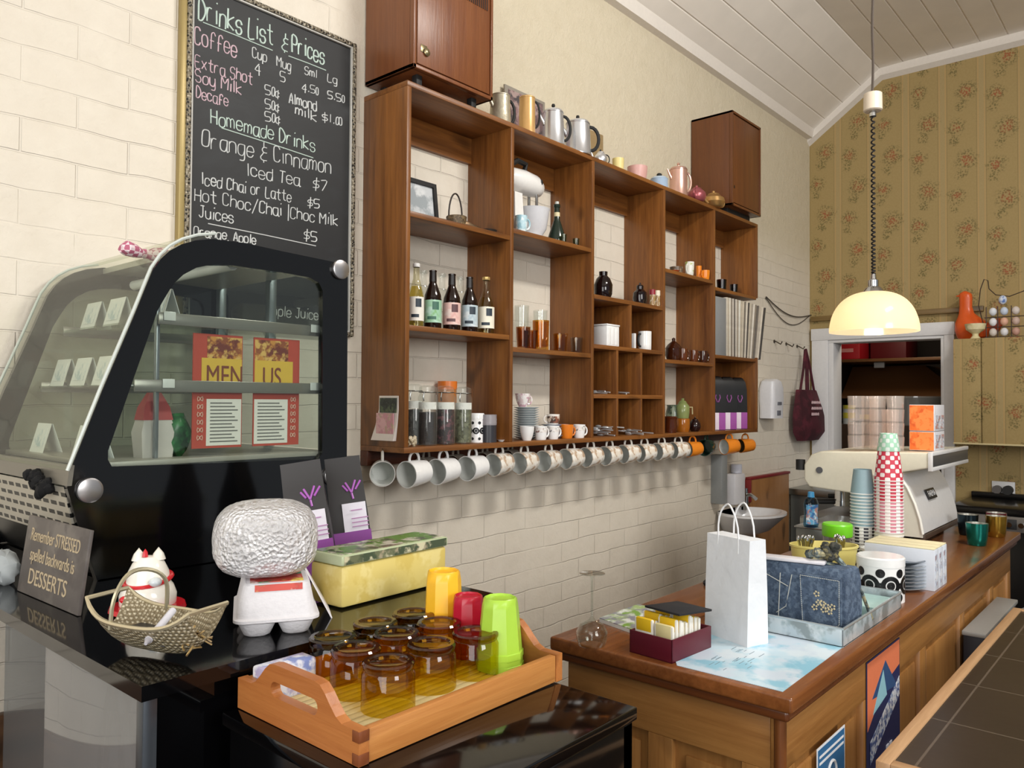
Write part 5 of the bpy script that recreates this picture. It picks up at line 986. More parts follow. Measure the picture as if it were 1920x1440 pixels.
for k in range(5):
    x = bx0 + .07 + k * .52 - (.02 if k == 0 else 0); m_ = MB().box(x + .03, by0 + .010, .17, x + .42, by0 + .021, KZ - .195, .006); m_.box(x, by0 + .016, .14, x + .45, by0 + .022, KZ - .165, 0); m_.build('panel', CF, t, True)
for y0, y1 in ((by0 + .0825, by0 + .24), (by0 + .30, by1 - .06)): m_ = MB().box(bx0 + .010, y0 + .025, .17, bx0 + .021, y1 - .025, KZ - .195, .006); m_.box(bx0 + .016, y0, .14, bx0 + .022, y1, KZ - .165, 0); m_.build('panel', CF, t, True)
m_ = MB(); m_.cyl((bx0 + .004, by0 + .004, 0), .012, KZ - .055, 12); tag(m_.build('corner_bead', wood('corner_bead', '#5E3415', '#7E4A22', 'z'), t, True), 'dark corner bead')
# posters on the counter front
PY = by0 - .002
t = thing('festival_poster', 'dark blue and orange poster on the counter front', 'poster', (1.98, PY, .7)); xa, xb, za, zb = 2.029, 2.311, .55, 0.845
MB().box(xa, PY - .0015, za, xb, PY, zb, 0).build('sheet', mat('#232A55', .5), t, True)
tag(MB().plate([(xa + .004, zb - .004), (xa + .004, zb - .17), ((xa + xb) / 2, zb - .09), (xb - .004, zb - .07), (xb - .004, zb - .004)], [], 'y', PY - .002, PY - .0014).build('orange_sky', mat('#DE7B54', .5), t, True, smooth=False), 'orange upper part')
tag(MB().plate([(xa + .04, zb - .10), ((xa + xb) / 2 + .01, zb - .03), (xb - .03, zb - .12)], [], 'y', PY - .0025, PY - .0018).build('mountain', mat('#2E4E78', .5), t, True, smooth=False), 'blue peak'); tag(MB().plate([(xa + .045, zb - .14), ((xa + xb) / 2 - .01, zb - .05), ((xa + xb) / 2 + .02, zb - .12)], [], 'y', PY - .003, PY - .0024).build('snow', mat('#8FC0CB', .5), t, True, smooth=False), 'pale blue slope')
m_ = MB().plate([(xa + .02, zb - .20), (xb - .01, zb - .10), (xb - .01, zb - .15), (xa + .02, zb - .255)], [], 'y', PY - .0035, PY - .0028); tag(m_.build('title_band', mottled('poster_title', ['#C9CFD6', '#7F93B5', '#E2E2E4', '#4A5B8C'], 70), t, True, smooth=False), 'pale slanting title')
m_ = MB()
for i, w in enumerate((.014, .022, .010, .020)): m_.box(xa + .025 + i * .03, PY - .0035, zb - .33 + .004 * i, xa + .025 + i * .03 + w, PY - .001, zb - .285 + .006 * i, 0)
for i in range(2): m_.box(xa + .155 + i * .028, PY - .0035, zb - .30, xa + .155 + i * .028 + .02, PY - .001, zb - .25, 0)
for i in range(3): m_.box(xa + .02, PY - .0035, zb - .36 - i * .022, xb - .04 - .02 * i, PY - .001, zb - .352 - i * .022, 0)
tag(m_.build('lettering', mat('#D6D8E2', .5), t, True), 'white lettering')
t = thing('blue_notice', 'blue notice with white border and white ring low on the counter front', 'notice', (1.70, PY, .62)); xa, xb, za, zb = 1.695, 1.870, .48, 0.744
MB().box(xa, PY - .0012, za, xb, PY, zb, 0).build('sheet', mat('#E4E6E8', .5), t, True); MB().box(xa + .005, PY - .0018, za + .005, xb - .005, PY - .0010, zb - .005, 0).build('blue_panel', mat('#2F6795', .5), t, True)
m_ = MB().tube([((xa + xb) / 2 + .026 * math.cos(a), PY - .002, zb - .078 + .026 * math.sin(a)) for a in [2 * PI * i / 24 for i in range(24)]], .0035, 6, True)
for i in range(2): m_.box(xa + .012, PY - .0026, zb - .024 - i * .014, xb - .012, PY - .0016, zb - .019 - i * .014, 0)
tag(m_.build('lettering', mat('#E4E6E8', .5), t, True), 'white ring and lettering')
t = thing('slim_heater', 'slim dark bar with grey top standing along the counter front', 'bar', (3.3, .56, .0)); MB().box(3.02, .535, .0, 3.62, .60, .70, .004).build('body', mat('#20222C', .5), t, True); MB().box(3.01, .53, .70, 3.63, .602, .715, .003).build('top', mat('#9C9B97', .4), t, True)

# ================================================================ tiled table at the right
t = thing('tiled_table', 'dark tiled table edged in light wood in the right foreground', 'table', (2.5, .1, 0)); TT = tiles('brown_tiles', '#2A211B', '#5A5047', .31, .31, 2.02, .334, .005, .32); TE = wood('table_edge', '#A57E56', '#C9A27A', 'x', .45, 120, False); TEY = wood('table_edge', '#A57E56', '#C9A27A', 'y', .45, 120, False)
tx, ty = 1.713, .500
m_ = MB().box(tx + .028, -.6, .715, 3.30, ty - .028, .746, 0); m_.bm.transform(Matrix.Identity(4)); m_.build('tiled_top', TT, t, True)
MB().box(tx, ty - .028, .70, 3.325, ty, .75, .002).build('edge_rail', TE, t, True); MB().box(tx, -.6, .70, tx + .028, ty - .028, .75, .002).build('edge_rail', TEY, t, True); MB().box(3.297, -.6, .70, 3.325, ty - .028, .75, .002).build('edge_rail', TEY, t, True); MB().box(tx, -.628, .70, 3.325, -.6, .75, .002).build('edge_rail', TE, t, True)
for x, y in ((tx + .04, ty - .1), (3.22, ty - .1), (tx + .04, -.58), (3.22, -.58)): MB().box(x, y, 0, x + .06, y + .06, .70, .003).build('leg', wood('table_leg', '#8A6844', '#A98560', 'z', .5, 120, False), t, True)

# ================================================================ things on the counter
t = thing('wine_glass', 'wine glass standing upside down at the near corner of the counter', 'glass', (1.494, 1.033 + .02, KZ), (PI, 0, 0)); t.location.z = KZ + .165
MB().lathe([(0, 0), (.030, .001), (.030, .0022), (.006, .006), (.0028, .014), (.0026, .100), (.008, .108), (.027, .118), (.036, .135), (.036, .15), (.031, .165), (.0295, .165), (.0345, .15), (.0345, .136), (.026, .12), (0, .111)], 32).build('glass', glass('#F2F5F3', gl=.8, base=.03), t)
t = thing('magazine', 'green and white magazine on the back corner of the counter', 'magazine', (1.72, 1.08, KZ)); c_ = [(1.660, 1.147, 0.920), (1.625, 1.011, 0.920), (1.839, 0.994, 0.920), (1.842, 1.146, 0.920)]; q_ = [(p[0], min(p[1], 1.15)) for p in c_]
MB().plate(q_, [], 'z', KZ, KZ + .009).build('pages', mat('#DFE0DC', .5), t, True, smooth=False); MB().plate(q_, [], 'z', KZ + .0085, KZ + .0105).build('cover', mottled('magazine_cover', ['#C9D3C0', '#7FA848', '#E6EAE6', '#A8C27E', '#8E8F9A'], 22, .3), t, True, smooth=False)
# tea box
t = thing('tea_box', 'maroon box of yellow tea sachets with a black flap', 'box', (1.58, .905, KZ)); MR = mat('#5A1222', .4)
ax, ay = 1.500, .848; ux = Vector((.155, -.012, 0)).normalized(); M0 = Matrix.Translation((ax, ay, KZ)) @ Matrix.Rotation(math.radians(-4), 4, 'Z'); Lb_, Wb_, Hb_ = .158, .112, .050
m_ = MB()
for b in ((0, 0, 0, Lb_, .003, Hb_), (0, Wb_ - .003, 0, Lb_, Wb_, Hb_), (0, 0, 0, .003, Wb_, Hb_), (Lb_ - .003, 0, 0, Lb_, Wb_, Hb_), (0, 0, 0, Lb_, Wb_, .003)): m_.box(*b, .0006)
xf(m_, M0).build('tray', MR, t, True)
def sach(label, k, y0, y1, h, c, tilt):
    x = .014 + k * .0125; s_ = thing('tea_sachet', label, 'tea sachet', M0 @ Vector((x, (y0 + y1) / 2, .004)), None, 'tea sachets in the maroon box')
    m = MB().box(x, y0, .004, x + .008, y1, h, .003, M=None); xf(m, M0 @ Matrix.Translation((x, 0, 0)) @ Matrix.Rotation(tilt, 4, 'Y') @ Matrix.Translation((-x, 0, 0))).build('packet', mat('#E9E6DC', .5), s_, True)
    m = MB().box(x - .0005, y0 + .004, h - .028, x + .0085, y1 - .004, h + .0008, .002); xf(m, M0 @ Matrix.Translation((x, 0, 0)) @ Matrix.Rotation(tilt, 4, 'Y') @ Matrix.Translation((-x, 0, 0))).build('printed_top', mat(c, .5), s_, True)
for k in range(9):
    for r_, (y0, y1) in enumerate(((.006, .055), (.058, .107))): sach('%s tea sachet of the %s row in the maroon box' % (ords[k], 'front' if r_ == 0 else 'back'), k, y0, y1, .074 + .004 * ((k * 3 + r_) % 4), '#E2B91E' if (k + r_) % 4 else '#E6D9A0', .04 * ((k % 3) - 1))
t = thing('black_flap', 'square black cloth lying over the tea sachets', 'cloth', M0 @ Vector((.088, .042, .094))); m_ = MB().box(-.06, -.048, -.002, .06, .048, .003, .001); xf(m_, Matrix.Rotation(math.radians(-8), 4, 'Z') @ Matrix.Rotation(.08, 4, 'Y')); m_.build('cloth', mat('#1B1B1F', .8), t)
# paper bag
t = thing('paper_bag', 'white paper carrier bag with twisted handles standing on the counter', 'paper bag', (1.765, .828, KZ), math.radians(-19)); PB = mat('#E3E6EA', .7, bump=.004, scale=18); h_ = .242; W_, D_ = .068, .034
m_ = MB().loft([[(-D_ * d, -W_, z), (D_ * d, -W_, z), (D_ * d * .96, -W_ * .2, z), (D_ * d, W_, z), (-D_ * d, W_, z), (-D_ * d * .98, W_ * .3, z)] for z, d in ((0, 1), (.004, 1), (.12, .92), (.22, .78), (h_, .75))] , cap=True); m_.build('bag', PB, t)
for s_ in (-1, 1): MB().tube([(s_ * D_ * .76 + .002 * math.sin(i), -.033 * math.cos(PI * i / 14), h_ - .035 + (.112 * math.sin(PI * i / 14) ** .75)) for i in range(15)], .0022, 6).build('handle', mat('#ECEDEE', .7), t)
# map
t = thing('map_sheet', 'pale blue map sheet lying under the paper bag', 'map', (1.68, .735, KZ)); c_ = [(1.500, .607), (1.862, .614), (1.86, .80), (1.79, .93), (1.62, .92), (1.497, .835)]
mp = mottled('map_print', ['#C5DCE8', '#A8D3E4', '#D5E2EA', '#CBD9E6', '#8EC3D8'], 9, .35, detail=6); MB().plate(c_, [], 'z', KZ + .0003, KZ + .0014).build('sheet', mp, t, True, smooth=False); m_ = MB(); rnd = random.Random(2)
for k in range(26): x, y = rnd.uniform(1.53, 1.68), rnd.uniform(.70, .80); m_.box(x, y, KZ + .0013, x + rnd.uniform(.008, .03), y + .0014, KZ + .0018, 0, M=None)
tag(m_.build('lettering', mat('#7E93A0', .6), t, True), 'tiny grey print')
# metal tray with denim bag
t = thing('metal_tray', 'shallow pale blue metal tray holding the denim bag', 'tray', (2.1, .77, KZ)); MT = mottled('worn_enamel', ['#B9C6CC', '#A3B2B6', '#CBD3D6', '#8D989A'], 16, .35, .3); X0, X1, Y0, Y1 = 1.86, 2.33, .612, .95; m_ = MB().box(X0, Y0, KZ, X1, Y1, KZ + .003, 0)
for b in ((X0, Y0, X0 + .003, Y1), (X1 - .003, Y0, X1, Y1), (X0, Y0, X1, Y0 + .003), (X0, Y1 - .003, X1, Y1)): m_.box(b[0], b[1], KZ, b[2], b[3], KZ + .043, .001)
m_.build('tray', MT, t, True); MB().tube([(X0, Y0, KZ + .043), (X1, Y0, KZ + .043), (X1, Y1, KZ + .043), (X0, Y1, KZ + .043)], .003, 6, True).build('rim', mat('#C2CBCE', .25, .6), t, True); tag(MB().box(2.16, Y0 + .02, KZ + .003, 2.31, Y1 - .02, KZ + .03, .003).build('tin_lining', mat('#A7C9C6', .4), t, True), 'pale green lining')
t = thing('denim_bag', 'blue denim pouch bag with white stitching on the metal tray', 'bag', (1.985, .735, KZ + .004), math.radians(-3)); DN = mottled('denim', ['#45556B', '#3C4C61', '#4E5F76', '#5E6F84'], 70, .9, bump=.002)
MB().loft([[(-d, -w, z), (d, -w, z), (d, -w * .3, z), (d, w, z), (-d, w, z), (-d * 1.1, w * .3, z), (-d * 1.1, -w * .3, z)] for z, w, d in ((0, .103, .044), (.004, .108, .048), (.06, .110, .052), (.128, .108, .048), (.150, .106, .042), (.156, .10, .036))]).build('body', DN, t)
pk = MB().plate([(-.103, .138), (-.103, .028), (-.075, .010), (-.008, .014), (.0, .138)], [], 'x', -.062, -.0535).build('pocket', DN, t, smooth=False); ST = mat('#C4C6C0', .7)
def stitch(P, n=34): 
    m = MB(); tot = []
    for (a, b), (c, d) in zip(P, P[1:]):
        L_ = math.hypot(c - a, d - b); k = max(2, int(L_ / .0045))
        for i in range(k): u0, u1 = i / k, (i + .6) / k; m.tube([(-.0632, a + (c - a) * u0, b + (d - b) * u0), (-.0632, a + (c - a) * u1, b + (d - b) * u1)], .0009, 4)
    return m
tag(stitch([(-.099, .134), (-.099, .030), (-.074, .014), (-.011, .018), (-.004, .134), (-.099, .134)]).build('stitching', ST, pk), 'white stitching'); m_ = MB(); rnd = random.Random(6)
for fx, fz in ((-.045, .095), (-.05, .075), (-.04, .062), (-.062, .06), (-.076, .058), (-.058, .075), (-.083, .07), (-.068, .07)):
    for k in range(5): a = k * 1.257; m_.sphere((-.063, fx + .0055 * math.cos(a), fz + .0055 * math.sin(a)), .0026, .4, 1, 1, seg=6)
tag(m_.build('embroidery', mat('#CBBE9A', .6), pk), 'pale flower embroidery')
m_ = MB()
for P in ([(.02, .13), (.035, .05), (.06, .03)], [(.05, .13), (.055, .02)], [(.095, .125), (.03, .10)]):
    for (a, b), (c, d) in zip(P, P[1:]): m_.tube([(-.056, a, b), (-.056, c, d)], .0011, 5)
tag(m_.build('seam', ST, t), 'pale seams'); m_ = MB().tube([(0, -.08, .14), (.02, -.03, .165), (0, .0, .175), (-.01, -.02, .185), (.02, -.05, .18), (.03, -.08, .15), (.05, -.11, .09), (.10, -.115, .02), (.16, -.10, .008)], [.006, .012, .018, .02, .016, .009, .007, .007, .006], 8, flat=.6); m_.build('strap', mottled('scarf_strap', ['#5A6566', '#8A9A98', '#3C4648', '#A79F7C'], 60, .8), t)
t = thing('black_pompom', 'dark rosette tied on top of the denim bag', 'rosette', (2.0, .69, KZ + .163)); m_ = MB(); rnd = random.Random(8)
for k in range(22): a = k * 2.4; m_.sphere((.018 * math.cos(a) * rnd.uniform(.3, 1), .026 * math.sin(a) * rnd.uniform(.3, 1), .012 + rnd.uniform(0, .03)), .011, seg=8)
m_.build('ruffle', mottled('ruffle', ['#2E302C', '#4A4A42', '#7E7654'], 50, .9), t, jitter=.0015)
t = thing('white_card', 'white card lying across the top of the denim bag', 'card', (1.965, .765, KZ + .161), math.radians(100)); MB().box(-.075, -.02, 0, .075, .02, .009, .003).build('slab', mat('#DCDADF', .4), t)
# yellow tub with cutlery
tbx, tby = 2.511, 0.884
t = thing('yellow_tub', 'pale yellow oval tub of cutlery on the counter', 'tub', (tbx + .0, tby - .0, KZ), math.radians(-50)); YP = mat('#E0D27C', .4)
MB().lathe([(0, 0), (.082, 0), (.088, .004), (.102, .108), (.106, .110), (.106, .116), (.100, .116), (.086, .01), (0, .008)], 40, sx=1.0, sy=.62).build('tub', YP, t)
def cutl(label, dx, dy, n, seed):
    t2 = thing('cutlery_bunch', label, 'cutlery', (tbx + dx, tby + dy, KZ + .012), None, 'cutlery in the yellow tub'); rnd = random.Random(seed)
    for i in range(n):
        x, y = rnd.uniform(-.025, .025), rnd.uniform(-.015, .015); m = MB().tube([(x * .6, y * .6, 0), (x, y, .10), (x * 1.2, y * 1.2, .118)], [.0025, .0035, .005], 6); m.sphere((x * 1.22, y * 1.22, .122), .007, 1, .6, 1.3, seg=8); m.build('handle', CHROME, t2)
cutl('cutlery standing at the left end of the yellow tub', -.035, .045, 9, 1); cutl('cutlery standing at the right end of the yellow tub', .04, -.035, 8, 2)
mono_canister('large black and white flower patterned canister on the metal tray end', (2.40, .685, KZ), .063, .125)
for i in range(7):
    loc = (2.584, 0.651 + .035, KZ + i * .0105)
    if i == 0: s2 = thing('plate', 'bottom', 'plate', loc, None, 'stack of glass plates on the counter'); MB().lathe([(0, .001), (.05, .001), (.055, .003), (.075, .010), (.0755, .0115), (.072, .011), (.05, .005), (0, .004)], 36).build('plate', mat('#B9C0C4', .15, .2), s2)
    else: dup(s2, '', loc)
for i, o in enumerate([s2] + sorted([o for o in COL.objects if o.get('group') == 'stack of glass plates on the counter' and o is not s2], key=lambda o: o.location.z)): o['label'] = ['bottom', 'second', 'third', 'fourth', 'fifth', 'sixth', 'topmost'][i] + ' grey plate of the stack beside the patterned canister'
t = thing('blue_bowl', 'dark blue rimmed dish on top of the grey plates', 'dish', (2.584, 0.651 + .035, KZ + .076)); MB().lathe([(0, 0), (.05, 0), (.074, .012), (.071, .013), (.048, .004), (0, .004)], 36).build('dish', mat('#46525F', .2), t)
# cream cartons
px, py = 2.60, .590
for i, (dx, w) in enumerate(((0, .05), (.052, .05), (.104, .048))):
    t = thing('paper_carton', ['cream topped carton nearest the grey plates', 'cream topped carton in the middle of three', 'cream topped carton at the far end of three'][i], 'carton', (px + dx + w / 2, py + .09, KZ), None, 'cream topped cartons on the counter')
    MB().box(px + dx, py, KZ, px + dx + w, py + .20, KZ + .122, .002).build('box', mat('#D6DCE6', .5), t, True); MB().box(px + dx + .001, py + .001, KZ + .122, px + dx + w - .001, py + .199, KZ + .126, .002).build('flap', mat('#E6DDB6', .55), t, True)
    tag(MB().box(px + dx + .008, py - .0008, KZ + .015, px + dx + w - .012, py + .001, KZ + .108, 0).build('print', mottled('carton_print', ['#CBD3E0', '#A9B0BF', '#E1E4EA', '#9A7F84'], 60), t, True), 'blurred print')
# lidded jar and takeaway cups
jx, jy = 2.736, 0.918
t = thing('sweet_jar', 'clear jar of pink sweets with a lime green lid', 'jar', (jx, jy, KZ)); MB().lathe([(0, 0), (.044, 0), (.046, .004), (.046, .105), (.042, .112)], 28).build('body', CLEAR, t); MB().lathe([(.0, .11), (.047, .11), (.049, .114), (.049, .148), (.045, .153), (0, .153)], 32).build('lid', mat('#74CF22', .35), t)
for k in range(24):
    a = k * 2.4; r_ = .034 * math.sqrt((k % 12 + .5) / 12); z_ = .012 + (k // 12) * .024
    o = thing('marshmallow', 'pink sweet inside the green lidded jar', 'sweet', (jx + r_ * math.cos(a), jy + r_ * math.sin(a), KZ + z_ - .006), None, 'pink sweets in the green lidded jar') if k == 0 else None
    if k == 0: MB().lathe([(0, 0), (.009, 0), (.011, .004), (.011, .014), (.009, .018), (0, .018)], 14).build('sweet', mat('#E3B9C3', .7), o); sw0 = o
    else: dup(sw0, 'pink sweet inside the green lidded jar', (jx + r_ * math.cos(a), jy + r_ * math.sin(a), KZ + z_ - .006))
def cupstack(x, y, r, n, dz, mats, labs, grp, hh):
    """upside down paper cups nested in a tower; every cup is a thing"""
    protos = {}
    for i in range(n):
        m, l = mats(i), labs(i)
        if m.name not in protos:
            t = thing('paper_cup', l, 'paper cup', (x, y, KZ + i * dz), None, grp)
            MB().lathe([(r, .0), (r * 1.03, .0015), (r * 1.03, .0035), (r * .985, .004), (r * .74, hh), (r * .70, hh), (r * .70, hh - .006), (0, hh - .006)], 28).build('wall', m, t)
            tag(MB().lathe([(r * .99, 0), (r * 1.035, .0012), (r * 1.035, .0034), (r * .99, .0042)], 28).build('rim', mat('#E9E8E4', .5), t), 'white rolled rim'); protos[m.name] = t
        else: dup(protos[m.name], l, (x, y, KZ + i * dz))
def stripes(name, a, b, ax='z', f=300):
    s = Nt(name); v = s.coord(); x = s.n('ShaderNodeSeparateXYZ'); s.l(v, x.inputs[0]); an = s.math('ARCTAN2', x.outputs[1], x.outputs[0]); k = s.math('SINE', s.math('MULTIPLY', an, 9)) if ax == 'a' else s.math('MULTIPLY', s.math('SINE', s.math('MULTIPLY', an, 8)), s.math('SINE', s.math('MULTIPLY', x.outputs[2], 220)))
    s.bsdf(s.mix(s.math('GREATER_THAN', k, .1), lin(a), lin(b)), .5); return s.m
PBLUE, PRED, PCRM, PCHK, PMNT = mat('#8FA9B2', .5), stripes('red_dots', '#C9364C', '#EFE6E4', 'c'), mat('#E9E3D0', .5), stripes('black_check', '#2A2830', '#E9E6E0', 'c'), stripes('mint_dots', '#A9D8BC', '#E6EFE8', 'c')
c1x, c1y, c2x, c2y = 2.850, 0.871, 2.838, 0.783
PPK = stripes('pink_dots', '#D98A9A', '#F0E4E2', 'c')
n_ = ['bottom'] + ['cup %s from the bottom' % w for w in ('two', 'three', 'four', 'five', 'six', 'seven', 'eight', 'nine', 'ten', 'eleven', 'twelve', 'thirteen', 'fourteen', 'fifteen', 'sixteen', 'seventeen', 'eighteen', 'nineteen', 'twenty', 'twenty-one', 'twenty-two', 'twenty-three', 'twenty-four', 'twenty-five', 'twenty-six', 'twenty-seven', 'twenty-eight', 'twenty-nine', 'thirty')]
def nl(i, n, s): return ('topmost cup of the ' if i == n - 1 else 'bottom cup of the ' if i == 0 else n_[i] + ' of the ') + s
cupstack(c1x, c1y, .0395, 23, .0112, lambda i: PCHK if i < 12 else PBLUE, lambda i: nl(i, 23, 'grey blue and checked paper cup tower'), 'shorter tower of takeaway cups', .085)
cupstack(c2x, c2y, .0455, 27, .0115, lambda i: PCRM if i < 11 else (PPK if i < 20 else PRED), lambda i: nl(i, 27, 'red dotted and cream paper cup tower'), 'taller tower of takeaway cups', .10)
t = thing('paper_cup', 'mint dotted paper cup upside down on top of the red cup tower', 'paper cup', (c2x, c2y, KZ + 26 * .0115 + .1)); MB().lathe([(.035, 0), (.036, .003), (.027, .06), (.025, .06), (.025, .055), (0, .055)], 28).build('wall', PMNT, t)
def lids(label, x, y, n):
    for i in range(n):
        t = thing('takeaway_cover', '%s white cup lid of the pile %s' % (['bottom', 'middle', 'top'][i], label), 'lid', (x, y, KZ + .055 + i * .012), None, 'white cup lids'); MB().lathe([(.043, 0), (.045, .002), (.044, .009), (.034, .012), (.032, .009), (0, .009)], 28).build('lid', CERAM, t)
t = thing('lid_box', 'low steel tin under the white cup lids', 'tin', (2.718, 0.794, KZ)); MB().cyl((0, 0, 0), .05, .055, 28).build('body', STEEL, t)
lids('behind the patterned canister', 2.718, 0.794, 3)
# coffee machine
t = thing('coffee_machine', 'cream espresso machine with overhanging top on the counter', 'coffee machine', (3.75, 1.0, KZ)); MC = mat('#DDD9C6', .28); MW = mat('#DDDDDD', .25); X0, X1 = 3.43, 4.03
body = [(1.06, .945), (1.075, 1.10), (.93, 1.20), (.885, 1.185), (.862, 1.14), (.838, 1.07), (.822, 1.0), (.815, .945)]
def px_(P, x0, x1, bev=.01):
    m = MB().plate(P, [], 'x', x0, x1); bmesh.ops.bevel(m.bm, geom=[e for e in m.bm.edges], offset=bev, segments=3, affect='EDGES', profile=.6, clamp_overlap=True); return m
px_([(1.27, 1.115), (1.292, 1.145), (1.292, 1.21), (1.262, 1.255), (1.22, 1.272), (.80, 1.285), (.79, 1.275), (.792, 1.225), (.93, 1.195), (1.07, 1.10)], X0, X1, .012).build('head', MC, t, True)
px_([(1.085, .945), (1.085, 1.15), (.93, 1.21), (.905, 1.195), (.90, .945)], X0 + .012, X1 - .012, .008).build('body', MC, t, True)
cv_ = [(.905 - .0, 1.19), (.872, 1.14), (.846, 1.08), (.828, 1.02), (.818, .962)]
m_ = MB().loft([[(x, y, z) for y, z in cv_] + [(x, y + .10, z - .004) for y, z in cv_[::-1]] for x in (X0 - .006, X1 + .004)]); m_.build('back_panel', MW, t, True)
sd_ = MB().plate([(.915, 1.195)] + cv_ + [(.818, .948), (1.0, .948), (.985, 1.05), (.95, 1.13)], [], 'x', X0 - .012, X0 - .004); sd_.build('side_cheek', mat('#E2E1D2', .28), t, True, smooth=False)
tag(MB().tube([(X0 - .012, y, z) for y, z in cv_], .006, 8).build('cheek_trim', mat('#F0EFE6', .2), t, True), 'pale curved edge'); tag(MB().lathe([(0, 0), (.05, 0), (.05, .004), (0, .004)], 28, sy=1.3, M=frame_m((X0 - .012, .99, 1.02), (0, 1, 0), (0, 0, 1)), a0=-PI / 2, a1=PI / 2).build('side_disc', mat('#D0CFBE', .3), t, True), 'round side moulding')
tag(MB().box(X0 + .0, .784, 1.228, X1 + .04, .792, 1.272, .002).build('top_strip', mat('#5E6064', .35, .5), t, True), 'dark strip along the top edge'); tag(MB().box(X0, .782, 1.272, X1 + .042, .80, 1.288, .003).box(X0, .782, 1.212, X1 + .042, .80, 1.228, .003).box(X0 - .005, .782, 1.212, X0 + .0, .80, 1.288, .002).build('strip_edge', MW, t, True), 'white edges of the strip')
tag(MB().box(X0, .812, .938, X1 + .02, .83, .958, .002).build('bottom_rail', mat('#57483F', .4, .4), t, True), 'dark bottom rail')
up_ = (Vector((0, .872, 1.14)) - Vector((0, .846, 1.08))).normalized(); bp = Vector((3.68, .8505, 1.098)); Mb = frame_m(bp, (1, 0, 0), up_)
m_ = MB().box(-.065, -.022, 0, .065, .022, .004, .001); bd_ = xf(m_, Mb @ Matrix.Translation((0, 0, .002))).build('badge', mat('#1E2024', .4), t, True); h = text_mb('FAEMA', .036); xf(h, Mb @ Matrix.Translation((0, 0, .0066))); tag(h.build('lettering', mat('#D8D8D8', .4), bd_, True, smooth=False), 'pale badge lettering')
tag(MB().lathe([(0, 0), (.014, 0), (.014, .004), (0, .004)], 20, M=frame_m((X0 - .001, 1.225, 1.19), (0, -1, 0), (0, 0, 1))).build('screw', mat('#55565A', .4), t, True), 'grey screw'); tag(MB().cyl((X0 + .02, 1.315, 1.185), .02, .045, 14).build('tap_knob', BLKMAT, t, True), 'black knob')
for k in range(2):
    x = X0 + .13 + k * .3; g_ = MB().cyl((x, 1.17, 1.05), .034, .065, 20); g_.cyl((x, 1.17, 1.03), .037, .022, 20); g_ = g_.build('group_head', CHROME, t, True); MB().tube([(x, 1.20, 1.045), (x - .02, 1.33, 1.035)], .011, 10).build('filter_handle', BLKMAT, g_, True)
m_ = MB().box(X0 - .005, 1.088, .945, X1, 1.31, .985, .004); m_.build('drip_tray', STEEL, t, True)
for k in range(4): MB().cyl(((X0 + .05) if k % 2 else (X1 - .05), (.88 if k < 2 else 1.12), KZ), .016, .028, 12).build('foot', BLKMAT, t, True)
ln = MB()
for k in range(7): ln.box(X0 + .0105, .985, .97 + k * .018, X0 + .0125, 1.07, .972 + k * .018, 0)
tag(ln.build('louvre', mat('#A9A592', .4), t, True), 'thin louvre lines')
# glasses on the machine
GCL = glass('#FDF8F5', gl=.40, base=.03, haze=.13); k = 0; rows = ['bottom', 'second', 'third', 'top']
for c, (x, y) in enumerate(((3.475, 1.087), (3.50, 1.008), (3.475, .932), (3.56, 1.057), (3.56, .975))):
    for r_ in range(4 if c != 3 else 4):
        if c == 4 and r_ == 3: continue
        lb = '%s glass of the %s column stacked on the coffee machine' % (rows[r_], ['first', 'second', 'third', 'fourth', 'fifth'][c] + (' (wallmost)' if c == 0 else ''))
        loc = (x, y, 1.287 + r_ * .056 + (.0 if c < 4 else -.0) - (.012 if y > 1.19 else 0))
        if k == 0: g0 = glass_cup('small_glass', lb, loc, .034, .0555, GCL, 'small glasses stacked on the coffee machine', .9)
        else: dup(g0, lb, loc)
        k += 1
for i, (z, l) in enumerate(((1.287, 'lower orange and white carton on the coffee machine'), (1.367, 'upper orange and white carton on the coffee machine'))):
    t = thing('tea_carton', l, 'carton', (3.62, .845, z), None, 'orange and white cartons'); MB().box(3.535, .80, z, 3.70, .895, z + .078 + .03 * i, .002).build('box', mat('#D9D9DE', .5), t, True); tag(MB().box(3.5335, .803, z + .002, 3.5365, .893, z + .076 + .03 * i, 0).build('orange_face', mottled('orange_print', ['#E8702A', '#DB5A1E', '#F08A44'], 30, .5), t, True), 'orange front'); tag(MB().box(3.55, .7985, z + .01, 3.685, .80, z + .065, 0).build('print', mottled('side_print', ['#C9CBD3', '#8A8E9C', '#E2E3E8', '#B98A80'], 50, .5), t, True), 'printed white side')
# metal tumblers beyond the machine
for l, x, y, c in (('teal metal tumbler on the counter beside the coffee machine', 3.570, 0.658, '#1F7A6E'), ('amber metal tumbler near the far end of the counter', 3.856, 0.639 , '#9C7A2E'), ('wine red metal tumbler near the far end of the counter', 4.015 - .05, 0.627 + .03, '#7A2E3C'), ('dark metal tumbler behind the teal one', 3.820, 0.678 + .06, '#27343A')): cup('metal_tumbler', l, (min(x, 3.98), y, KZ), .040, .088, mat(c, .22, .85), .82, group='coloured metal tumblers', inside=mat('#C9C6BC', .3, .8))
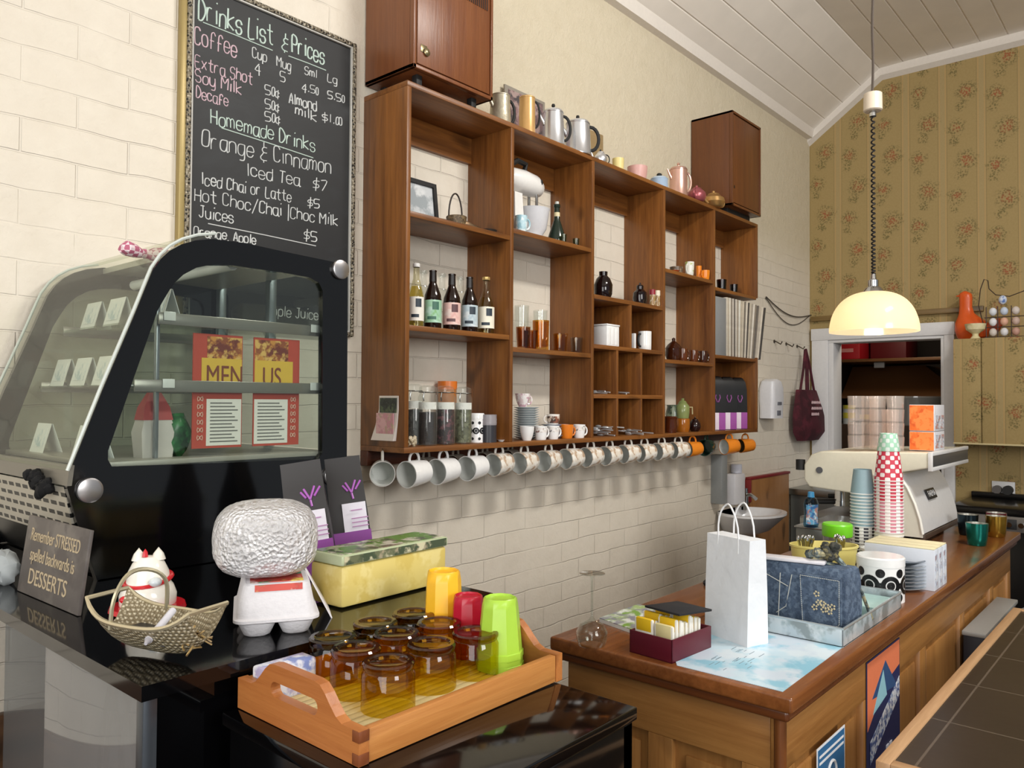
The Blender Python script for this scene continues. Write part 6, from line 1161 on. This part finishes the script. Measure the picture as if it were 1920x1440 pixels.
# behind the counter, against the wall
t = thing('sauce_bottle', 'clear bottle with red cap behind the white paper bag', 'bottle', (2.323, 1.165 - .0, KZ)); t.location.y = 1.12; MB().lathe([(0, 0), (.02, 0), (.022, .004), (.022, .085), (.012, .105), (.012, .112)], 24).build('body', glass('#C9CFC4'), t); MB().lathe([(0, .003), (.0205, .003), (.0205, .07), (0, .072)], 20).build('sauce', mat('#6E6A55', .4), t); MB().lathe([(0, .11), (.013, .11), (.014, .128), (.006, .145), (0, .146)], 18).build('cap', mat('#B02A2E', .4), t)
t = thing('black_rag', 'small crumpled black cloth at the back edge of the counter', 'cloth', (2.232, 1.13, KZ)); MB().sphere((0, 0, .008), .03, 1.2, .6, .3, seg=14).build('cloth', mat('#1A1A1C', .9), t, jitter=.003)

# ================================================================ along the brick wall past the shelf
bx, bz = 4.36, .835
t = thing('wash_basin', 'white wall hung wash basin behind the counter', 'basin', (bx, 2.1, bz))
secs = []
def bs(w, d, z): return [(w * math.cos(a), -d / 2 + d / 2 * math.sin(a) if math.sin(a) < 0 else -d / 2 + d / 2 * min(1, 1.25 * math.sin(a)), z) for a in [2 * PI * i / 32 for i in range(32)]]
MB().loft([bs(.07, .16, -.13), bs(.14, .25, -.09), bs(.215, .32, -.02), bs(.23, .34, .0), bs(.226, .34, .012), bs(.205, .31, .012), bs(.16, .26, -.05), bs(.05, .10, -.08)], cap=True).build('bowl', mat('#E4E4E6', .15), t); w_ = t
tp = MB().cyl((.13, -.05, .0), .022, .10, 16); tp.tube([(.13, -.05, .085), (.11, -.10, .095), (.09, -.14, .075)], .011, 10); tp.build('tap', CHROME, t); MB().cyl((.13, -.05, .10), .019, .03, 14).build('tap_lever', CHROME, t)
t = thing('splash_board', 'brown wood board with red edge behind the wash basin', 'board', (4.95, 2.09, .6)); MB().box(4.60, 2.06, .05, 5.20, 2.085, 1.005, .002).build('board', wood('splash_board', '#8A5C30', '#A8794A', 'z'), t, True); tag(MB().box(4.59, 2.055, 1.005, 5.21, 2.09, 1.02, .001).box(4.585, 2.055, .87, 4.60, 2.09, 1.005, .001).build('edge_strip', mat('#7E1F22', .5), t, True), 'dark red edging')
t = thing('towel_dispenser', 'white paper towel holder beside the red edged board', 'dispenser', (4.5, 2.1, 1.0)); MB().box(4.30, 2.02, .88, 4.44, 2.1, 1.06, .012).build('cover', mat('#DDDDE2', .35), t, True); tag(MB().cyl((4.40, 2.06, 1.062), .032, .05, 16).build('roll', mat('#C7CAD6', .6), t, True), 'pale roll')
t = thing('wall_cabinet', 'narrow grey box on the brick wall under the end mugs', 'box', (4.38, 2.1, .95)); MB().box(4.15, 2.03, .90, 4.22, 2.1, 1.18, .004).build('box', mat('#8E9292', .4), t, True)
t = thing('soap_dispenser', 'white soap dispenser on the brick wall beside the shelf end', 'dispenser', (4.88, 2.1, 1.38)); 
MB().loft([[(x * w, 2.1 - 2.1, z) for x, z in ()]] if False else [rr(.085, .05, 0, 4, .5), rr(.085, .05, .06, 4, .5), rr(.088, .055, .12, 4, .5), rr(.088, .052, .19, 4, .5), rr(.07, .045, .235, 4, .5), rr(.04, .03, .25, 4, .5)], M=Matrix.Translation((0, -.052, 0))).build('housing', mat('#DADADE', .3), t); tag(MB().box(-.03, -.108, .02, .02, -.100, .05, .002).box(-.03, -.11, .085, .03, -.103, .105, .002).build('push_bar', mat('#6A6C74', .4), t), 'grey push bar')
# tote bag on a hook
t = thing('tote_bag', 'maroon cloth bag with pale print hanging by the doorway', 'bag', (5.45, 2.06, 1.22)); MRN = mottled('maroon_cloth', ['#4A1522', '#581B2A', '#3C101B'], 12, .85)
def tb(z, x0, x1, d): return [(x0, -d, z), ((x0 + x1) / 2, -d * 1.5, z), (x1, -d, z), (x1, d * .3, z), (x0, d * .3, z)]
MB().loft([tb(z, x0, x1, d) for z, x0, x1, d in ((.02, -.12, .10, .02), (.0, -.14, .16, .03), (.06, -.19, .22, .055), (.17, -.20, .235, .05), (.27, -.18, .19, .03), (.345, -.165, .15, .02), (.35, -.16, .145, .015))], M=Matrix.Translation((0, -.02, 0))).build('bag', MRN, t)
for dx in (-.095, .05): MB().tube([(dx - .035, -.03, .335), (dx * .5 - .005, -.025, .5), (-.012, -.02, .63), (.0, -.02, .635), (dx * .5 + .03, -.03, .5), (dx + .055, -.04, .335)], .009, 8, flat=.5).build('strap', MRN, t)
m_ = MB(); rnd = random.Random(5)
for r_, (z, n) in enumerate(((.255, 5), (.215, 6), (.175, 5), (.135, 4))):
    x = -.10
    for k in range(n): w_ = rnd.uniform(.015, .03); m_.tube([(x, -.098 + .02 * (r_ == 3), z), (x + w_ * .3, -.098 + .02 * (r_ == 3), z + .016), (x + w_ * .6, -.098 + .02 * (r_ == 3), z), (x + w_, -.096 + .02 * (r_ == 3), z + .012)], .0035, 5); x += w_ + .008
tag(m_.build('lettering', mat('#C9AEB2', .7), t), 'pale printed writing')
for i, (x, z) in enumerate(((5.445, 1.86), (5.25, 1.865), (5.05, 1.87))):
    t = thing('wall_hook', ['brass hook carrying the maroon bag', 'bare wall hook left of the maroon bag', 'bare wall hook farthest from the doorway'][i], 'hook', (x, 2.1, z), None, 'hooks on the brick wall'); MB().tube([(0, 0, .02), (0, -.02, .01), (0, -.045, -.005), (0, -.055, .012)], .0045, 6).lathe([(0, 0), (.012, 0), (.012, .004), (0, .004)], 12, M=frame_m((0, 0, .015), (1, 0, 0), (0, 0, 1))).build('hook', mat('#5B5348', .4, .6), t)
t = thing('loose_wire', 'thin dark wire sagging across the wall to the doorway', 'wire', (5.2, 2.09, 2.1)); m_ = MB().tube([(4.90 + .79 * i / 16, 2.09, 2.165 - .06 * math.sin(PI * i / 16) - .05 * i / 16) for i in range(17)], .004, 6); m_.tube([(4.90 + .78 * i / 16, 2.092, 2.16 - .12 * math.sin(PI * i / 16) - .045 * i / 16) for i in range(17)], .003, 6); m_.build('wire', mat('#4A443E', .6), t, True)
t = thing('steel_bench', 'stainless steel sink bench between the basin and the coffee machine', 'sink bench', (5.4, 1.75, 0)); MB().box(5.25, 1.55, .86, 5.66, 2.09, .90, .003).build('worktop', STEEL, t, True); MB().box(5.28, 1.60, .05, 5.66, 2.08, .86, .003).build('cabinet', mat('#6F7270', .35, .7), t, True)
t = thing('steel_box', 'dull steel box on the counter behind the coffee machine', 'box', (3.1, 1.13, KZ)); MB().box(2.98, 1.03, KZ, 3.36, 1.155, KZ + .085, .004).build('box', mat('#7E807C', .3, .7), t, True); MB().box(2.975, 1.025, KZ + .085, 3.365, 1.16, KZ + .092, .002).build('lid', mat('#A5A7A4', .25, .8), t, True)
t = thing('soap_bottle', 'blue dish soap bottle with a picture label by the basin', 'bottle', (2.990, 1.10, KZ + .093)); MB().lathe([(0, 0), (.036, 0), (.040, .01), (.036, .05), (.040, .085), (.030, .105), (.012, .112)], 24, sy=.65).build('body', glass('#8FC3DC', gl=.3), t); MB().lathe([(0, .11), (.013, .11), (.011, .13), (0, .132)], 16).build('cap', mat('#3E8FC0', .4), t); tag(MB().lathe([(.0405, .012), (.0365, .05), (.0405, .085)], 12, sy=.65, a0=FACE - .9, a1=FACE + .9).build('label', mottled('soap_label', ['#5FA8D0', '#D9E2E8', '#B98A80', '#3A6FA8'], 45, .4), t), 'blue picture label')

# ================================================================ pendant lamp
LX, LY = 3.251, .95
zs = 1.760; RS = 0.1632
t = thing('pendant_lamp', 'lit cream glass pendant lamp on a coiled cord above the counter', 'pendant lamp', (LX, LY, zs))
sh = Nt('opal_glass'); d1 = sh.n('ShaderNodeBsdfDiffuse'); d1.inputs[0].default_value = lin('#EEDDC4'); tr = sh.n('ShaderNodeBsdfTranslucent'); tr.inputs[0].default_value = lin('#F8DEB4'); mx = sh.n('ShaderNodeMixShader'); mx.inputs[0].default_value = .5; sh.l(d1.outputs[0], mx.inputs[1]); sh.l(tr.outputs[0], mx.inputs[2]); gg = sh.n('ShaderNodeBsdfGlossy'); gg.inputs['Roughness'].default_value = .1; m2 = sh.n('ShaderNodeMixShader'); m2.inputs[0].default_value = .05; sh.l(mx.outputs[0], m2.inputs[1]); sh.l(gg.outputs[0], m2.inputs[2]); sh.l(m2.outputs[0], sh.out.inputs[0])
hS_ = 0.1591
MB().lathe([(RS * math.cos(a) ** .75 if a < PI / 2 - .01 else .012, hS_ * math.sin(a)) for a in [(PI / 2) * i / 16 * .97 for i in range(17)]], 48).build('shade', sh.m, t)
MB().lathe([(.034, 0), (.040, .004), (.030, .02), (.020, .026), (.020, .05), (.012, .055), (.009, .075), (0, .075)], 24, at=(0, 0, hS_ - .006)).build('cap', CHROME, t)
zt, zb2, zc2 = 2.633 - zs, 2.706 - zs, ZC - zs
tag(MB().lathe([(0, zt), (.030, zt), (.035, zt + .004), (.034, zb2 - .004), (.028, zb2), (0, zb2)], 28).build('pulley_case', mat('#DDD0BC', .35), t), 'cream pulley case'); tag(MB().cyl((0, 0, zt - .02), .013, .022, 14).build('pulley_collar', CHROME, t), 'chrome collar')
n = 34; P = [(.0065 * math.cos(i * PI / 4), .0065 * math.sin(i * PI / 4), hS_ + .065 + (zt - .015 - hS_ - .065) * (i / (n * 8)) ** 1.25) for i in range(n * 8 + 1)]
tag(MB().tube(P, .0033, 5).build('coiled_cord', mat('#15110F', .6), t), 'dark coiled cord'); tag(MB().tube([(.002 * math.sin(i * 1.7), .002 * math.cos(i * 1.3), zb2 + (zc2 - zb2) * i / 20) for i in range(21)], .005, 6).tube([(.006, .002, zc2 - .28), (.010, 0, zc2 - .2), (.004, .004, zc2)], .004, 6).build('cord', mat('#4E443C', .7), t), 'brown straight cord')
tag(MB().sphere((0, 0, .05), .03, seg=16).build('bulb', mat('#FFF4DC', .3, Emission_Color=(1, .88, .66, 1), Emission_Strength=5.0), t), 'glowing bulb')
pl = bpy.data.lights.new('pendant_light', 'POINT'); pl.energy = 2.6; pl.color = (1, .88, .68); pl.shadow_soft_size = .035; po = bpy.data.objects.new('pendant_light', pl); COL.objects.link(po); po.location = (LX, LY, zs + .012)

# ================================================================ kitchen corner at the far right
t = thing('papered_cupboard', 'overhead cupboard covered in the same flowered wallpaper', 'cupboard', (5.53, .3, 1.24)); CX = 5.37
MB().box(CX + .012, -1.2, 1.236, XW - .003, 1.112, 1.875, .002).build('body', PAPER, t, True); 
for k, (y0, y1) in enumerate(((.965, 1.110), (.30, .958), (-.36, .294), (-1.02, -.366))):
    dd = MB().box(CX, y0, 1.238, CX + .014, y1, 1.873, .002).build('door', PAPER, t, True)
tag(MB().box(CX - .003, -1.2, 1.236, CX + .001, 1.112, 1.246, .001).build('bottom_strip', mat('#C9B98C', .5), t, True), 'pale strip along the bottom')
m_ = MB(); rnd = random.Random(1)
t = thing('ceramic_rooster', 'orange ceramic hen ornament on top of the wallpapered cupboard', 'ornament', (5.58, 1.056, 1.876)); OR = mat('#D9591C', .3)
MB().loft([[(w * math.cos(a) * .6, y + w * math.sin(a), z) for a in [2 * PI * i / 16 for i in range(16)]] for z, y, w in ((0, 0, .05), (.02, -.01, .085), (.07, -.01, .10), (.11, -.002, .09), (.145, .012, .062), (.17, .022, .044), (.21, .026, .036), (.27, .026, .037), (.29, .027, .036), (.30, .03, .03), (.312, .03, .01))]).build('body', OR, t)
MB().loft([[(.02 * math.cos(a), y, z + r * math.sin(a)) for a in [2 * PI * i / 12 for i in range(12)]] for y, z, r in ((-.06, .06, .035), (-.11, .075, .035), (-.15, .09, .045), (-.17, .10, .02))]).build('tail', mat('#A8401A', .35), t); MB().lathe([(.009, 0), (.004, .02), (0, .028)], 8, M=Matrix.Translation((0, .055, .285)) @ Matrix.Rotation(-PI / 2, 4, 'X')).build('beak', OR, t)
t = thing('egg_cup', 'cream footed bowl in front of the orange hen', 'bowl', (5.44, 1.004, 1.876)); MB().lathe([(0, 0), (.03, 0), (.016, .02), (.018, .03), (.05, .055), (.058, .09), (.054, .09), (.045, .058), (0, .035)], 24).build('bowl', mottled('cream_bowl', ['#D9CDA0', '#C7B783', '#E2D6AE'], 20, .4), t)
t = thing('egg_stand', 'dark wire egg stand with hen outline on the cupboard top', 'egg stand', (5.45, 0.858, 1.876)); WR = mat('#3A2A22', .5, .4); m_ = MB()
for y in (-.11, -.04, .03, .09): m_.tube([(0, y, 0), (0, y, .19)], .003, 5)
for z in (.005, .065, .125): m_.tube([(0, -.12, z), (0, .10, z)], .003, 5)
m_.build('rack', WR, t); m_ = MB().tube([(0, .10, .06), (0, .13, .20), (0, .12, .30), (0, .10, .36), (0, .08, .35), (0, .075, .30), (0, .04, .26), (0, -.03, .245), (0, -.10, .27), (0, -.14, .30), (0, -.16, .22), (0, -.12, .16)], .0028, 6); m_.build('outline', WR, t)
ec = ['#CFC5BC', '#D9D9DC', '#B98F80', '#E3E3E6', '#D9A98F', '#C2A79A', '#DADDE3', '#C4CFE0', '#D2C6BE']; k = 0
for r_ in range(3):
    for c in range(3):
        if r_ == 2 and c == 1: pass
        e = thing('egg', '%s egg in the %s row of the wire stand' % (['left', 'middle', 'right'][c], ['bottom', 'middle', 'top'][r_]), 'egg', (5.45, 0.858 + (.055, -.003, -.062)[c], 1.885 + r_ * .062), None, 'eggs in the wire stand'); MB().sphere((0, 0, .026), .021, 1, 1, 1.2, seg=14).build('shell', mat(ec[k], .5), e); k += 1
e = thing('egg', 'blue painted egg on top of the wire stand', 'egg', (5.45, 0.862, 2.073)); MB().sphere((0, 0, .03), .022, 1, 1, 1.25, seg=14).build('shell', mottled('blue_egg', ['#C9D3E6', '#5A78B5', '#E6EAF0'], 40, .4), e)
t = thing('power_point', 'white double power point on the papered wall above the stove', 'socket', (XW, 0.902, .955)); y_ = 0.902; MB().box(XW - .012, y_ - .062, .915, XW, y_ + .062, 1.0, .003).build('plate', mat('#D9D9D9', .4), t, True); tag(MB().cyl((0, 0, 0), .028, .05, 16, M=Matrix.Translation((XW - .01, y_ - .028, .95)) @ Matrix.Rotation(-PI / 2, 4, 'Y')).build('plug', BLKMAT, t, True), 'black plug'); tag(MB().cyl((0, 0, 0), .025, .04, 16, M=Matrix.Translation((XW - .01, y_ + .03, .95)) @ Matrix.Rotation(-PI / 2, 4, 'Y')).build('plug', mat('#5A5552', .5), t, True), 'grey plug')
t = thing('stove', 'black topped stove with steel control panel against the papered wall', 'stove', (5.4, .6, 0)); MB().box(5.10, -.4, .05, XW - .005, 1.06, .80, .004).build('oven', mat('#141414', .25), t, True); MB().box(5.08, -.4, .86, XW - .005, 1.07, .90, .004).build('cooktop', mat('#0B0B0C', .2), t, True); MB().box(XW - .05, -.4, .90, XW - .002, 1.07, .93, .003).build('backguard', mat('#0B0B0C', .3), t, True); p_ = MB().box(5.075, -.4, .775, 5.11, 1.06, .86, .004).build('control_panel', mat('#9A9794', .3, .7), t, True)
tag(MB().box(5.072, 0.789 - .045, .79, 5.076, 0.789 + .045, .845, .001).build('display', BLKMAT, p_, True), 'black display'); m_ = MB()
for y in (0.778, 0.721, .55, .4): m_.cyl((0, 0, 0), .014, .022, 16, M=Matrix.Translation((5.074, y, .817)) @ Matrix.Rotation(-PI / 2, 4, 'Y'))
tag(m_.build('knob', CHROME, p_, True), 'steel knobs')
t = thing('blue_bag', 'blue and white plastic bag on the floor past the end of the counter', 'bag', (4.55, .62, 0)); MB().loft([rr(.22, .13, 0, 4, .5), rr(.24, .15, .1, 4, .5), rr(.22, .13, .3, 4, .5), rr(.17, .09, .42, 4, .5), rr(.1, .03, .46, 4, .5)]).build('bag', mottled('blue_plastic', ['#1E48A8', '#2A5CC4', '#C9CED8'], 5, .35), t, jitter=.012)

# ================================================================ beyond the kitchen doorway
t = thing('red_crate', 'dark red crate on the shelf in the top of the doorway', 'crate', (6.75, 2.05, 1.95)); x_ = 6.7; RDC = mat('#A51420', .45)
ya, yb = 2.306, 2.066
MB().box(x_, yb, 1.84, x_ + .35, ya + .04, 2.10, .01).build('body', RDC, t, True); tag(MB().box(x_ - .002, yb + .05, 1.90, x_ + .001, yb + .16, 1.93, 0).build('lettering', mat('#C98A8A', .5), t, True), 'pale marking')
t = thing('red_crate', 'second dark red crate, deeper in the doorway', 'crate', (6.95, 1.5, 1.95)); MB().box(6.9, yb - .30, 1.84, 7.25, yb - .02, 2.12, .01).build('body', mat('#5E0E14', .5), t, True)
t = thing('kitchen_shelf', 'brown shelf board high in the kitchen', 'shelf', (6.9, 1.6, 1.84)); MB().box(6.65, 1.2, 1.815, 7.4, 2.29, 1.839, .002).build('board', wood('kitchen_shelf', '#5A3A1E', '#7A5430', 'y'), t, True)
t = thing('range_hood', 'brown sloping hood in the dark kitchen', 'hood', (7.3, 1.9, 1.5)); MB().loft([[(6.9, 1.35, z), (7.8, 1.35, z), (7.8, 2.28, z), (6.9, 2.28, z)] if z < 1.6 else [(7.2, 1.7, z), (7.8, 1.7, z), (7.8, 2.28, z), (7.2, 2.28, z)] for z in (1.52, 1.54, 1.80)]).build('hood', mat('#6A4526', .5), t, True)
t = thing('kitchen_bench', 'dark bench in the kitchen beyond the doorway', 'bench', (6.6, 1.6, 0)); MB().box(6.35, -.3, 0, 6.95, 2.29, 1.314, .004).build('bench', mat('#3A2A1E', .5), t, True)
t = thing('plastic_tub', 'large clear plastic tub on the kitchen bench', 'tub', (6.5, 1.599, 1.314)); MB().lathe([(0, 0), (.15, 0), (.17, .20), (.178, .21), (.178, .22), (.165, .22), (.147, .01), (0, .01)], 32).build('tub', glass('#C9CDCE', gl=.4, base=.10, haze=.22), t)
for i, (px1, l, c, h_, r_) in enumerate(((2.191, 'grey tin at the left of the kitchen bench jars', '#8E9092', .17, .035), (2.087, 'yellow labelled jar on the kitchen bench', '#B9B040', .15, .045), (1.966, 'dark jar with yellow band on the kitchen bench', '#3A3420', .13, .04))):
    t = thing('pantry_jar', l, 'jar', (6.5, px1, 1.314), None, 'jars on the kitchen bench'); MB().cyl((0, 0, 0), r_, h_ * .8, 20).build('body', mat('#B9BDB9' if i != 2 else c, .4), t); MB().cyl((0, 0, h_ * .8), r_ * 1.03, h_ * .2, 20).build('lid', mat(c, .4), t); tag(MB().lathe([(r_ + .001, h_ * .3), (r_ + .001, h_ * .6)], 20).build('label', mat(['#C9CBCB', '#C7BC3E', '#A89A38'][i], .5), t), 'label')
t = thing('switch_box', 'small white box fixed inside the kitchen', 'box', (6.88, 1.961, 1.772)); MB().box(-.03, -.04, .0, .0, .04, .06, .004).build('box', mat('#C9C4BE', .5), t)

kl = bpy.data.lights.new('kitchen_fill', 'POINT'); kl.energy = 13; kl.color = (1, .86, .68); kl.shadow_soft_size = .15; ko = bpy.data.objects.new('kitchen_fill', kl); COL.objects.link(ko); ko.location = (6.15, 1.5, 2.3)  # added lamp with no known source, brightens the dark kitchen
